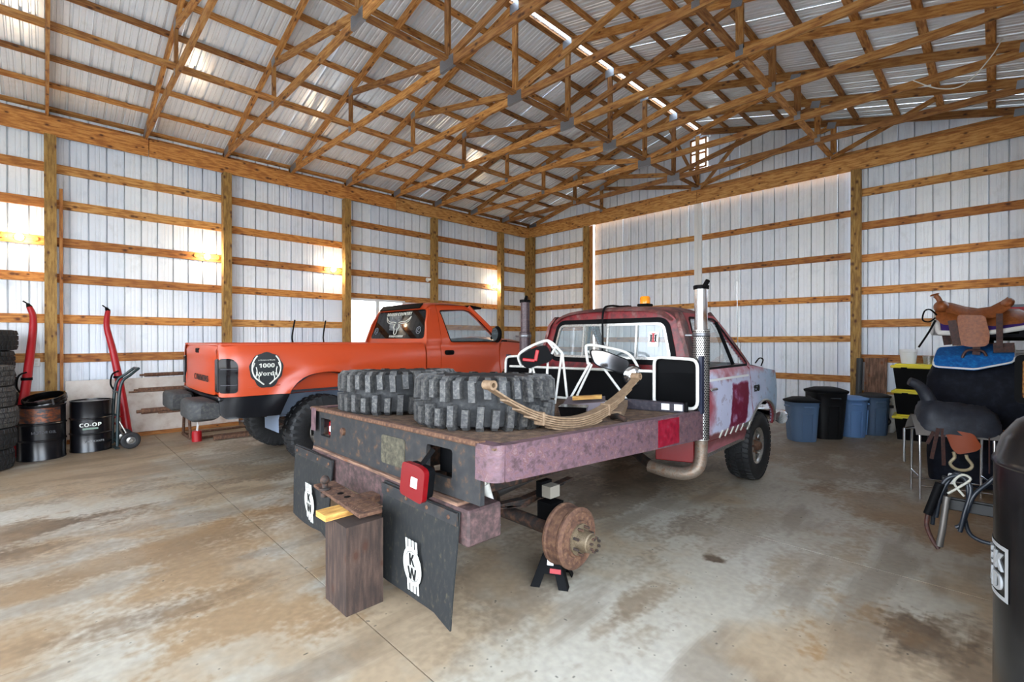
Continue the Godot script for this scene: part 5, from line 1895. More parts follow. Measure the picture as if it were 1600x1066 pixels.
		fl.skin(fo, [], 0.08, func(p: Vector2): return Vector3(p.x, p.y, 4.308 + 0.05 * (0.7 - p.y) + 0.008 * sin(p.x * 9 + p.y * 5)), Vector3.ZERO, true)
		var flap = part("mud_flap", fl, tex_mat(ramp_tex(85, 0.05, 5, [0.0, Color(0.045, 0.05, 0.05), 0.5, Color(0.07, 0.074, 0.074), 0.7, Color(0.105, 0.104, 0.095), 0.85, Color(0.20, 0.18, 0.13), 1.0, Color(0.36, 0.33, 0.24)]), Vector3(2.6, 1.2, 2.6), 0.8), bump, "black rubber mud flap with white round emblem")
		var bar := B.new()
		bar.box(Vector3(cx, 0.655, 4.325), Vector3(q[1], 0.07, 0.012))
		part("flap_bar", bar, rear_steel, flap)
		for dx in [-0.32, -0.1, 0.12, 0.33]:
			var bo := B.new()
			bo.sph(Vector3(cx + dx, 0.655, 4.332), Vector3(0.013, 0.013, 0.008), 10, 6)
			part("rivet", bo, M.rust, flap)
		var et = Transform3D(Basis(Vector3(1, 0, 0), 0.05), Vector3(cx + 0.0, 0.275, 4.350))
		var em := B.new()
		var oval := PackedVector2Array()
		var inner_oval := PackedVector2Array()
		for k in 28:
			var a = TAU * k / 28
			oval.append(Vector2(cos(a) * 0.098, sin(a) * 0.118))
			inner_oval.append(Vector2(cos(a) * 0.076, sin(a) * 0.094))
		em.skin(oval, [inner_oval], 0.2, func(p: Vector2): return et * Vector3(p.x, p.y, 0.004))
		var core := PackedVector2Array()
		for p in inner_oval: core.append(p * 0.955)
		em.skin(core, [], 0.3, func(p: Vector2): return et * Vector3(p.x, p.y, 0.004))
		for k in 4:
			var x = -0.051 + k * 0.034
			for sg in [-1.0, 1.0]:
				var y0 = sqrt(1 - pow(x / 0.098, 2)) * 0.118
				em.box(et * Vector3(x, sg * (y0 + 0.152) / 2, 0.003), Vector3(0.019, 0.168 - y0, 0.004), et.basis)
		var emb = part("emblem", em, M.decal_white, flap)
		letters("lettering", "K", 0.075, M.decal_black, emb, et * Transform3D(Basis.IDENTITY, Vector3(0, 0.040, 0.007)), 900)
		letters("lettering", "W", 0.075, M.decal_black, emb, et * Transform3D(Basis.IDENTITY, Vector3(0, -0.045, 0.007)), 900)
	var hp := B.new()
	hp.rbox(Vector3(-0.15, 0.578, 4.49), Vector3(0.80, 0.022, 0.15), 0.004, Basis(Vector3(0, 1, 0), -0.06))
	hp.rbox(Vector3(-0.10, 0.555, 4.36), Vector3(0.12, 0.05, 0.16), 0.006)
	var hitch = part("hitch_plate", hp, M.rust, bump, "rusty drawbar plate")
	for k in 9:
		var rb := B.new()
		rb.rbox(Vector3(0.0 + k * 0.026, 0.592, 4.485), Vector3(0.012, 0.008, 0.14), 0.002)
		part("weld_bead", rb, M.rust, hitch)
	for x in [-0.22, -0.12]:
		var ho := B.new()
		ho.cyl(Vector3(x, 0.586, 4.49), Vector3(x, 0.5905, 4.49), 0.022)
		part("bolt_hole", ho, M.black, hitch)
	var ball := B.new()
	ball.cyl(Vector3(-0.38, 0.585, 4.53), Vector3(-0.38, 0.635, 4.53), 0.02)
	ball.sph(Vector3(-0.38, 0.655, 4.53), Vector3(0.032, 0.032, 0.032))
	ball.cyl(Vector3(-0.38, 0.588, 4.53), Vector3(-0.38, 0.602, 4.53), 0.04, -1, 6)
	ball.cyl(Vector3(-0.38, 0.54, 4.53), Vector3(-0.38, 0.57, 4.53), 0.032, -1, 6)
	part("hitch_ball", ball, M.dark_rust, hitch)
	# ------ exhaust stacks
	for s in [1.0, -1.0]:
		var x = 1.06 if s > 0 else -1.12
		var z = 1.745
		var met = M.chrome if s > 0 else tex_mat(ramp_tex(86, 0.04, 4, [0.0, Color(0.17, 0.13, 0.14), 1.0, Color(0.34, 0.27, 0.28)]), Vector3(3, 3, 3), 0.45, 0.3)
		var sp := B.new()
		sp.lathe([Vector2(0.055, 0.75), Vector2(0.055, 2.09), Vector2(0.049, 2.09), Vector2(0.049, 1.6)], 24, Transform3D(Basis.IDENTITY, Vector3(x, 0, z)))
		var stack = part("exhaust_stack", sp, met, t, "chrome exhaust stack" if s > 0 else "dull brown exhaust stack")
		var cap := B.new()
		cap.lathe([Vector2(0.066, 2.085), Vector2(0.068, 2.115), Vector2(0.058, 2.12), Vector2(0.05, 2.10)], 24, Transform3D(Basis.IDENTITY, Vector3(x, 0, z)))
		cap.tube([Vector3(x + 0.05, 2.10, z + 0.05), Vector3(x + 0.09, 2.15, z + 0.07)], 0.02, 8)
		part("stack_rim", cap, M.black, stack)
		var sh := B.new()
		sh.lathe([Vector2(0.062, 0.74), Vector2(0.070, 0.745), Vector2(0.070, 1.72), Vector2(0.062, 1.725)], 24, Transform3D(Basis.IDENTITY, Vector3(x, 0, z)), PI * 1.96)
		var shield = part("heat_shield", sh, M.dull_chrome if s > 0 else met, stack)
		if s > 0:
			var dots := MultiMeshInstance3D.new()
			var mm := MultiMesh.new()
			mm.transform_format = MultiMesh.TRANSFORM_3D
			var hole_b := B.new()
			hole_b.cyl(Vector3(0, 0, 0), Vector3(0.0012, 0, 0), 0.0065, -1, 6)
			mm.mesh = hole_b.done()
			var xf := []
			for j in 62:
				for i in 26:
					var a = TAU * (i + 0.5 * (j % 2)) / 26
					xf.append(Transform3D(Basis(Vector3(0, 1, 0), -a), Vector3(x + cos(a) * 0.0695, 0.76 + j * 0.0155, z + sin(a) * 0.0695)))
			mm.instance_count = xf.size()
			for i in xf.size(): mm.set_instance_transform(i, xf[i])
			dots.name = "perforation"
			dots.multimesh = mm
			dots.material_override = M.black
			shield.add_child(dots)
			tag(dots, "", "", "", "stuff")
		var cl := B.new()
		cl.lathe([Vector2(0.073, 1.66), Vector2(0.076, 1.665), Vector2(0.076, 1.69), Vector2(0.073, 1.695)], 24, Transform3D(Basis.IDENTITY, Vector3(x, 0, z)))
		cl.rbox(Vector3(x - 0.10, 1.675, z + 0.02), Vector3(0.07, 0.02, 0.03), 0.004)
		part("stack_clamp", cl, M.steel, stack)
		var el := B.new()
		el.tube(curve([Vector3(x, 0.78, z), Vector3(x, 0.60, z), Vector3(x - s * 0.02, 0.49, z + 0.02), Vector3(x - s * 0.10, 0.43, z + 0.06), Vector3(x - s * 0.26, 0.42, z + 0.09), Vector3(x - s * 0.45, 0.44, z + 0.1)], 5), 0.056, 16)
		part("exhaust_elbow", el, tex_mat(ramp_tex(87, 0.03, 4, [0.0, Color(0.36, 0.30, 0.24), 0.5, Color(0.52, 0.47, 0.42), 1.0, Color(0.45, 0.30, 0.20)]), Vector3(3, 3, 3), 0.45, 0.5), stack)
		var ep := B.new()
		ep.tube([Vector3(x - s * 0.42, 0.44, z + 0.1), Vector3(x - s * 0.75, 0.50, z - 0.1), Vector3(s * 0.25, 0.52, 1.0)], 0.045, 12)
		part("exhaust_pipe", ep, M.dark_rust, stack)


# ---------------------------------------------------------------- things on and around the flatbed
func bed_y(z: float, x := 7.4) -> float:
	# top of the tilted deck
	return 0.98 + (z - 6.88) * 0.0306 + (x - 7.4) * 0.0157


func deck_things():
	var tilt = Vector3(-1.75, 0, 0.9)
	var lab = ["big knobbly mud tire lying flat on the deck, nearer the spring pack", "big knobbly mud tire lying flat on the deck, on the orange truck side"]
	var sp = [Vector2(7.80, 8.70), Vector2(6.72, 8.76)]
	for k in 2:
		var p = sp[k]
		var t = thing("mud_tire", lab[k], "tire", Vector3(p.x, bed_y(p.y, p.x) + 0.172, p.y), tilt + Vector3(0, 37 * k, 0), "mud tires on the flatbed")
		part("carcass", carcass(0.505, 0.335, 0.22, 0.05), M.dusty_rubber, t)
		part("tread", mud_tread(0.51, 0.335, 0.052, 32), M.tread, t)
	# leaf spring packs
	var tan_steel = tex_mat(ramp_tex(91, 0.04, 4, [0.0, Color(0.40, 0.31, 0.22), 0.5, Color(0.48, 0.385, 0.29), 1.0, Color(0.57, 0.48, 0.38)]), Vector3(2, 2, 2), 0.7)
	var t = thing("leaf_spring_pack", "long tan leaf spring pack curving up at both ends beside the near tire", "leaf spring", Vector3(8.39, 0, 8.4))
	var cv = func(z: float) -> float: return 1.032 + 0.225 * pow(absf(z) / 0.76, 1.9) + 0.024 * z
	for k in 6:
		var e = 0.77 - k * 0.10
		var b := B.new()
		var up := PackedVector3Array()
		var rws := []
		for i in 25:
			var z = lerpf(-e, e, i / 24.0)
			var y = cv.call(z) + 0.0 + (5 - k) * 0.0145
			var h := 0.0056
			rws.append(PackedVector3Array([Vector3(-0.035, y - h, z), Vector3(-0.035, y + h, z), Vector3(0.035, y + h, z), Vector3(0.035, y - h, z)]))
		b.flat()
		b.rows(rws, true, true)
		b.fan(rws[0])
		b.fan(rws[24])
		part("leaf", b, tan_steel, t)
	for s in [-1.0, 1.0]:
		var b := B.new()
		var c = Vector3(0, cv.call(s * 0.77) + 0.098, s * 0.785)
		b.lathe([Vector2(0.014, -0.037), Vector2(0.028, -0.037), Vector2(0.028, 0.037), Vector2(0.014, 0.037), Vector2(0.014, -0.037)], 18, turn_to_x(c))
		part("eye", b, tan_steel, t)
		var cl := B.new()
		cl.rbox(Vector3(0, cv.call(s * 0.36) + 0.045, s * 0.36), Vector3(0.085, 0.085, 0.025), 0.006)
		part("clip", cl, tan_steel, t)
	var t2 = thing("leaf_spring", "single flat tan spring leaf lying under the mirror stand", "leaf spring", Vector3(8.20, bed_y(7.6, 8.2), 7.55), Vector3(0, 28, 0))
	var b2 := B.new()
	var rw := []
	for i in 13:
		var z = lerpf(-0.36, 0.36, i / 12.0)
		var y = 0.030 + 0.02 * pow(z / 0.36, 2)
		rw.append(PackedVector3Array([Vector3(-0.04, y - 0.03, z), Vector3(-0.04, y + 0.022, z), Vector3(0.04, y + 0.022, z), Vector3(0.04, y - 0.03, z)]))
	b2.flat(); b2.rows(rw, true, true); b2.fan(rw[0]); b2.fan(rw[12])
	part("leaf", b2, tan_steel, t2)
	var sh := B.new()
	sh.tube([Vector3(-0.03, 0.03, 0.36), Vector3(0.02, 0.05, 0.44), Vector3(0.08, 0.03, 0.48)], 0.022, 8)
	part("shackle", sh, M.dark_rust, t2)
	# long black channel with paper stickers
	var ch = thing("steel_channel", "black steel channel with two white paper stickers by the headboard", "steel bar", Vector3(8.22, bed_y(7.1, 8.2), 7.12), Vector3(0, 12, 0))
	var cb := B.new()
	cb.rbox(Vector3(0, 0.045, 0), Vector3(0.66, 0.09, 0.07), 0.008)
	part("bar", cb, tex_mat(ramp_tex(92, 0.03, 4, [0.0, Color(0.11, 0.10, 0.13), 0.6, Color(0.20, 0.18, 0.21), 1.0, Color(0.36, 0.28, 0.26)]), Vector3(3, 3, 3), 0.5), ch)
	for x in [0.16, 0.27]:
		var s2 := B.new()
		s2.box(Vector3(x, 0.05, 0.0362), Vector3(0.07, 0.055, 0.001))
		part("sticker", s2, M.white, ch)
	var ec := B.new()
	ec.cyl(Vector3(0.33, 0.0, 0.02), Vector3(0.33, 0.10, 0.02), 0.02)
	part("end_bolt", ec, M.black, ch)
	# flat grey box with scraps
	var gb = thing("equipment_box", "flat grey metal box with cream board on top behind the spring pack", "box", Vector3(7.86, bed_y(7.62, 7.86), 7.62), Vector3(0, 35, 0))
	var g := B.new()
	g.hexa([Vector3(-0.20, 0, -0.14), Vector3(0.20, 0, -0.14), Vector3(0.20, 0, 0.14), Vector3(-0.20, 0, 0.14), Vector3(-0.13, 0.11, -0.12), Vector3(0.20, 0.12, -0.12), Vector3(0.20, 0.10, 0.12), Vector3(-0.17, 0.06, 0.12)])
	part("case", g, mat(Color(0.40, 0.36, 0.38), 0.5, 0.3), gb)
	var g2 := B.new()
	g2.beam(Vector3(-0.08, 0.115, 0.04), Vector3(0.17, 0.135, 0.05), 0.07, 0.03)
	part("board", g2, M.fresh_wood, gb)
	var tr = thing("plastic_tray", "small black plastic tray between tire and spring pack", "tray", Vector3(8.08, bed_y(8.02, 8.08), 8.02), Vector3(0, 30, 0))
	var tb := B.new()
	tb.hexa([Vector3(-0.09, 0, -0.06), Vector3(0.09, 0, -0.06), Vector3(0.09, 0, 0.06), Vector3(-0.09, 0, 0.06), Vector3(-0.11, 0.09, -0.08), Vector3(0.11, 0.09, -0.08), Vector3(0.11, 0.09, 0.08), Vector3(-0.11, 0.09, 0.08)])
	part("body", tb, M.black_gloss, tr)
	# mirror stands; measured in centimetre-like steps across (x) and up (y)
	var k1 := 0.0062
	var m1 = thing("mirror_stand", "white tubular mirror stand with long mirror and round convex mirror", "truck mirror", Vector3(7.75, bed_y(7.12, 7.75), 7.12), Vector3(0, 44, 0), "loose truck mirrors on the flatbed")
	var q1 = func(x: float, y: float, z := 0.0): return Vector3((x - 945) * k1, (636 - y) * k1, z)
	var legs = [[[923, 569, 0], [884, 634, 0.10]], [[926, 571, 0], [897, 635, -0.06]], [[945, 578, 0], [986, 635, 0.02]], [[993, 604, 0], [990, 635, -0.1]], [[998, 601, 0], [1004, 635, 0.04]], [[1002, 590, 0], [1022, 635, -0.05]]]
	for l in legs:
		var b := B.new()
		b.tube([q1.call(l[0][0], l[0][1], l[0][2] - 0.03), q1.call(l[1][0], l[1][1], l[1][2])], 0.012, 8)
		part("leg", b, M.white_paint, m1)
	var bar := B.new()
	bar.tube(curve([q1.call(920, 571, -0.03), q1.call(917, 548, -0.03), q1.call(921, 541, -0.03), q1.call(950, 545, -0.03), q1.call(980, 553, -0.03), q1.call(994, 568, -0.03), q1.call(1003, 590, -0.03)], 5), 0.014, 8)
	bar.tube([q1.call(920, 550, -0.03), q1.call(945, 578, -0.03)], 0.01, 8)
	part("frame_tube", bar, M.white_paint, m1)
	var ho := soften([Vector2(920, -547), Vector2(944, -549), Vector2(985, -565), Vector2(978, -588), Vector2(928, -572)], 9.0, 4)
	var hp := PackedVector2Array()
	for p in ho: hp.append(Vector2((p.x - 945) * k1, (636 + p.y) * k1))
	var hd := B.new()
	hd.extr(hp, 0.05, Transform3D(Basis.IDENTITY, Vector3(0, 0, -0.02)))
	var head = part("mirror_head", hd, M.black, m1)
	var gl := B.new()
	gl.extr(ring_outline(hp, -0.010), 0.004, Transform3D(Basis.IDENTITY, Vector3(0, 0, 0.029)))
	part("mirror_glass", gl, mat(Color(0.50, 0.50, 0.52), 0.08, 1.0), head)
	var rd := B.new()
	var rc = q1.call(988, 588, 0.03)
	rd.lathe([Vector2(0, -0.03), Vector2(0.075, -0.025), Vector2(0.098, 0.0), Vector2(0.098, 0.012), Vector2(0.09, 0.012)], 28, Transform3D(Basis(Vector3(1, 0, 0), PI / 2), rc))
	var rh = part("round_head", rd, M.black, m1)
	var rg := B.new()
	rg.lathe([Vector2(0.091, 0.011), Vector2(0.07, 0.024), Vector2(0.04, 0.032), Vector2(0, 0.035)], 28, Transform3D(Basis(Vector3(1, 0, 0), PI / 2), rc))
	part("convex_glass", rg, M.chrome, rh)
	var m2 = thing("mirror_stand", "white tubular mirror stand holding a dark mirror with a red lamp, by the brown stack", "truck mirror", Vector3(7.38, bed_y(7.49, 7.38), 7.49), Vector3(0, 44, 0), "loose truck mirrors on the flatbed")
	var q2 = func(x: float, y: float, z := 0.0): return Vector3((x - 860) * k1, (636 - y) * k1, z)
	for l in [[[879, 555, 0], [887, 635, 0.02]], [[878, 556, 0], [868, 635, -0.08]], [[856, 566, 0], [852, 635, 0.05]], [[830, 575, 0], [822, 635, 0.04]], [[832, 577, 0], [848, 635, -0.04]]]:
		var b := B.new()
		b.tube([q2.call(l[0][0], l[0][1], -0.03), q2.call(l[1][0], l[1][1], l[1][2])], 0.012, 8)
		part("leg", b, M.white_paint, m2)
	var bar2 := B.new()
	bar2.tube(curve([q2.call(815, 575, -0.03), q2.call(810, 560, -0.03), q2.call(822, 548, -0.03), q2.call(849, 536, -0.03), q2.call(862, 538, -0.03), q2.call(879, 555, -0.03)], 5), 0.014, 8)
	bar2.tube([q2.call(857, 537, -0.03), q2.call(872, 556, -0.06)], 0.012, 8)
	bar2.tube([q2.call(868, 545, -0.03), q2.call(862, 556, -0.03)], 0.012, 8)
	part("frame_tube", bar2, M.white_paint, m2)
	ho = soften([Vector2(811, -557), Vector2(842, -543), Vector2(854, -542), Vector2(864, -562), Vector2(858, -568), Vector2(824, -579), Vector2(815, -572)], 6.0, 4)
	hp = PackedVector2Array()
	for p in ho: hp.append(Vector2((p.x - 860) * k1, (636 + p.y) * k1))
	hd = B.new()
	hd.extr(hp, 0.06, Transform3D(Basis.IDENTITY, Vector3(0, 0, -0.02)))
	head = part("mirror_head", hd, M.black, m2)
	var rl := B.new()
	rl.rbox(q2.call(838, 558, 0.045), Vector3(0.035, 0.11, 0.02), 0.006, Basis(Vector3(0, 0, 1), -0.2))
	rl.rbox(q2.call(826, 565, 0.045), Vector3(0.12, 0.03, 0.02), 0.006, Basis(Vector3(0, 0, 1), -0.1))
	part("lamp", rl, M.red, head)
	# block under the drawbar
	var bl := B.new()
	bl.beam(Vector3(0, 0, 0), Vector3(0, 0.525, 0), 0.29, 0.24, Vector3.RIGHT, 1.7)
	var blk = solo("timber_block", bl, M.old_wood, "dark weathered timber block standing under the drawbar", "wood block", "", Vector3(7.58, 0, 9.60), Vector3(0, 90, 0))
	var fw := B.new()
	fw.beam(Vector3(-0.02, 0, -0.07), Vector3(0.02, 0, 0.19), 0.14, 0.036, Vector3.UP, 0.4)
	solo("wood_offcut", fw, M.fresh_wood, "short pale lumber offcut on top of the dark block", "wood", "", Vector3(7.49, 0.545, 9.58), Vector3(0, -8, 0))
	# jack stand
	var js = thing("jack_stand", "small black jack stand with red label under the bare brake drum", "jack stand", Vector3(8.29, 0, 8.52), Vector3(0, 30, 0))
	js.scale = Vector3(1.05, 1.36, 1.05)
	for k in 4:
		var b := B.new()
		var bs = Basis(Vector3(0, 1, 0), k * PI / 2)
		b.skin(PackedVector2Array([Vector2(-0.12, 0), Vector2(-0.06, 0), Vector2(-0.035, 0.06), Vector2(0.035, 0.06), Vector2(0.06, 0), Vector2(0.12, 0), Vector2(0.042, 0.17), Vector2(-0.042, 0.17)]), [], 0.2, func(p: Vector2): return bs * Vector3(p.x, p.y, lerpf(0.12, 0.042, p.y / 0.17)), bs * Vector3(0, 0, -0.006))
		part("side_plate", b, M.black, js)
	var b3 := B.new()
	b3.rbox(Vector3(0, 0.16, 0), Vector3(0.10, 0.04, 0.10), 0.01)
	b3.rbox(Vector3(0, 0.192, 0), Vector3(0.07, 0.03, 0.05), 0.008)
	part("saddle", b3, M.black, js)
	var b4 := B.new()
	b4.box(Vector3(0.035, 0.076, 0.088), Vector3(0.07, 0.022, 0.004), Basis(Vector3(1, 0, 0), -0.43))
	part("label_strip", b4, M.red, js)
	var b5 := B.new()
	b5.box(Vector3(0.0, 0.115, 0.071), Vector3(0.04, 0.035, 0.004), Basis(Vector3(1, 0, 0), -0.43))
	part("sticker", b5, M.white, js)


# ---------------------------------------------------------------- left wall things
func drum(label: String, at: Vector3, r: float, h: float, m: Material, turn: float) -> Node3D:
	var t = thing("steel_drum", label, "drum", at, Vector3(0, turn, 0), "steel drums by the left wall")
	var b := B.new()
	b.lathe([Vector2(0, 0.02), Vector2(r - 0.01, 0.02), Vector2(r - 0.01, 0), Vector2(r + 0.005, 0.0), Vector2(r + 0.005, 0.02), Vector2(r, 0.03), Vector2(r, h * 0.335), Vector2(r + 0.012, h * 0.35), Vector2(r + 0.012, h * 0.36), Vector2(r, h * 0.375), Vector2(r, h * 0.635), Vector2(r + 0.012, h * 0.65), Vector2(r + 0.012, h * 0.66), Vector2(r, h * 0.675), Vector2(r, h - 0.02), Vector2(r + 0.006, h - 0.01), Vector2(r + 0.006, h), Vector2(r - 0.008, h), Vector2(r - 0.01, h - 0.02), Vector2(r - 0.012, 0.03)], 40)
	part("body", b, m, t)
	return t


func left_things():
	var dm = tex_mat(ramp_tex(101, 0.02, 4, [0.0, Color(0.035, 0.035, 0.045), 0.6, Color(0.06, 0.06, 0.075), 0.86, Color(0.10, 0.095, 0.095), 1.0, Color(0.20, 0.15, 0.12)]), Vector3(1.5, 1.5, 1.5), 0.26)
	var d1 = drum("open black steel drum holding a dark ring, nearest the stacked tires", Vector3(1.17, 0, 11.02), 0.245, 0.74, dm, 0)
	var band := B.new()
	band.lathe([Vector2(0.2462, 0.512), Vector2(0.2462, 0.705)], 28, Transform3D(Basis(Vector3(0, 1, 0), 0.85), Vector3.ZERO), 1.9)
	part("burnt_patch", band, tex_mat(ramp_tex(102, 0.03, 4, [0.0, Color(0.10, 0.10, 0.12), 0.42, Color(0.22, 0.20, 0.21), 0.56, Color(0.46, 0.24, 0.13), 0.75, Color(0.52, 0.30, 0.18), 1.0, Color(0.26, 0.23, 0.23)]), Vector3(1.6, 2.6, 1.6), 0.35, 0.3), d1, "scorched rusty upper band")
	var tx = Transform3D(Basis(Vector3(0, 1, 0), PI / 2), Vector3.ZERO)
	letters("stencil", "MOTOR OIL", 0.035, mat(Color(0.30, 0.30, 0.32), 0.6), d1, tx * Transform3D(Basis.IDENTITY, Vector3(0.02, 0.38, 0.2455)), 400, false, 0.003, 1.0)
	var d2 = drum("closed black steel drum with white round-letter logo behind the hand truck", Vector3(1.00, 0, 10.50), 0.235, 0.74, dm, 0)
	var lid := B.new()
	lid.lathe([Vector2(0, 0.725), Vector2(0.222, 0.725)], 32)
	part("lid", lid, dm, d2)
	letters("logo", "CO-OP", 0.055, M.decal_white, d2, tx * Transform3D(Basis.IDENTITY, Vector3(-0.02, 0.40, 0.2365)), 900, false, 0.003, 1.1)
	var lb := B.new()
	lb.box(Vector3(0.2365, 0.345, 0.02), Vector3(0.003, 0.026, 0.17))
	part("logo_bar", lb, mat(Color(0.42, 0.50, 0.44), 0.6), d2)
	letters("stencil", "LUBRICANTS", 0.028, mat(Color(0.42, 0.42, 0.42), 0.6), d2, tx * Transform3D(Basis.IDENTITY, Vector3(0.02, 0.16, 0.2365)), 600, false, 0.003, 1.0)
	# ring lying tilted in the first drum
	var rg = thing("drum_ring", "thick dark ring propped slantwise in the open drum", "ring", Vector3(1.18, 0.80, 10.99), Vector3(13, 20, -7))
	var rb := B.new()
	rb.lathe([Vector2(0.205, -0.05), Vector2(0.225, -0.05), Vector2(0.23, -0.02), Vector2(0.222, 0.0), Vector2(0.23, 0.02), Vector2(0.225, 0.05), Vector2(0.205, 0.05), Vector2(0.20, 0.0), Vector2(0.205, -0.05)], 40)
	part("hoop", rb, M.black_gloss, rg)
	for s in [0.0, 1.2]:
		var cl := B.new()
		cl.rbox(Basis(Vector3(0, 1, 0), s) * Vector3(0.228, 0.01, 0), Vector3(0.012, 0.08, 0.02), 0.003, Basis(Vector3(0, 1, 0), s))
		part("clip", cl, M.steel, rg)
	# hand truck
	var teal = mat(Color(0.09, 0.16, 0.17), 0.4)
	var ht = thing("hand_truck", "dark teal two-wheeled hand truck leaning on the closed drum", "hand truck", Vector3(1.12, 0, 10.14), Vector3(0, 6, 0))
	for s in [-1.0, 1.0]:
		var rl := B.new()
		rl.tube(curve([Vector3(s * 0.15, 0.05, 0.10), Vector3(s * 0.15, 0.6, 0.09), Vector3(s * 0.15, 0.98, 0.05), Vector3(s * 0.14, 1.10, -0.06), Vector3(s * 0.12, 1.19, -0.16)], 5), 0.02, 10)
		part("side_rail", rl, teal, ht)
		var wh := B.new()
		wh.lathe(tyre_profile(0.125, 0.06, 0.06, 0.004), 28, turn_to_x(Vector3(s * 0.23, 0.125, -0.04)))
		var w = part("wheel", wh, M.black_rubber, ht)
		var hb := B.new()
		hb.lathe([Vector2(0.062, -0.015), Vector2(0.05, 0.0), Vector2(0.025, 0.006), Vector2(0.02, 0.03), Vector2(0, 0.03)], 20, turn_to_x(Vector3(s * 0.23, 0.125, -0.04)))
		hb.lathe([Vector2(0.062, 0.015), Vector2(0.05, 0.0), Vector2(0.025, -0.006), Vector2(0.02, -0.03), Vector2(0, -0.03)], 20, turn_to_x(Vector3(s * 0.23, 0.125, -0.04)))
		part("hub", hb, M.dull_chrome, w)
		var st := B.new()
		st.tube([Vector3(s * 0.15, 0.42, 0.08), Vector3(s * 0.19, 0.14, -0.04)], 0.012, 8)
		part("stay", st, M.dull_chrome, ht)
	var cr := B.new()
	for y in [0.12, 0.5, 0.85]: cr.tube([Vector3(-0.15, y, 0.09), Vector3(0.15, y, 0.09)], 0.014, 8)
	cr.tube([Vector3(-0.12, 1.19, -0.16), Vector3(0.12, 1.19, -0.16)], 0.02, 10)
	cr.cyl(Vector3(-0.25, 0.125, -0.04), Vector3(0.25, 0.125, -0.04), 0.012)
	part("crossbar", cr, teal, ht)
	var tp := B.new()
	tp.rbox(Vector3(0, 0.02, 0.10), Vector3(0.34, 0.012, 0.06), 0.004)
	part("toe_plate", tp, teal, ht)
	# two red poles leaning on the wall
	var pl = [[[Vector3(0.97, 0.02, 11.29), Vector3(0.66, 0.8, 11.20), Vector3(0.38, 1.55, 11.13), Vector3(0.28, 1.95, 11.11), Vector3(0.24, 2.12, 11.15)], "red bent steel pole leaning behind the stacked tires"], [[Vector3(0.66, 0.02, 10.03), Vector3(0.50, 0.8, 10.11), Vector3(0.36, 1.45, 10.20), Vector3(0.28, 1.85, 10.27), Vector3(0.23, 2.10, 10.25)], "red bent steel pole leaning behind the hand truck"]]
	for q in pl:
		var t = thing("red_pole", q[1], "pole", Vector3.ZERO, Vector3.ZERO, "red poles by the left wall")
		var b := B.new()
		b.tube(curve(q[0], 6), 0.062, 14, false, 0.034)
		part("shaft", b, M.red, t)
		var c := B.new()
		var e = q[0][4]
		c.cyl(e, e + Vector3(-0.02, 0.05, 0.02), 0.036, 0.02, 12)
		c.tube([e + Vector3(-0.02, 0.05, 0.02), e + Vector3(-0.01, 0.09, 0.07)], 0.010, 6)
		part("tip", c, M.black, t)
		var hose := B.new()
		var m = q[0][1].lerp(q[0][2], 0.35)
		hose.tube(curve([m + Vector3(0.06, 0.10, 0.0), m + Vector3(0.09, 0.05, 0.08), m + Vector3(0.08, -0.10, 0.10), m + Vector3(0.07, -0.20, 0.06)], 5), 0.012, 6)
		part("hose", hose, M.black, t)
		var col := B.new()
		col.lathe([Vector2(0.056, -0.02), Vector2(0.062, -0.02), Vector2(0.062, 0.02), Vector2(0.056, 0.02)], 16, Transform3D(Basis.IDENTITY, m))
		part("collar", col, M.black, t)
		var hk := B.new()
		var f = q[0][0].lerp(q[0][1], 0.45)
		hk.tube([f, f + Vector3(0.04, 0.05, 0.10), f + Vector3(0.02, 0.0, 0.18)], 0.014, 8)
		hk.tube([f + Vector3(0.0, -0.08, 0.0), f + Vector3(0.06, -0.06, 0.2)], 0.02, 8)
		part("bracket", hk, M.red, t)
	# stacked tyres at the frame edge
	var tires = [["front stack", Vector2(1.55, 11.60), 5, 0.355, 0.262], ["back stack", Vector2(0.55, 11.64), 6, 0.37, 0.295]]
	var nth = ["bottom tire", "second tire up", "third tire up", "fourth tire up", "fifth tire up", "sixth tire up"]
	for q in tires:
		for k in q[2]:
			var top = k == q[2] - 1
			var t = thing("stacked_tire", "%s in the %s of worn tires at the left edge" % ["topmost tire" if top else nth[k], "nearer" if q[0] == "front stack" else "taller rear"], "tire", Vector3(q[1].x + 0.015 * sin(k * 2.1), q[4] * (k + 0.5) + 0.002, q[1].y + 0.02 * cos(k * 1.7)), Vector3(0, k * 23, 0), "stacked tires by the left wall")
			var grey = q[0] == "front stack" and k >= 2
			part("carcass", carcass(q[3], q[4] - 0.004, 0.21, 0.012), M.dusty_rubber if grey else M.black_rubber, t)
			part("tread", road_tread(q[3] + 0.002, q[4] - 0.01, 0.014, 40), M.tread if grey else M.black_rubber, t)
	# pale sheet propped along the wall
	var wp := B.new()
	wp.rbox(Vector3(0, 0.46, 0), Vector3(0.015, 0.92, 2.42), 0.003)
	solo("wall_sheet", wp, tex_mat(ramp_tex(103, 0.015, 5, [0.0, Color(0.70, 0.62, 0.56), 0.4, Color(0.80, 0.75, 0.70), 1.0, Color(0.86, 0.83, 0.79)]), Vector3(0.8, 0.8, 0.8), 0.55), "wide off-white sheet leaning along the foot of the left wall", "sheet", "", Vector3(0.215, 0.06, 9.55), Vector3(0, 0, 2))
	var wp2 := B.new()
	wp2.beam(Vector3(0, 0.03, -1.2), Vector3(0, 0.03, 1.2), 0.09, 0.06)
	solo("floor_batten", wp2, M.girt2, "lumber batten on the floor under the off-white sheet", "lumber", "", Vector3(0.235, 0, 9.55))
	# pipe rack
	var rk = thing("pipe_rack", "rusty A-frame rack for pipes behind the orange truck's tail", "rack", Vector3(0.95, 0, 0))
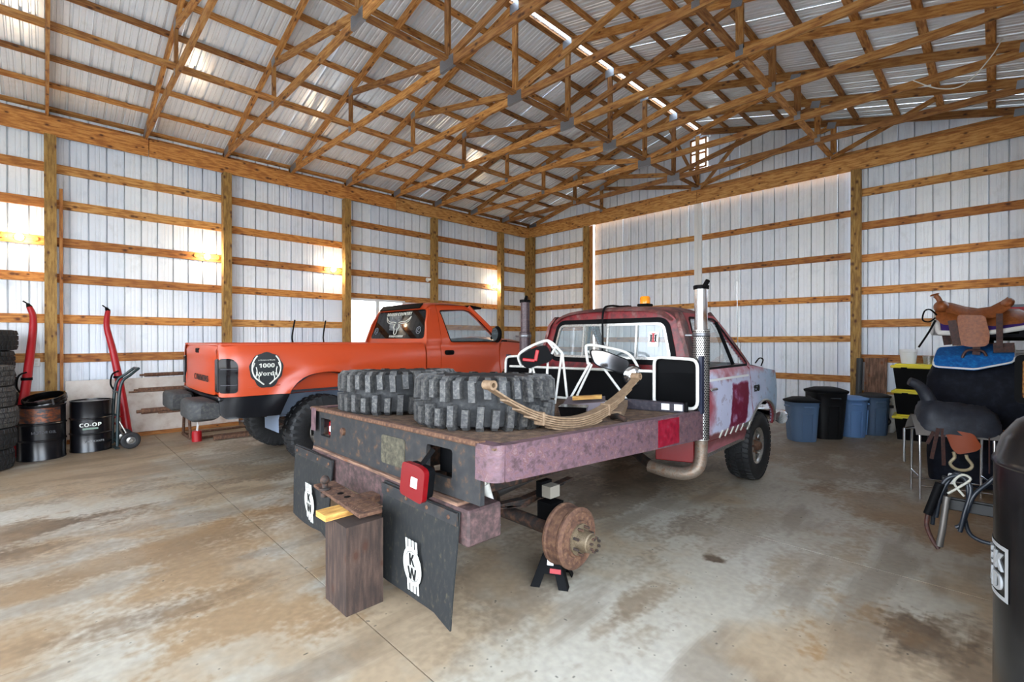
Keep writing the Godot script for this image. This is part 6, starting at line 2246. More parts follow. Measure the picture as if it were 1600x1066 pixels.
	for z in [9.30, 8.0]:
		var b := B.new()
		b.tube([Vector3(-0.30, 0.02, z), Vector3(-0.02, 1.16, z)], 0.022, 8)
		b.tube([Vector3(0.26, 0.02, z), Vector3(0.02, 1.16, z)], 0.022, 8)
		b.tube([Vector3(-0.32, 0.02, z), Vector3(0.34, 0.02, z)], 0.022, 8)
		for q in [[0.45, 0.22], [0.80, 0.18], [1.02, 0.10]]: b.tube([Vector3(-q[1] - 0.03, q[0], z), Vector3(q[1] + 0.10, q[0], z)], 0.018, 8)
		part("end_frame", b, M.rust, rk)
	var tie := B.new()
	tie.tube([Vector3(0.30, 0.02, 9.30), Vector3(0.30, 0.02, 8.0)], 0.02, 8)
	tie.tube([Vector3(-0.30, 0.02, 9.30), Vector3(-0.30, 0.02, 8.0)], 0.02, 8)
	part("tie_bar", tie, M.rust, rk)
	var pipes = [[0.83, 1.065, 9.85, 7.6, 0.03, "topmost rusty pipe on the pipe rack"], [1.08, 0.845, 9.95, 7.7, 0.035, "thick rusty pipe on the middle arm of the pipe rack"], [1.16, 0.83, 10.08, 7.9, 0.014, "thin dark rod reaching furthest from the pipe rack's middle arm"], [0.78, 0.835, 9.9, 7.6, 0.018, "slim rod on the middle arm behind the thick pipe"],
		[1.10, 0.515, 9.92, 7.7, 0.045, "thickest rusty pipe on the lowest arm of the pipe rack"], [1.2, 0.485, 9.72, 7.8, 0.015, "thin rod beside the thickest pipe on the lowest arm"], [0.80, 0.49, 9.80, 7.6, 0.022, "slim rusty pipe on the lowest arm near the wall"]]
	for p in pipes:
		var b := B.new()
		b.cyl(Vector3(0, 0, 0), Vector3(0, 0, p[3] - p[2]), p[4], -1, 12)
		if p[4] > 0.029: b.cyl(Vector3(0, 0, 0.06), Vector3(0, 0, -0.2), p[4] * 0.6, -1, 10)
		solo("pipe", b, M.rust, p[5], "pipe", "pipes on the rack", Vector3(p[0], p[1], p[2]))
	for q in [[Vector3(1.55, 0.04, 9.05), Vector3(1.75, 0.05, 7.5), 0.03, "rusty bar lying on the floor nearest the orange truck"], [Vector3(1.42, 0.035, 9.0), Vector3(1.50, 0.04, 7.4), 0.035, "rusty bar lying on the floor against the pipe rack"]]:
		var b := B.new()
		b.beam(Vector3.ZERO, q[1] - q[0], q[2] * 2, q[2] * 2)
		solo("floor_bar", b, M.rust, q[3], "steel bar", "bars on the floor", q[0])
	var can = thing("red_can", "small red can with a white paper flap behind the bumper pads", "can", Vector3(1.42, 0, 9.25))
	var cb := B.new()
	cb.lathe([Vector2(0, 0), Vector2(0.07, 0), Vector2(0.07, 0.16), Vector2(0.062, 0.17), Vector2(0, 0.17)], 20)
	part("body", cb, M.red, can)
	var fl := B.new()
	fl.box(Vector3(0.03, 0.22, 0), Vector3(0.10, 0.16, 0.004), Basis(Vector3(0, 0, 1), -0.5))
	part("paper_flap", fl, M.white, can)
	# socket and cable on the first post
	var so = thing("wall_socket", "white socket box beside the tall post behind the red pole", "socket", Vector3(0.02, 1.28, 11.08))
	var sb := B.new()
	sb.rbox(Vector3(0.03, 0, 0), Vector3(0.06, 0.12, 0.08), 0.006)
	part("box", sb, M.white, so)
	var sl := B.new()
	sl.rbox(Vector3(0.062, 0.025, 0), Vector3(0.004, 0.03, 0.03), 0.002)
	sl.rbox(Vector3(0.062, -0.025, 0), Vector3(0.004, 0.03, 0.03), 0.002)
	part("outlet", sl, M.wire_white, so)
	var pw := B.new()
	pw.rbox(Vector3(0, 0.19, 0), Vector3(0.02, 0.38, 0.62), 0.003)
	solo("plywood_offcut", pw, M.girt0, "square plywood offcut propped in the far left corner", "plywood", "", Vector3(0.30, 1.42, 0.55), Vector3(0, 28, 0))


# ---------------------------------------------------------------- back wall things
func bin(label: String, at: Vector3, turn: float, r0: float, r1: float, h: float, m: Material, lid: Material, square: float, dome: float) -> Node3D:
	var t = thing("trash_bin", label, "trash bin", at, Vector3(0, turn, 0), "trash bins by the back wall")
	var b := B.new()
	var outline = func(r: float, y: float) -> PackedVector3Array:
		var o := PackedVector3Array()
		for i in 36:
			var a = TAU * i / 36
			var c = cos(a)
			var s = sin(a)
			var k = pow(pow(absf(c), square) + pow(absf(s), square), -1.0 / square)
			o.append(Vector3(c * r * k, y, s * r * k * 0.94))
		return o
	var rr := []
	for q in [[r0 * 0.96, 0.0], [r0, 0.02], [lerpf(r0, r1, 0.45), h * 0.45], [lerpf(r0, r1, 0.82), h * 0.80], [r1 * 0.985, h * 0.82], [r1, h * 0.93], [r1 + 0.015, h * 0.94], [r1 + 0.015, h * 0.965], [r1 - 0.005, h * 0.97]]: rr.append(outline.call(q[0], q[1]))
	b.loft(rr, true)
	b.fan(rr[0])
	part("body", b, m, t)
	var l := B.new()
	var lr := []
	for q in [[r1 + 0.022, h * 0.955], [r1 + 0.024, h * 0.985], [r1 - 0.02, h * 0.99 + dome * 0.3], [r1 * 0.6, h * 0.99 + dome * 0.9], [0.03, h * 0.99 + dome]]: lr.append(outline.call(q[0], q[1]))
	l.loft(lr, true)
	l.fan(lr[4], true)
	part("lid", l, lid, t)
	for s in [0.0, PI / 2, PI, -PI / 2]:
		var hd := B.new()
		var bs = Basis(Vector3(0, 1, 0), s)
		hd.rbox(bs * Vector3(r1 * (0.99 if square < 3 else 1.0), h * 0.84, 0), Vector3(0.035, 0.03, 0.16), 0.008, bs)
		part("handle", hd, m, t)
		var rib := B.new()
		for z in [-0.075, 0.075]:
			rib.beam(bs * Vector3(r0 * 0.965, 0.04, z), bs * Vector3(lerpf(r0, r1, 0.72) * 0.97, h * 0.68, z * 1.1), 0.016, 0.012, Vector3(0, 0, 1))
		rib.beam(bs * Vector3(lerpf(r0, r1, 0.72) * 0.975, h * 0.68, -0.08), bs * Vector3(lerpf(r0, r1, 0.72) * 0.975, h * 0.68, 0.08), 0.014, 0.014)
		part("rib", rib, m, t)
	return t


func back_things():
	var blue = mat(Color(0.36, 0.46, 0.58), 0.5)
	var blue2 = mat(Color(0.38, 0.52, 0.70), 0.5)
	var slate = mat(Color(0.32, 0.40, 0.50), 0.5)
	var b1 = bin("short blue trash bin with a domed black lid and red sticker", Vector3(8.20, 0, 2.22), 40, 0.19, 0.225, 0.66, blue, M.black, 3.2, 0.05)
	var sk := B.new()
	sk.rbox(Vector3(0.236, 0.55, 0.0), Vector3(0.004, 0.09, 0.09), 0.001)
	part("sticker", sk, mat(Color(0.62, 0.18, 0.22), 0.5), b1)
	var b2 = bin("tall black trash bin behind the short blue one", Vector3(8.42, 0, 1.68), 42, 0.215, 0.27, 0.80, mat(Color(0.055, 0.06, 0.075), 0.5), M.black, 3.2, 0.05)
	var s2 := B.new()
	s2.rbox(Vector3(0.285, 0.70, 0.0), Vector3(0.004, 0.04, 0.05), 0.001)
	part("sticker", s2, M.white, b2)
	bin("round light blue trash bin with a blue lid", Vector3(8.70, 0, 1.24), 30, 0.19, 0.22, 0.66, blue2, blue2, 2.0, 0.03)
	bin("grey-blue trash bin with a flat charcoal lid beside the wall post", Vector3(8.93, 0, 0.79), 40, 0.18, 0.215, 0.68, slate, mat(Color(0.10, 0.10, 0.10), 0.6), 2.6, 0.04)
	var pk := B.new()
	pk.beam(Vector3(0, 0, 0), Vector3(0, 1.30, 0), 0.33, 0.045, Vector3.FORWARD, 2.2)
	solo("wide_plank", pk, M.grey_wood, "wide weathered grey plank leaning beside the wall post", "plank", "", Vector3(8.86, 0.0, 0.20), Vector3(-7, 0, 0))
	var pp := B.new()
	pp.cyl(Vector3.ZERO, Vector3(0, 1.28, -0.16), 0.05, -1, 16)
	solo("grey_pipe", pp, mat(Color(0.16, 0.17, 0.18), 0.5), "dark upright pipe between the post and the grey plank", "pipe", "", Vector3(8.63, 0, 0.30))
	var bag = thing("feed_bag", "white bag with black print beside the yellow-lidded totes", "bag", Vector3(9.06, 0, 0.36), Vector3(0, 10, 0))
	var bb := B.new()
	var rr := []
	for q in [[0.09, 0.10, 0.0], [0.13, 0.13, 0.05], [0.14, 0.13, 0.25], [0.13, 0.11, 0.45], [0.12, 0.05, 0.60], [0.12, 0.012, 0.66]]:
		var ring_ := PackedVector3Array()
		for p in rrect(Vector2.ZERO, Vector2(q[0] * 2, q[1] * 2), minf(q[0], q[1]) * 0.8, 4): ring_.append(Vector3(p.x, q[2], p.y))
		rr.append(ring_)
	bb.loft(rr, true, true)
	bb.fan(rr[0])
	part("sack", bb, M.white_paint, bag)
	var bp := B.new()
	bp.lathe([Vector2(0.05, 0.0), Vector2(0.075, 0.002), Vector2(0.075, -0.002)], 20, Transform3D(Basis(Vector3(1, 0, 0), PI / 2), Vector3(-0.02, 0.20, 0.134)))
	bp.rbox(Vector3(0.02, 0.46, 0.112), Vector3(0.14, 0.05, 0.004), 0.001, Basis(Vector3(1, 0, 0), -0.3))
	part("print", bp, M.decal_black, bag)
	# yellow-lidded totes
	var yel = mat(Color(0.86, 0.78, 0.10), 0.45)
	var nm = ["bottom", "middle", "top"]
	for k in 3:
		var t = thing("storage_tote", "black storage tote with yellow lid, %s of its stack" % nm[k], "storage tote", Vector3(9.60, 0.412 * k, 0.80), Vector3(0, 3 - 3 * k, 0), "yellow-lidded totes")
		var b := B.new()
		b.hexa([Vector3(-0.33, 0.0, -0.2), Vector3(0.33, 0.0, -0.2), Vector3(0.33, 0.0, 0.2), Vector3(-0.33, 0.0, 0.2), Vector3(-0.37, 0.37, -0.24), Vector3(0.37, 0.37, -0.24), Vector3(0.37, 0.37, 0.24), Vector3(-0.37, 0.37, 0.24)])
		part("body", b, M.black, t)
		var l := B.new()
		l.rbox(Vector3(0, 0.365, 0), Vector3(0.80, 0.045, 0.54), 0.012)
		l.rbox(Vector3(0, 0.395, 0), Vector3(0.70, 0.03, 0.44), 0.01)
		var ln = part("lid", l, yel, t)
		for x in [-0.22, 0.22]:
			var c := B.new()
			c.rbox(Vector3(x, 0.348, 0.272), Vector3(0.08, 0.02, 0.012), 0.004)
			part("clip", c, M.black, ln)
	var bk = thing("plastic_bucket", "white plastic bucket on top of the yellow-lidded totes", "bucket", Vector3(9.40, 1.236, 0.84))
	var b := B.new()
	b.lathe([Vector2(0, 0), Vector2(0.095, 0), Vector2(0.115, 0.19), Vector2(0.122, 0.195), Vector2(0.122, 0.23), Vector2(0.116, 0.235), Vector2(0, 0.235)], 28)
	part("pail", b, M.white, bk)
	var cu = thing("metal_cup", "small silver metal cup beside the white bucket", "cup", Vector3(9.66, 1.236, 0.84))
	var c2 := B.new()
	c2.lathe([Vector2(0, 0), Vector2(0.07, 0), Vector2(0.085, 0.13), Vector2(0.08, 0.13), Vector2(0.066, 0.01)], 24)
	part("bowl", c2, M.dull_chrome, cu)
	var c3 := B.new()
	c3.tube(curve([Vector3(0.08, 0.11, 0), Vector3(0.13, 0.10, 0), Vector3(0.12, 0.04, 0), Vector3(0.073, 0.04, 0)], 4), 0.007, 6)
	part("handle", c3, M.dull_chrome, cu)
	var cd = thing("hanging_cord", "thin white cord hanging from the right-hand truss", "cord", Vector3.ZERO)
	var cc := B.new()
	cc.tube(curve([Vector3(9.6, 5.2, 2.45), Vector3(9.85, 5.0, 2.45), Vector3(10.1, 4.95, 2.45), Vector3(10.35, 5.2, 2.45), Vector3(10.5, 5.5, 2.45)], 6), 0.008, 6)
	part("cable", cc, M.wire_white, cd)


# ---------------------------------------------------------------- saddles and the rest on the right
func saddle_parts(t: Node3D, leather: Material, dark: Material, covered: bool):
	# horn at -x, cantle at +x, near side +z; y = 0 at the saddle tree
	if not covered:
		var sk := B.new()
		var rr := []
		for q in [[-0.30, 0.12, 0.14, 0.02], [-0.24, 0.17, 0.20, 0.05], [-0.05, 0.19, 0.17, 0.01], [0.12, 0.20, 0.16, 0.0], [0.28, 0.23, 0.15, 0.03], [0.38, 0.22, 0.13, 0.03], [0.44, 0.14, 0.10, 0.0]]:
			var row := PackedVector3Array()
			for k in 13:
				var a = PI * k / 12
				row.append(Vector3(q[0], q[3] + sin(a) * 0.06 - absf(cos(a)) * q[2] * 0.8, cos(a) * q[1]))
			rr.append(row)
		sk.loft(rr, false)
		part("skirt", sk, leather, t)
	var st := B.new()
	var rows_ := []
	for q in [[-0.22, 0.11, 0.11], [-0.16, 0.13, 0.10], [-0.05, 0.14, 0.06], [0.06, 0.15, 0.04], [0.16, 0.16, 0.06], [0.24, 0.16, 0.12], [0.29, 0.15, 0.17]]:
		var row := PackedVector3Array()
		for k in 11:
			var a = PI * k / 10
			row.append(Vector3(q[0], q[2] + sin(a) * 0.03 - absf(cos(a)) * 0.10 + 0.02, cos(a) * q[1]))
		rows_.append(row)
	st.loft(rows_, false)
	part("seat", st, leather, t)
	var ca := B.new()
	ca.sph(Vector3(0.285, 0.145, 0), Vector3(0.05, 0.065, 0.17), 16, 10, Basis(Vector3(0, 0, 1), -0.6))
	part("cantle", ca, leather, t)
	var sw := B.new()
	sw.sph(Vector3(-0.25, 0.10, 0), Vector3(0.07, 0.075, 0.13), 16, 10)
	part("swell", sw, leather, t)
	var hn := B.new()
	hn.tube(curve([Vector3(-0.25, 0.13, 0), Vector3(-0.28, 0.20, 0), Vector3(-0.31, 0.235, 0)], 4), 0.026, 12)
	hn.lathe([Vector2(0, -0.008), Vector2(0.04, -0.006), Vector2(0.045, 0.004), Vector2(0.03, 0.014), Vector2(0, 0.016)], 18, Transform3D(Basis(Vector3(0, 0, 1), 0.35), Vector3(-0.315, 0.24, 0)))
	part("horn", hn, leather, t)
	for s in [1.0, -1.0]:
		var fd := B.new()
		fd.skin(soften([Vector2(-0.15, 0.0), Vector2(0.07, 0.0), Vector2(0.12, -0.22), Vector2(0.11, -0.33), Vector2(-0.02, -0.35), Vector2(-0.11, -0.33)], 0.04, 4), [], 0.06, func(p: Vector2): return Vector3(p.x, p.y, s * (0.312 + 0.015 * sin(p.x * 9))), Vector3(0, 0, -s * 0.008))
		part("fender", fd, leather, t)
		var str_ := B.new()
		str_.box(Vector3(0.03, -0.36, s * 0.27), Vector3(0.06, 0.14, 0.012))
		part("stirrup_strap", str_, dark, t)
		var sp := B.new()
		var pts := []
		for q in [[-0.045, -0.39], [-0.075, -0.46], [-0.06, -0.49], [0.0, -0.50], [0.10, -0.49], [0.115, -0.46], [0.085, -0.39], [0.02, -0.38]]: pts.append(Vector3(q[0], q[1], s * 0.275))
		sp.tube(curve(pts, 3, true), 0.014, 8, true)
		part("stirrup", sp, dark, t)
		var rg := B.new()
		rg.box(Vector3(0.19, -0.16, s * 0.312), Vector3(0.05, 0.36, 0.01), Basis(Vector3(0, 0, 1), 0.06))
		rg.box(Vector3(0.24, -0.34, s * 0.27), Vector3(0.16, 0.10, 0.01), Basis(Vector3(0, 0, 1), 0.1))
		part("rear_cinch", rg, dark, t)
		var fr := B.new()
		fr.box(Vector3(-0.16, -0.20, s * 0.30), Vector3(0.07, 0.28, 0.012), Basis(Vector3(0, 0, 1), 0.2))
		part("latigo", fr, dark, t)


func right_things():
	var leather = tex_mat(ramp_tex(111, 0.03, 4, [0.0, Color(0.42, 0.21, 0.09), 0.5, Color(0.52, 0.28, 0.125), 1.0, Color(0.62, 0.37, 0.18)]), Vector3(4, 4, 4), 0.45)
	var dark_leather = tex_mat(ramp_tex(112, 0.03, 4, [0.0, Color(0.13, 0.06, 0.05), 1.0, Color(0.32, 0.16, 0.11)]), Vector3(4, 4, 4), 0.5)
	# --- covered saddle on a chrome stand
	var base = Vector3(10.10, 0, 4.32)
	var ang := 17.0
	var stn = thing("saddle_stand", "chrome tube saddle stand carrying the covered saddle", "stand", base, Vector3(0, ang, 0))
	stn.scale = Vector3(0.88, 1, 0.92)
	for s in [-1.0, 1.0]:
		for x in [-0.34, 0.30]:
			var l := B.new()
			l.tube(curve([Vector3(x, 0.0, s * 0.19), Vector3(x, 0.62, s * 0.17), Vector3(x + 0.01, 0.70, s * 0.12), Vector3(x + 0.01, 0.71, 0.0)], 4), 0.014, 10)
			part("leg", l, M.chrome, stn)
		var r := B.new()
		r.tube([Vector3(-0.34, 0.13, s * 0.187), Vector3(0.30, 0.13, s * 0.187)], 0.010, 8)
		part("rail", r, M.chrome, stn)
	for q in [[Vector3(-0.34, 0.22, -0.187), Vector3(-0.34, 0.22, 0.187), 0.010], [Vector3(0.30, 0.22, -0.187), Vector3(0.30, 0.22, 0.187), 0.010], [Vector3(-0.34, 0.71, 0), Vector3(0.30, 0.71, 0), 0.02], [Vector3(-0.47, 0.70, 0.10), Vector3(-0.47, 0.35, 0.10), 0.014], [Vector3(-0.47, 0.70, 0.10), Vector3(-0.33, 0.71, 0.0), 0.014], [Vector3(0.30, 0.71, 0), Vector3(0.40, 0.74, 0.10), 0.014]]:
		var r2 := B.new()
		r2.tube([q[0], q[1]], q[2], 10)
		part("cross_rail", r2, M.chrome, stn)
	var cs = thing("covered_saddle", "saddle under a wrinkled black cloth cover with one tan flap showing", "saddle", base + Vector3(0, 0.80, 0), Vector3(0, ang, 0))
	cs.scale = Vector3(0.86, 0.92, 0.92)
	var cv := B.new()
	var rr := []
	var prof = [[-0.36, 0.05, -0.03, 0.06], [-0.345, 0.13, 0.08, 0.10], [-0.31, 0.20, 0.20, 0.17], [-0.23, 0.24, 0.24, 0.19], [-0.10, 0.255, 0.21, 0.18], [0.06, 0.26, 0.19, 0.18], [0.20, 0.255, 0.185, 0.18], [0.30, 0.235, 0.16, 0.19], [0.36, 0.20, 0.10, 0.17], [0.39, 0.10, 0.03, 0.09]]
	for i in prof.size():
		var q = prof[i]
		var row := PackedVector3Array()
		for k in 17:
			var a = PI * k / 16
			var wr = 0.014 * sin(k * 2.3 + i * 1.7) + 0.010 * sin(k * 1.1 - i * 2.9)
			row.append(Vector3(q[0], q[2] * pow(sin(a), 0.6) - (1 - pow(sin(a), 0.6)) * (q[3] * 0.6 + 0.02) + wr, cos(a) * (q[1] + wr)))
		rr.append(row)
	cv.loft(rr, false)
	cv.fan(rr[0]); cv.fan(rr[9])
	var grey_cloth = tex_mat(ramp_tex(115, 0.02, 4, [0.0, Color(0.07, 0.08, 0.11), 0.5, Color(0.11, 0.125, 0.16), 1.0, Color(0.20, 0.21, 0.25)]), Vector3(2, 2, 2), 0.6)
	var cover = part("cloth_cover", cv, grey_cloth, cs)
	var hc := B.new()
	hc.tube(curve([Vector3(-0.22, 0.20, 0.0), Vector3(-0.27, 0.31, 0.0), Vector3(-0.34, 0.39, 0.02), Vector3(-0.42, 0.43, 0.03)], 5), 0.075, 14, false, 0.045)
	part("horn_cover", hc, grey_cloth, cover)
	var pd := B.new()
	var pr := []
	for x in [-0.40, -0.2, 0.0, 0.2, 0.36]:
		var row := PackedVector3Array()
		for k in 13:
			var a = PI * k / 12
			row.append(Vector3(x, sin(a) * 0.06 - absf(cos(a)) * 0.14 - 0.01, cos(a) * 0.245))
		pr.append(row)
	pd.loft(pr, false)
	part("saddle_pad", pd, mat(Color(0.42, 0.40, 0.38), 0.95), cs)
	var fd := B.new()
	fd.skin(soften([Vector2(-0.15, -0.06), Vector2(0.10, -0.09), Vector2(0.17, -0.22), Vector2(0.13, -0.27), Vector2(-0.03, -0.33), Vector2(-0.08, -0.27)], 0.03, 3), [], 0.06, func(p: Vector2): return Vector3(p.x, p.y, 0.262 + 0.02 * sin(p.x * 10)), Vector3(0, 0, -0.008))
	part("flap", fd, mat(Color(0.52, 0.22, 0.07), 0.4), cs, "orange-tan leather flap")
	var sr := B.new()
	var pts := []
	for q in [[-0.07, -0.30], [-0.06, -0.36], [-0.10, -0.42], [-0.07, -0.47], [0.0, -0.49], [0.07, -0.47], [0.09, -0.42], [0.05, -0.36], [0.04, -0.32]]: pts.append(Vector3(q[0], q[1], 0.27))
	sr.tube(curve(pts, 3), 0.016, 8)
	part("stirrup", sr, mat(Color(0.62, 0.56, 0.44), 0.5), cs, "pale stirrup")
	for q in [[-0.20, -0.06, -0.26, -0.40], [-0.16, -0.06, -0.15, -0.46], [-0.24, -0.10, -0.30, -0.24], [0.24, -0.12, 0.24, -0.5], [0.33, -0.12, 0.33, -0.3]]:
		var sb := B.new()
		sb.beam(Vector3(q[0], q[1], 0.245), Vector3(q[2], q[3], 0.25), 0.035 if q[0] < 0 else 0.012, 0.006, Vector3(0, 0, 1))
		part("strap", sb, dark_leather, cs)
	var wt := B.new()
	wt.rbox(Vector3(-0.08, -0.60, 0.24), Vector3(0.06, 0.12, 0.02), 0.01)
	part("tag", wt, M.white, cs)
	# --- covered grill with the blue pad
	var gr = thing("covered_grill", "bulky black cloth-covered grill behind the covered saddle", "covered grill", Vector3(10.30, 0, 3.55), Vector3(0, 4, 0))
	var gb := B.new()
	rr = []
	for q in [[0.44, 0.24, 0.03], [0.46, 0.26, 0.35], [0.45, 0.27, 0.70], [0.47, 0.28, 1.0], [0.46, 0.27, 1.2], [0.40, 0.23, 1.36], [0.25, 0.15, 1.41], [0.02, 0.02, 1.42]]:
		var ring_ := PackedVector3Array()
		var i := 0
		for p in rrect(Vector2.ZERO, Vector2(q[0] * 2, q[1] * 2), minf(q[0], q[1]) * 0.7, 6):
			var wr = 1.0 + 0.02 * sin(i * 1.9 + q[2] * 9)
			ring_.append(Vector3(p.x * wr, q[2], p.y * wr))
			i += 1
		rr.append(ring_)
	gb.loft(rr, true, true)
	part("cover", gb, M.black_cloth, gr)
	var bp = thing("saddle_blanket", "bright blue saddle blanket with white edge on the covered grill", "blanket", Vector3(10.22, 1.42, 3.66), Vector3(0, 8, 0))
	var blue = tex_mat(ramp_tex(113, 0.03, 4, [0.0, Color(0.02, 0.27, 0.50), 0.55, Color(0.02, 0.36, 0.64), 0.7, Color(0.04, 0.46, 0.74), 1.0, Color(0.10, 0.58, 0.80)]), Vector3(3, 3, 3), 0.85)
	var bo = PackedVector2Array([Vector2(-0.34, -0.22), Vector2(0.0, -0.28), Vector2(0.30, -0.20), Vector2(0.36, 0.24), Vector2(-0.26, 0.24)])
	bo = soften(Array(bo), 0.05, 3)
	var fold = func(p: Vector2): return Vector3(p.x, 0.06 + 0.02 * sin(p.x * 5 + 1) - 0.5 * maxf(0, -0.10 - p.y) + 0.08 * maxf(0, p.x) + 0.30 * p.y, -p.y * 0.95)
	var b1 := B.new()
	b1.skin(bo, [], 0.06, fold, Vector3(0, -0.02, 0))
	part("cloth", b1, blue, bp)
	var b2 := B.new()
	var edge := []
	for p in bo: edge.append(fold.call(p) + Vector3(0, -0.006, 0))
	b2.tube(edge, 0.010, 6, true)
	part("edge_binding", b2, M.white, bp)
	# --- western saddle on a rack
	var rk = thing("saddle_rack", "black upright rack under the brown western saddle", "rack", Vector3(10.24, 0, 3.10))
	var rb := B.new()
	rb.rbox(Vector3(0, 0.03, 0), Vector3(0.6, 0.05, 0.12), 0.01)
	rb.rbox(Vector3(0, 0.03, 0), Vector3(0.12, 0.05, 0.34), 0.01)
	rb.tube([Vector3(0.0, 0.05, 0), Vector3(0, 1.70, 0)], 0.03, 12)
	rb.tube([Vector3(-0.24, 1.74, 0.40), Vector3(0.34, 1.74, 0.40)], 0.045, 12)
	rb.tube([Vector3(0, 1.70, 0), Vector3(0, 1.74, 0.40)], 0.03, 12)
	part("post", rb, M.black, rk)
	var sd = thing("western_saddle", "brown western saddle with horn and stirrups, above the blue blanket", "saddle", Vector3(10.20, 1.90, 3.50), Vector3(0, 10, -3))
	saddle_parts(sd, leather, dark_leather, false)
	var rn := B.new()
	rn.tube(curve([Vector3(-0.30, 0.0, 0.15), Vector3(-0.36, 0.06, 0.16), Vector3(-0.41, 0.04, 0.16), Vector3(-0.42, -0.06, 0.16), Vector3(-0.36, -0.08, 0.16), Vector3(-0.31, -0.03, 0.15)], 4), 0.009, 6)
	rn.tube(curve([Vector3(-0.31, -0.06, 0.16), Vector3(-0.36, -0.20, 0.17), Vector3(-0.44, -0.38, 0.17)], 4), 0.011, 6)
	part("rein", rn, M.black, sd)
	var pad = thing("purple_saddle_pad", "purple saddle pad with thick white fleece edge under the western saddle", "saddle pad", Vector3(10.24, 1.86, 3.50), Vector3(0, 10, -2))
	var fl := B.new()
	var pr2 := []
	var pr3 := []
	for x in [-0.33, -0.2, 0.0, 0.2, 0.38, 0.50]:
		var row := PackedVector3Array()
		var row3 := PackedVector3Array()
		for k in 13:
			var a = PI * k / 12
			row.append(Vector3(x, sin(a) * 0.03 - absf(cos(a)) * (0.16 - 0.10 * maxf(0, x)) + 0.16 * maxf(0, x - 0.1), cos(a) * 0.245))
			row3.append(row[k] + Vector3(0, 0.012, 0.008 * signf(cos(a))))
		pr2.append(row)
		pr3.append(row3)
	var purple = mat(Color(0.20, 0.09, 0.40), 0.9)
	var pp := B.new()
	pp.loft(pr3, false)
	part("cloth", pp, purple, pad)
	var fe := B.new()
	var loop := []
	for i in 6: loop.append(pr2[i][0] + Vector3(0, 0.0, 0.01))
	for k in range(1, 12): loop.append(pr2[5][k])
	for i in range(5, -1, -1): loop.append(pr2[i][12] + Vector3(0, 0.0, -0.01))
	for k in range(11, 0, -1): loop.append(pr2[0][k])
	fe.tube(loop, 0.027, 10, true)
	part("fleece_edge", fe, mat(Color(0.80, 0.79, 0.77), 0.95), pad)
	# --- shelf with totes behind
	var sf = thing("shelving_unit", "black plastic shelving unit against the right wall behind the saddles", "shelf", Vector3(10.62, 0, 2.25))
	for y in [0.05, 0.60, 1.12, 1.62]:
		var b := B.new()
		b.rbox(Vector3(0, y + 0.02, 0), Vector3(0.56, 0.04, 1.2), 0.008)
		part("shelf_board", b, M.black, sf)
	for s in [[-1, -1], [1, -1], [1, 1], [-1, 1]]:
		var b := B.new()
		b.rbox(Vector3(s[0] * 0.255, 0.83, s[1] * 0.57), Vector3(0.05, 1.66, 0.06), 0.01)
		part("upright", b, M.black, sf)
	var totes = [[Vector3(10.55, 1.66, 2.50), 0.46, 0.30, mat(Color(0.12, 0.15, 0.22), 0.4), M.red, "dark storage tote with a red lid on the top shelf"], [Vector3(10.66, 1.66, 1.95), 0.5, 0.36, mat(Color(0.16, 0.18, 0.20), 0.5), mat(Color(0.36, 0.38, 0.40), 0.5), "dark storage tote with a grey lid on the top shelf"], [Vector3(10.62, 1.16, 2.4), 0.46, 0.28, mat(Color(0.62, 0.70, 0.76), 0.3), M.white, "pale clear storage tote on the shelf behind the saddle"]]
	for q in totes:
		var t = thing("storage_tote", q[5], "storage tote", q[0], Vector3.ZERO, "totes on the shelving unit")
		var w = q[1] / 2
		var b := B.new()
		b.hexa([Vector3(-0.2, 0, -w + 0.04), Vector3(0.2, 0, -w + 0.04), Vector3(0.2, 0, w - 0.04), Vector3(-0.2, 0, w - 0.04), Vector3(-0.24, q[2], -w), Vector3(0.24, q[2], -w), Vector3(0.24, q[2], w), Vector3(-0.24, q[2], w)])
		part("body", b, q[3], t)
		var l := B.new()
		l.rbox(Vector3(0, q[2] + 0.01, 0), Vector3(0.52, 0.04, q[1] + 0.04), 0.01)
		l.rbox(Vector3(0, q[2] + 0.045, 0), Vector3(0.38, 0.04, q[1] - 0.1), 0.01)
		part("lid", l, q[4], t)
	var pb = thing("cardboard_box", "small open cardboard box beside the red-lidded tote", "box", Vector3(10.62, 1.66, 3.02), Vector3(0, 20, 0))
	# --- carved wooden picture leaning at the frame edge
	var fr = thing("picture_frame", "black framed carved wooden picture at the right edge", "picture", Vector3(10.73, 1.10, 4.40), Vector3(-8, -4, 0))
	var fo = rrect(Vector2(0, 0.16), Vector2(0.40, 0.46), 0.05, 4)
	var f1 := B.new()
	f1.skin(fo, [rrect(Vector2(0, 0.16), Vector2(0.30, 0.36), 0.02, 3)], 0.2, func(p: Vector2): return Vector3(p.x, p.y, 0.03), Vector3(0, 0, -0.04))
	part("frame", f1, M.black, fr)
	var f2 := B.new()
	f2.box(Vector3(0, 0.16, 0.0), Vector3(0.32, 0.38, 0.01))
	part("picture_panel", f2, M.girt1, fr)
	pb.queue_free()
	remove_child(pb)
	# --- stand that carries the picture
	var tb = thing("side_table", "small dark table under the framed picture", "table", Vector3(10.77, 0, 4.42))
	var t1 := B.new()
	t1.rbox(Vector3(0, 1.06, 0), Vector3(0.30, 0.03, 0.40), 0.008)
	part("table_top", t1, M.black, tb)
	for s in [[-1, -1], [1, -1], [1, 1], [-1, 1]]:
		var b := B.new()
		b.cyl(Vector3(s[0] * 0.12, 0, s[1] * 0.16), Vector3(s[0] * 0.12, 1.05, s[1] * 0.16), 0.012, -1, 8)
		part("leg", b, M.black, tb)
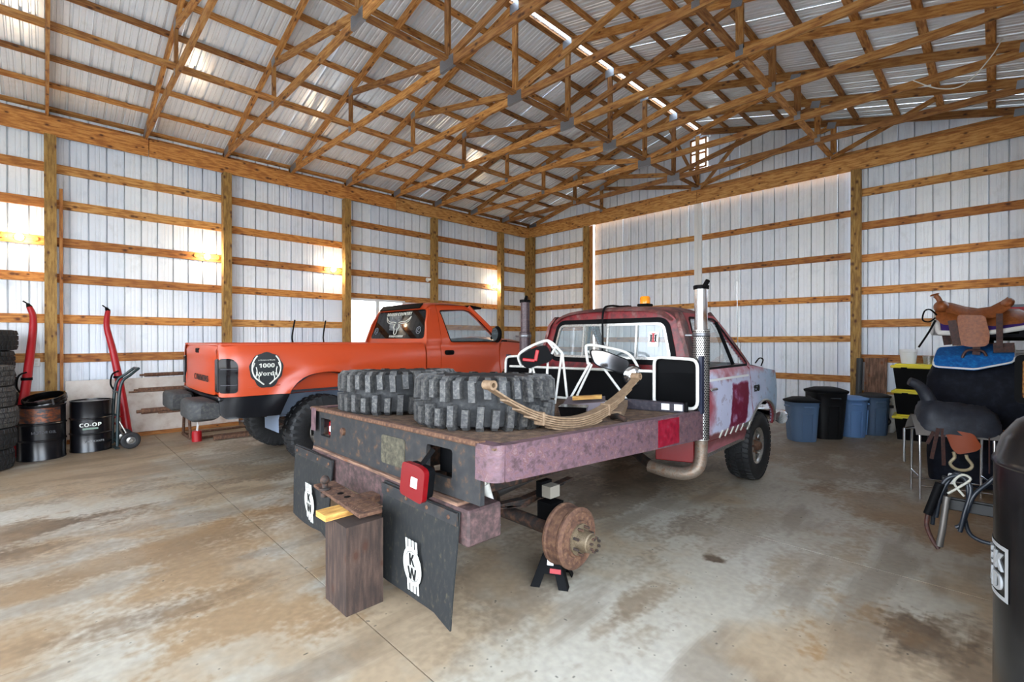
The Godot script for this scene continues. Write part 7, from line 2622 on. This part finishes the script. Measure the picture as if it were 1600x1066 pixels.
	# --- welder cart with torch
	var wc = thing("welding_cart", "dark welding cart with coiled hoses and a torch on its arm", "welding cart", Vector3(10.62, 0, 6.55))
	var w1 := B.new()
	w1.rbox(Vector3(0.0, 0.46, 0.0), Vector3(0.34, 0.56, 0.6), 0.02)
	part("case", w1, mat(Color(0.11, 0.11, 0.12), 0.5), wc)
	for s in [-1, 1]:
		var w2 := B.new()
		w2.lathe(tyre_profile(0.10, 0.05, 0.05, 0.004), 24, turn_to_x(Vector3(s * 0.16, 0.10, 0.2)))
		part("wheel", w2, M.black_rubber, wc)
		var w3 := B.new()
		w3.cyl(Vector3(s * 0.12, 0, -0.22), Vector3(s * 0.12, 0.2, -0.22), 0.03)
		part("foot", w3, M.black, wc)
	var ar := B.new()
	ar.rbox(Vector3(-0.30, 0.52, 0.03), Vector3(0.34, 0.075, 0.06), 0.006)
	ar.rbox(Vector3(-0.30, 0.565, 0.06), Vector3(0.34, 0.012, 0.012), 0.003)
	ar.rbox(Vector3(-0.46, 0.60, 0.03), Vector3(0.03, 0.20, 0.03), 0.006)
	var arm = part("cable_arm", ar, mat(Color(0.16, 0.16, 0.16), 0.45, 0.4), wc)
	var hose_m = mat(Color(0.10, 0.12, 0.15), 0.35)
	var hz = [[[-0.52, 0.36, 0.06], [-0.50, 0.56, 0.08], [-0.44, 0.70, 0.08], [-0.36, 0.71, 0.07], [-0.34, 0.58, 0.08], [-0.37, 0.42, 0.09], [-0.40, 0.38, 0.09]], [[-0.50, 0.42, 0.08], [-0.47, 0.60, 0.09], [-0.40, 0.73, 0.05], [-0.33, 0.66, 0.08], [-0.36, 0.48, 0.1], [-0.38, 0.36, 0.1]], [[-0.37, 0.40, 0.09], [-0.32, 0.60, 0.09], [-0.25, 0.70, 0.06], [-0.20, 0.75, 0.06], [-0.16, 0.62, 0.05], [-0.12, 0.45, 0.05]], [[-0.36, 0.44, 0.05], [-0.33, 0.34, 0.05], [-0.24, 0.31, 0.05], [-0.16, 0.36, 0.05], [-0.12, 0.46, 0.05]]]
	for q in hz:
		var b := B.new()
		var pts2 := []
		for p in q: pts2.append(Vector3(p[0], p[1], p[2]))
		b.tube(curve(pts2, 6), 0.013, 8)
		part("hose", b, hose_m, wc)
	var lw := B.new()
	var lp := []
	for q in [[-0.44, 0.60, 0.1], [-0.38, 0.66, 0.1], [-0.33, 0.72, 0.1], [-0.37, 0.74, 0.1], [-0.41, 0.68, 0.1], [-0.36, 0.60, 0.1]]: lp.append(Vector3(q[0], q[1], q[2]))
	lw.tube(curve(lp, 5), 0.008, 6)
	part("ground_lead", lw, mat(Color(0.66, 0.65, 0.60), 0.5), wc)
	var to := B.new()
	to.tube(curve([Vector3(-0.48, 0.66, 0.10), Vector3(-0.51, 0.55, 0.11), Vector3(-0.54, 0.44, 0.12)], 4), 0.026, 10)
	var torch = part("torch_handle", to, M.black, wc)
	var to2 := B.new()
	to2.tube(curve([Vector3(-0.54, 0.44, 0.12), Vector3(-0.545, 0.36, 0.12), Vector3(-0.52, 0.28, 0.12), Vector3(-0.485, 0.22, 0.12)], 4), 0.014, 8)
	part("torch_neck", to2, dark_leather, torch)
	var to3 := B.new()
	to3.tube([Vector3(-0.445, 0.58, 0.1), Vector3(-0.465, 0.36, 0.12), Vector3(-0.48, 0.24, 0.12)], 0.02, 10)
	part("clamp_handle", to3, mat(Color(0.40, 0.38, 0.36), 0.4, 0.6), torch)
	# --- black cylinder close to the camera
	var bc = thing("black_cylinder", "tall glossy black cylinder with domed top and boxed white letters", "tank", Vector3(10.612, 0, 8.92))
	var cb := B.new()
	var R := 0.215
	cb.lathe([Vector2(0, 0), Vector2(R, 0), Vector2(R, 1.27), Vector2(R + 0.004, 1.275), Vector2(R + 0.004, 1.285), Vector2(R - 0.002, 1.295), Vector2(R * 0.93, 1.35), Vector2(R * 0.78, 1.40), Vector2(R * 0.55, 1.435), Vector2(R * 0.25, 1.455), Vector2(0, 1.46)], 48)
	var tank_m = tex_mat(ramp_tex(114, 0.02, 4, [0.0, Color(0.035, 0.035, 0.04), 0.7, Color(0.055, 0.055, 0.06), 1.0, Color(0.11, 0.105, 0.10)]), Vector3(2, 2, 2), 0.22)
	part("body", cb, tank_m, bc)
	var a0 := deg_to_rad(148.0)
	var frm := B.new()
	for yy in [[1.030, 1.042], [0.886, 0.898]]:
		frm.lathe([Vector2(R + 0.002, yy[0]), Vector2(R + 0.002, yy[1])], 24, Transform3D(Basis(Vector3(0, 1, 0), -a0), Vector3.ZERO), deg_to_rad(78))
	for da in [0.0, 75.0]:
		frm.lathe([Vector2(R + 0.002, 0.886), Vector2(R + 0.002, 1.042)], 3, Transform3D(Basis(Vector3(0, 1, 0), -a0 - deg_to_rad(da)), Vector3.ZERO), deg_to_rad(3.5))
	var lf = part("logo_frame", frm, mat(Color(0.55, 0.55, 0.55), 0.5), bc)
	for q in [["K", 0.992, 161.0], ["E", 0.992, 177.0], ["D", 0.930, 161.0], ["A", 0.930, 177.0]]:
		var a = deg_to_rad(q[2])
		var dir = Vector3(cos(a), 0, sin(a))
		letters("logo_letter", q[0], 0.052, mat(Color(0.55, 0.55, 0.55), 0.5), lf, Transform3D(Basis(Vector3(sin(a), 0, -cos(a)), Vector3(0, 1, 0), dir), dir * (R + 0.001) + Vector3(0, q[1], 0)), 900, false, 0.006, 1.25)


func make_objects():
	pickup_orange()
	pickup_red()
	deck_things()
	left_things()
	back_things()
	right_things()
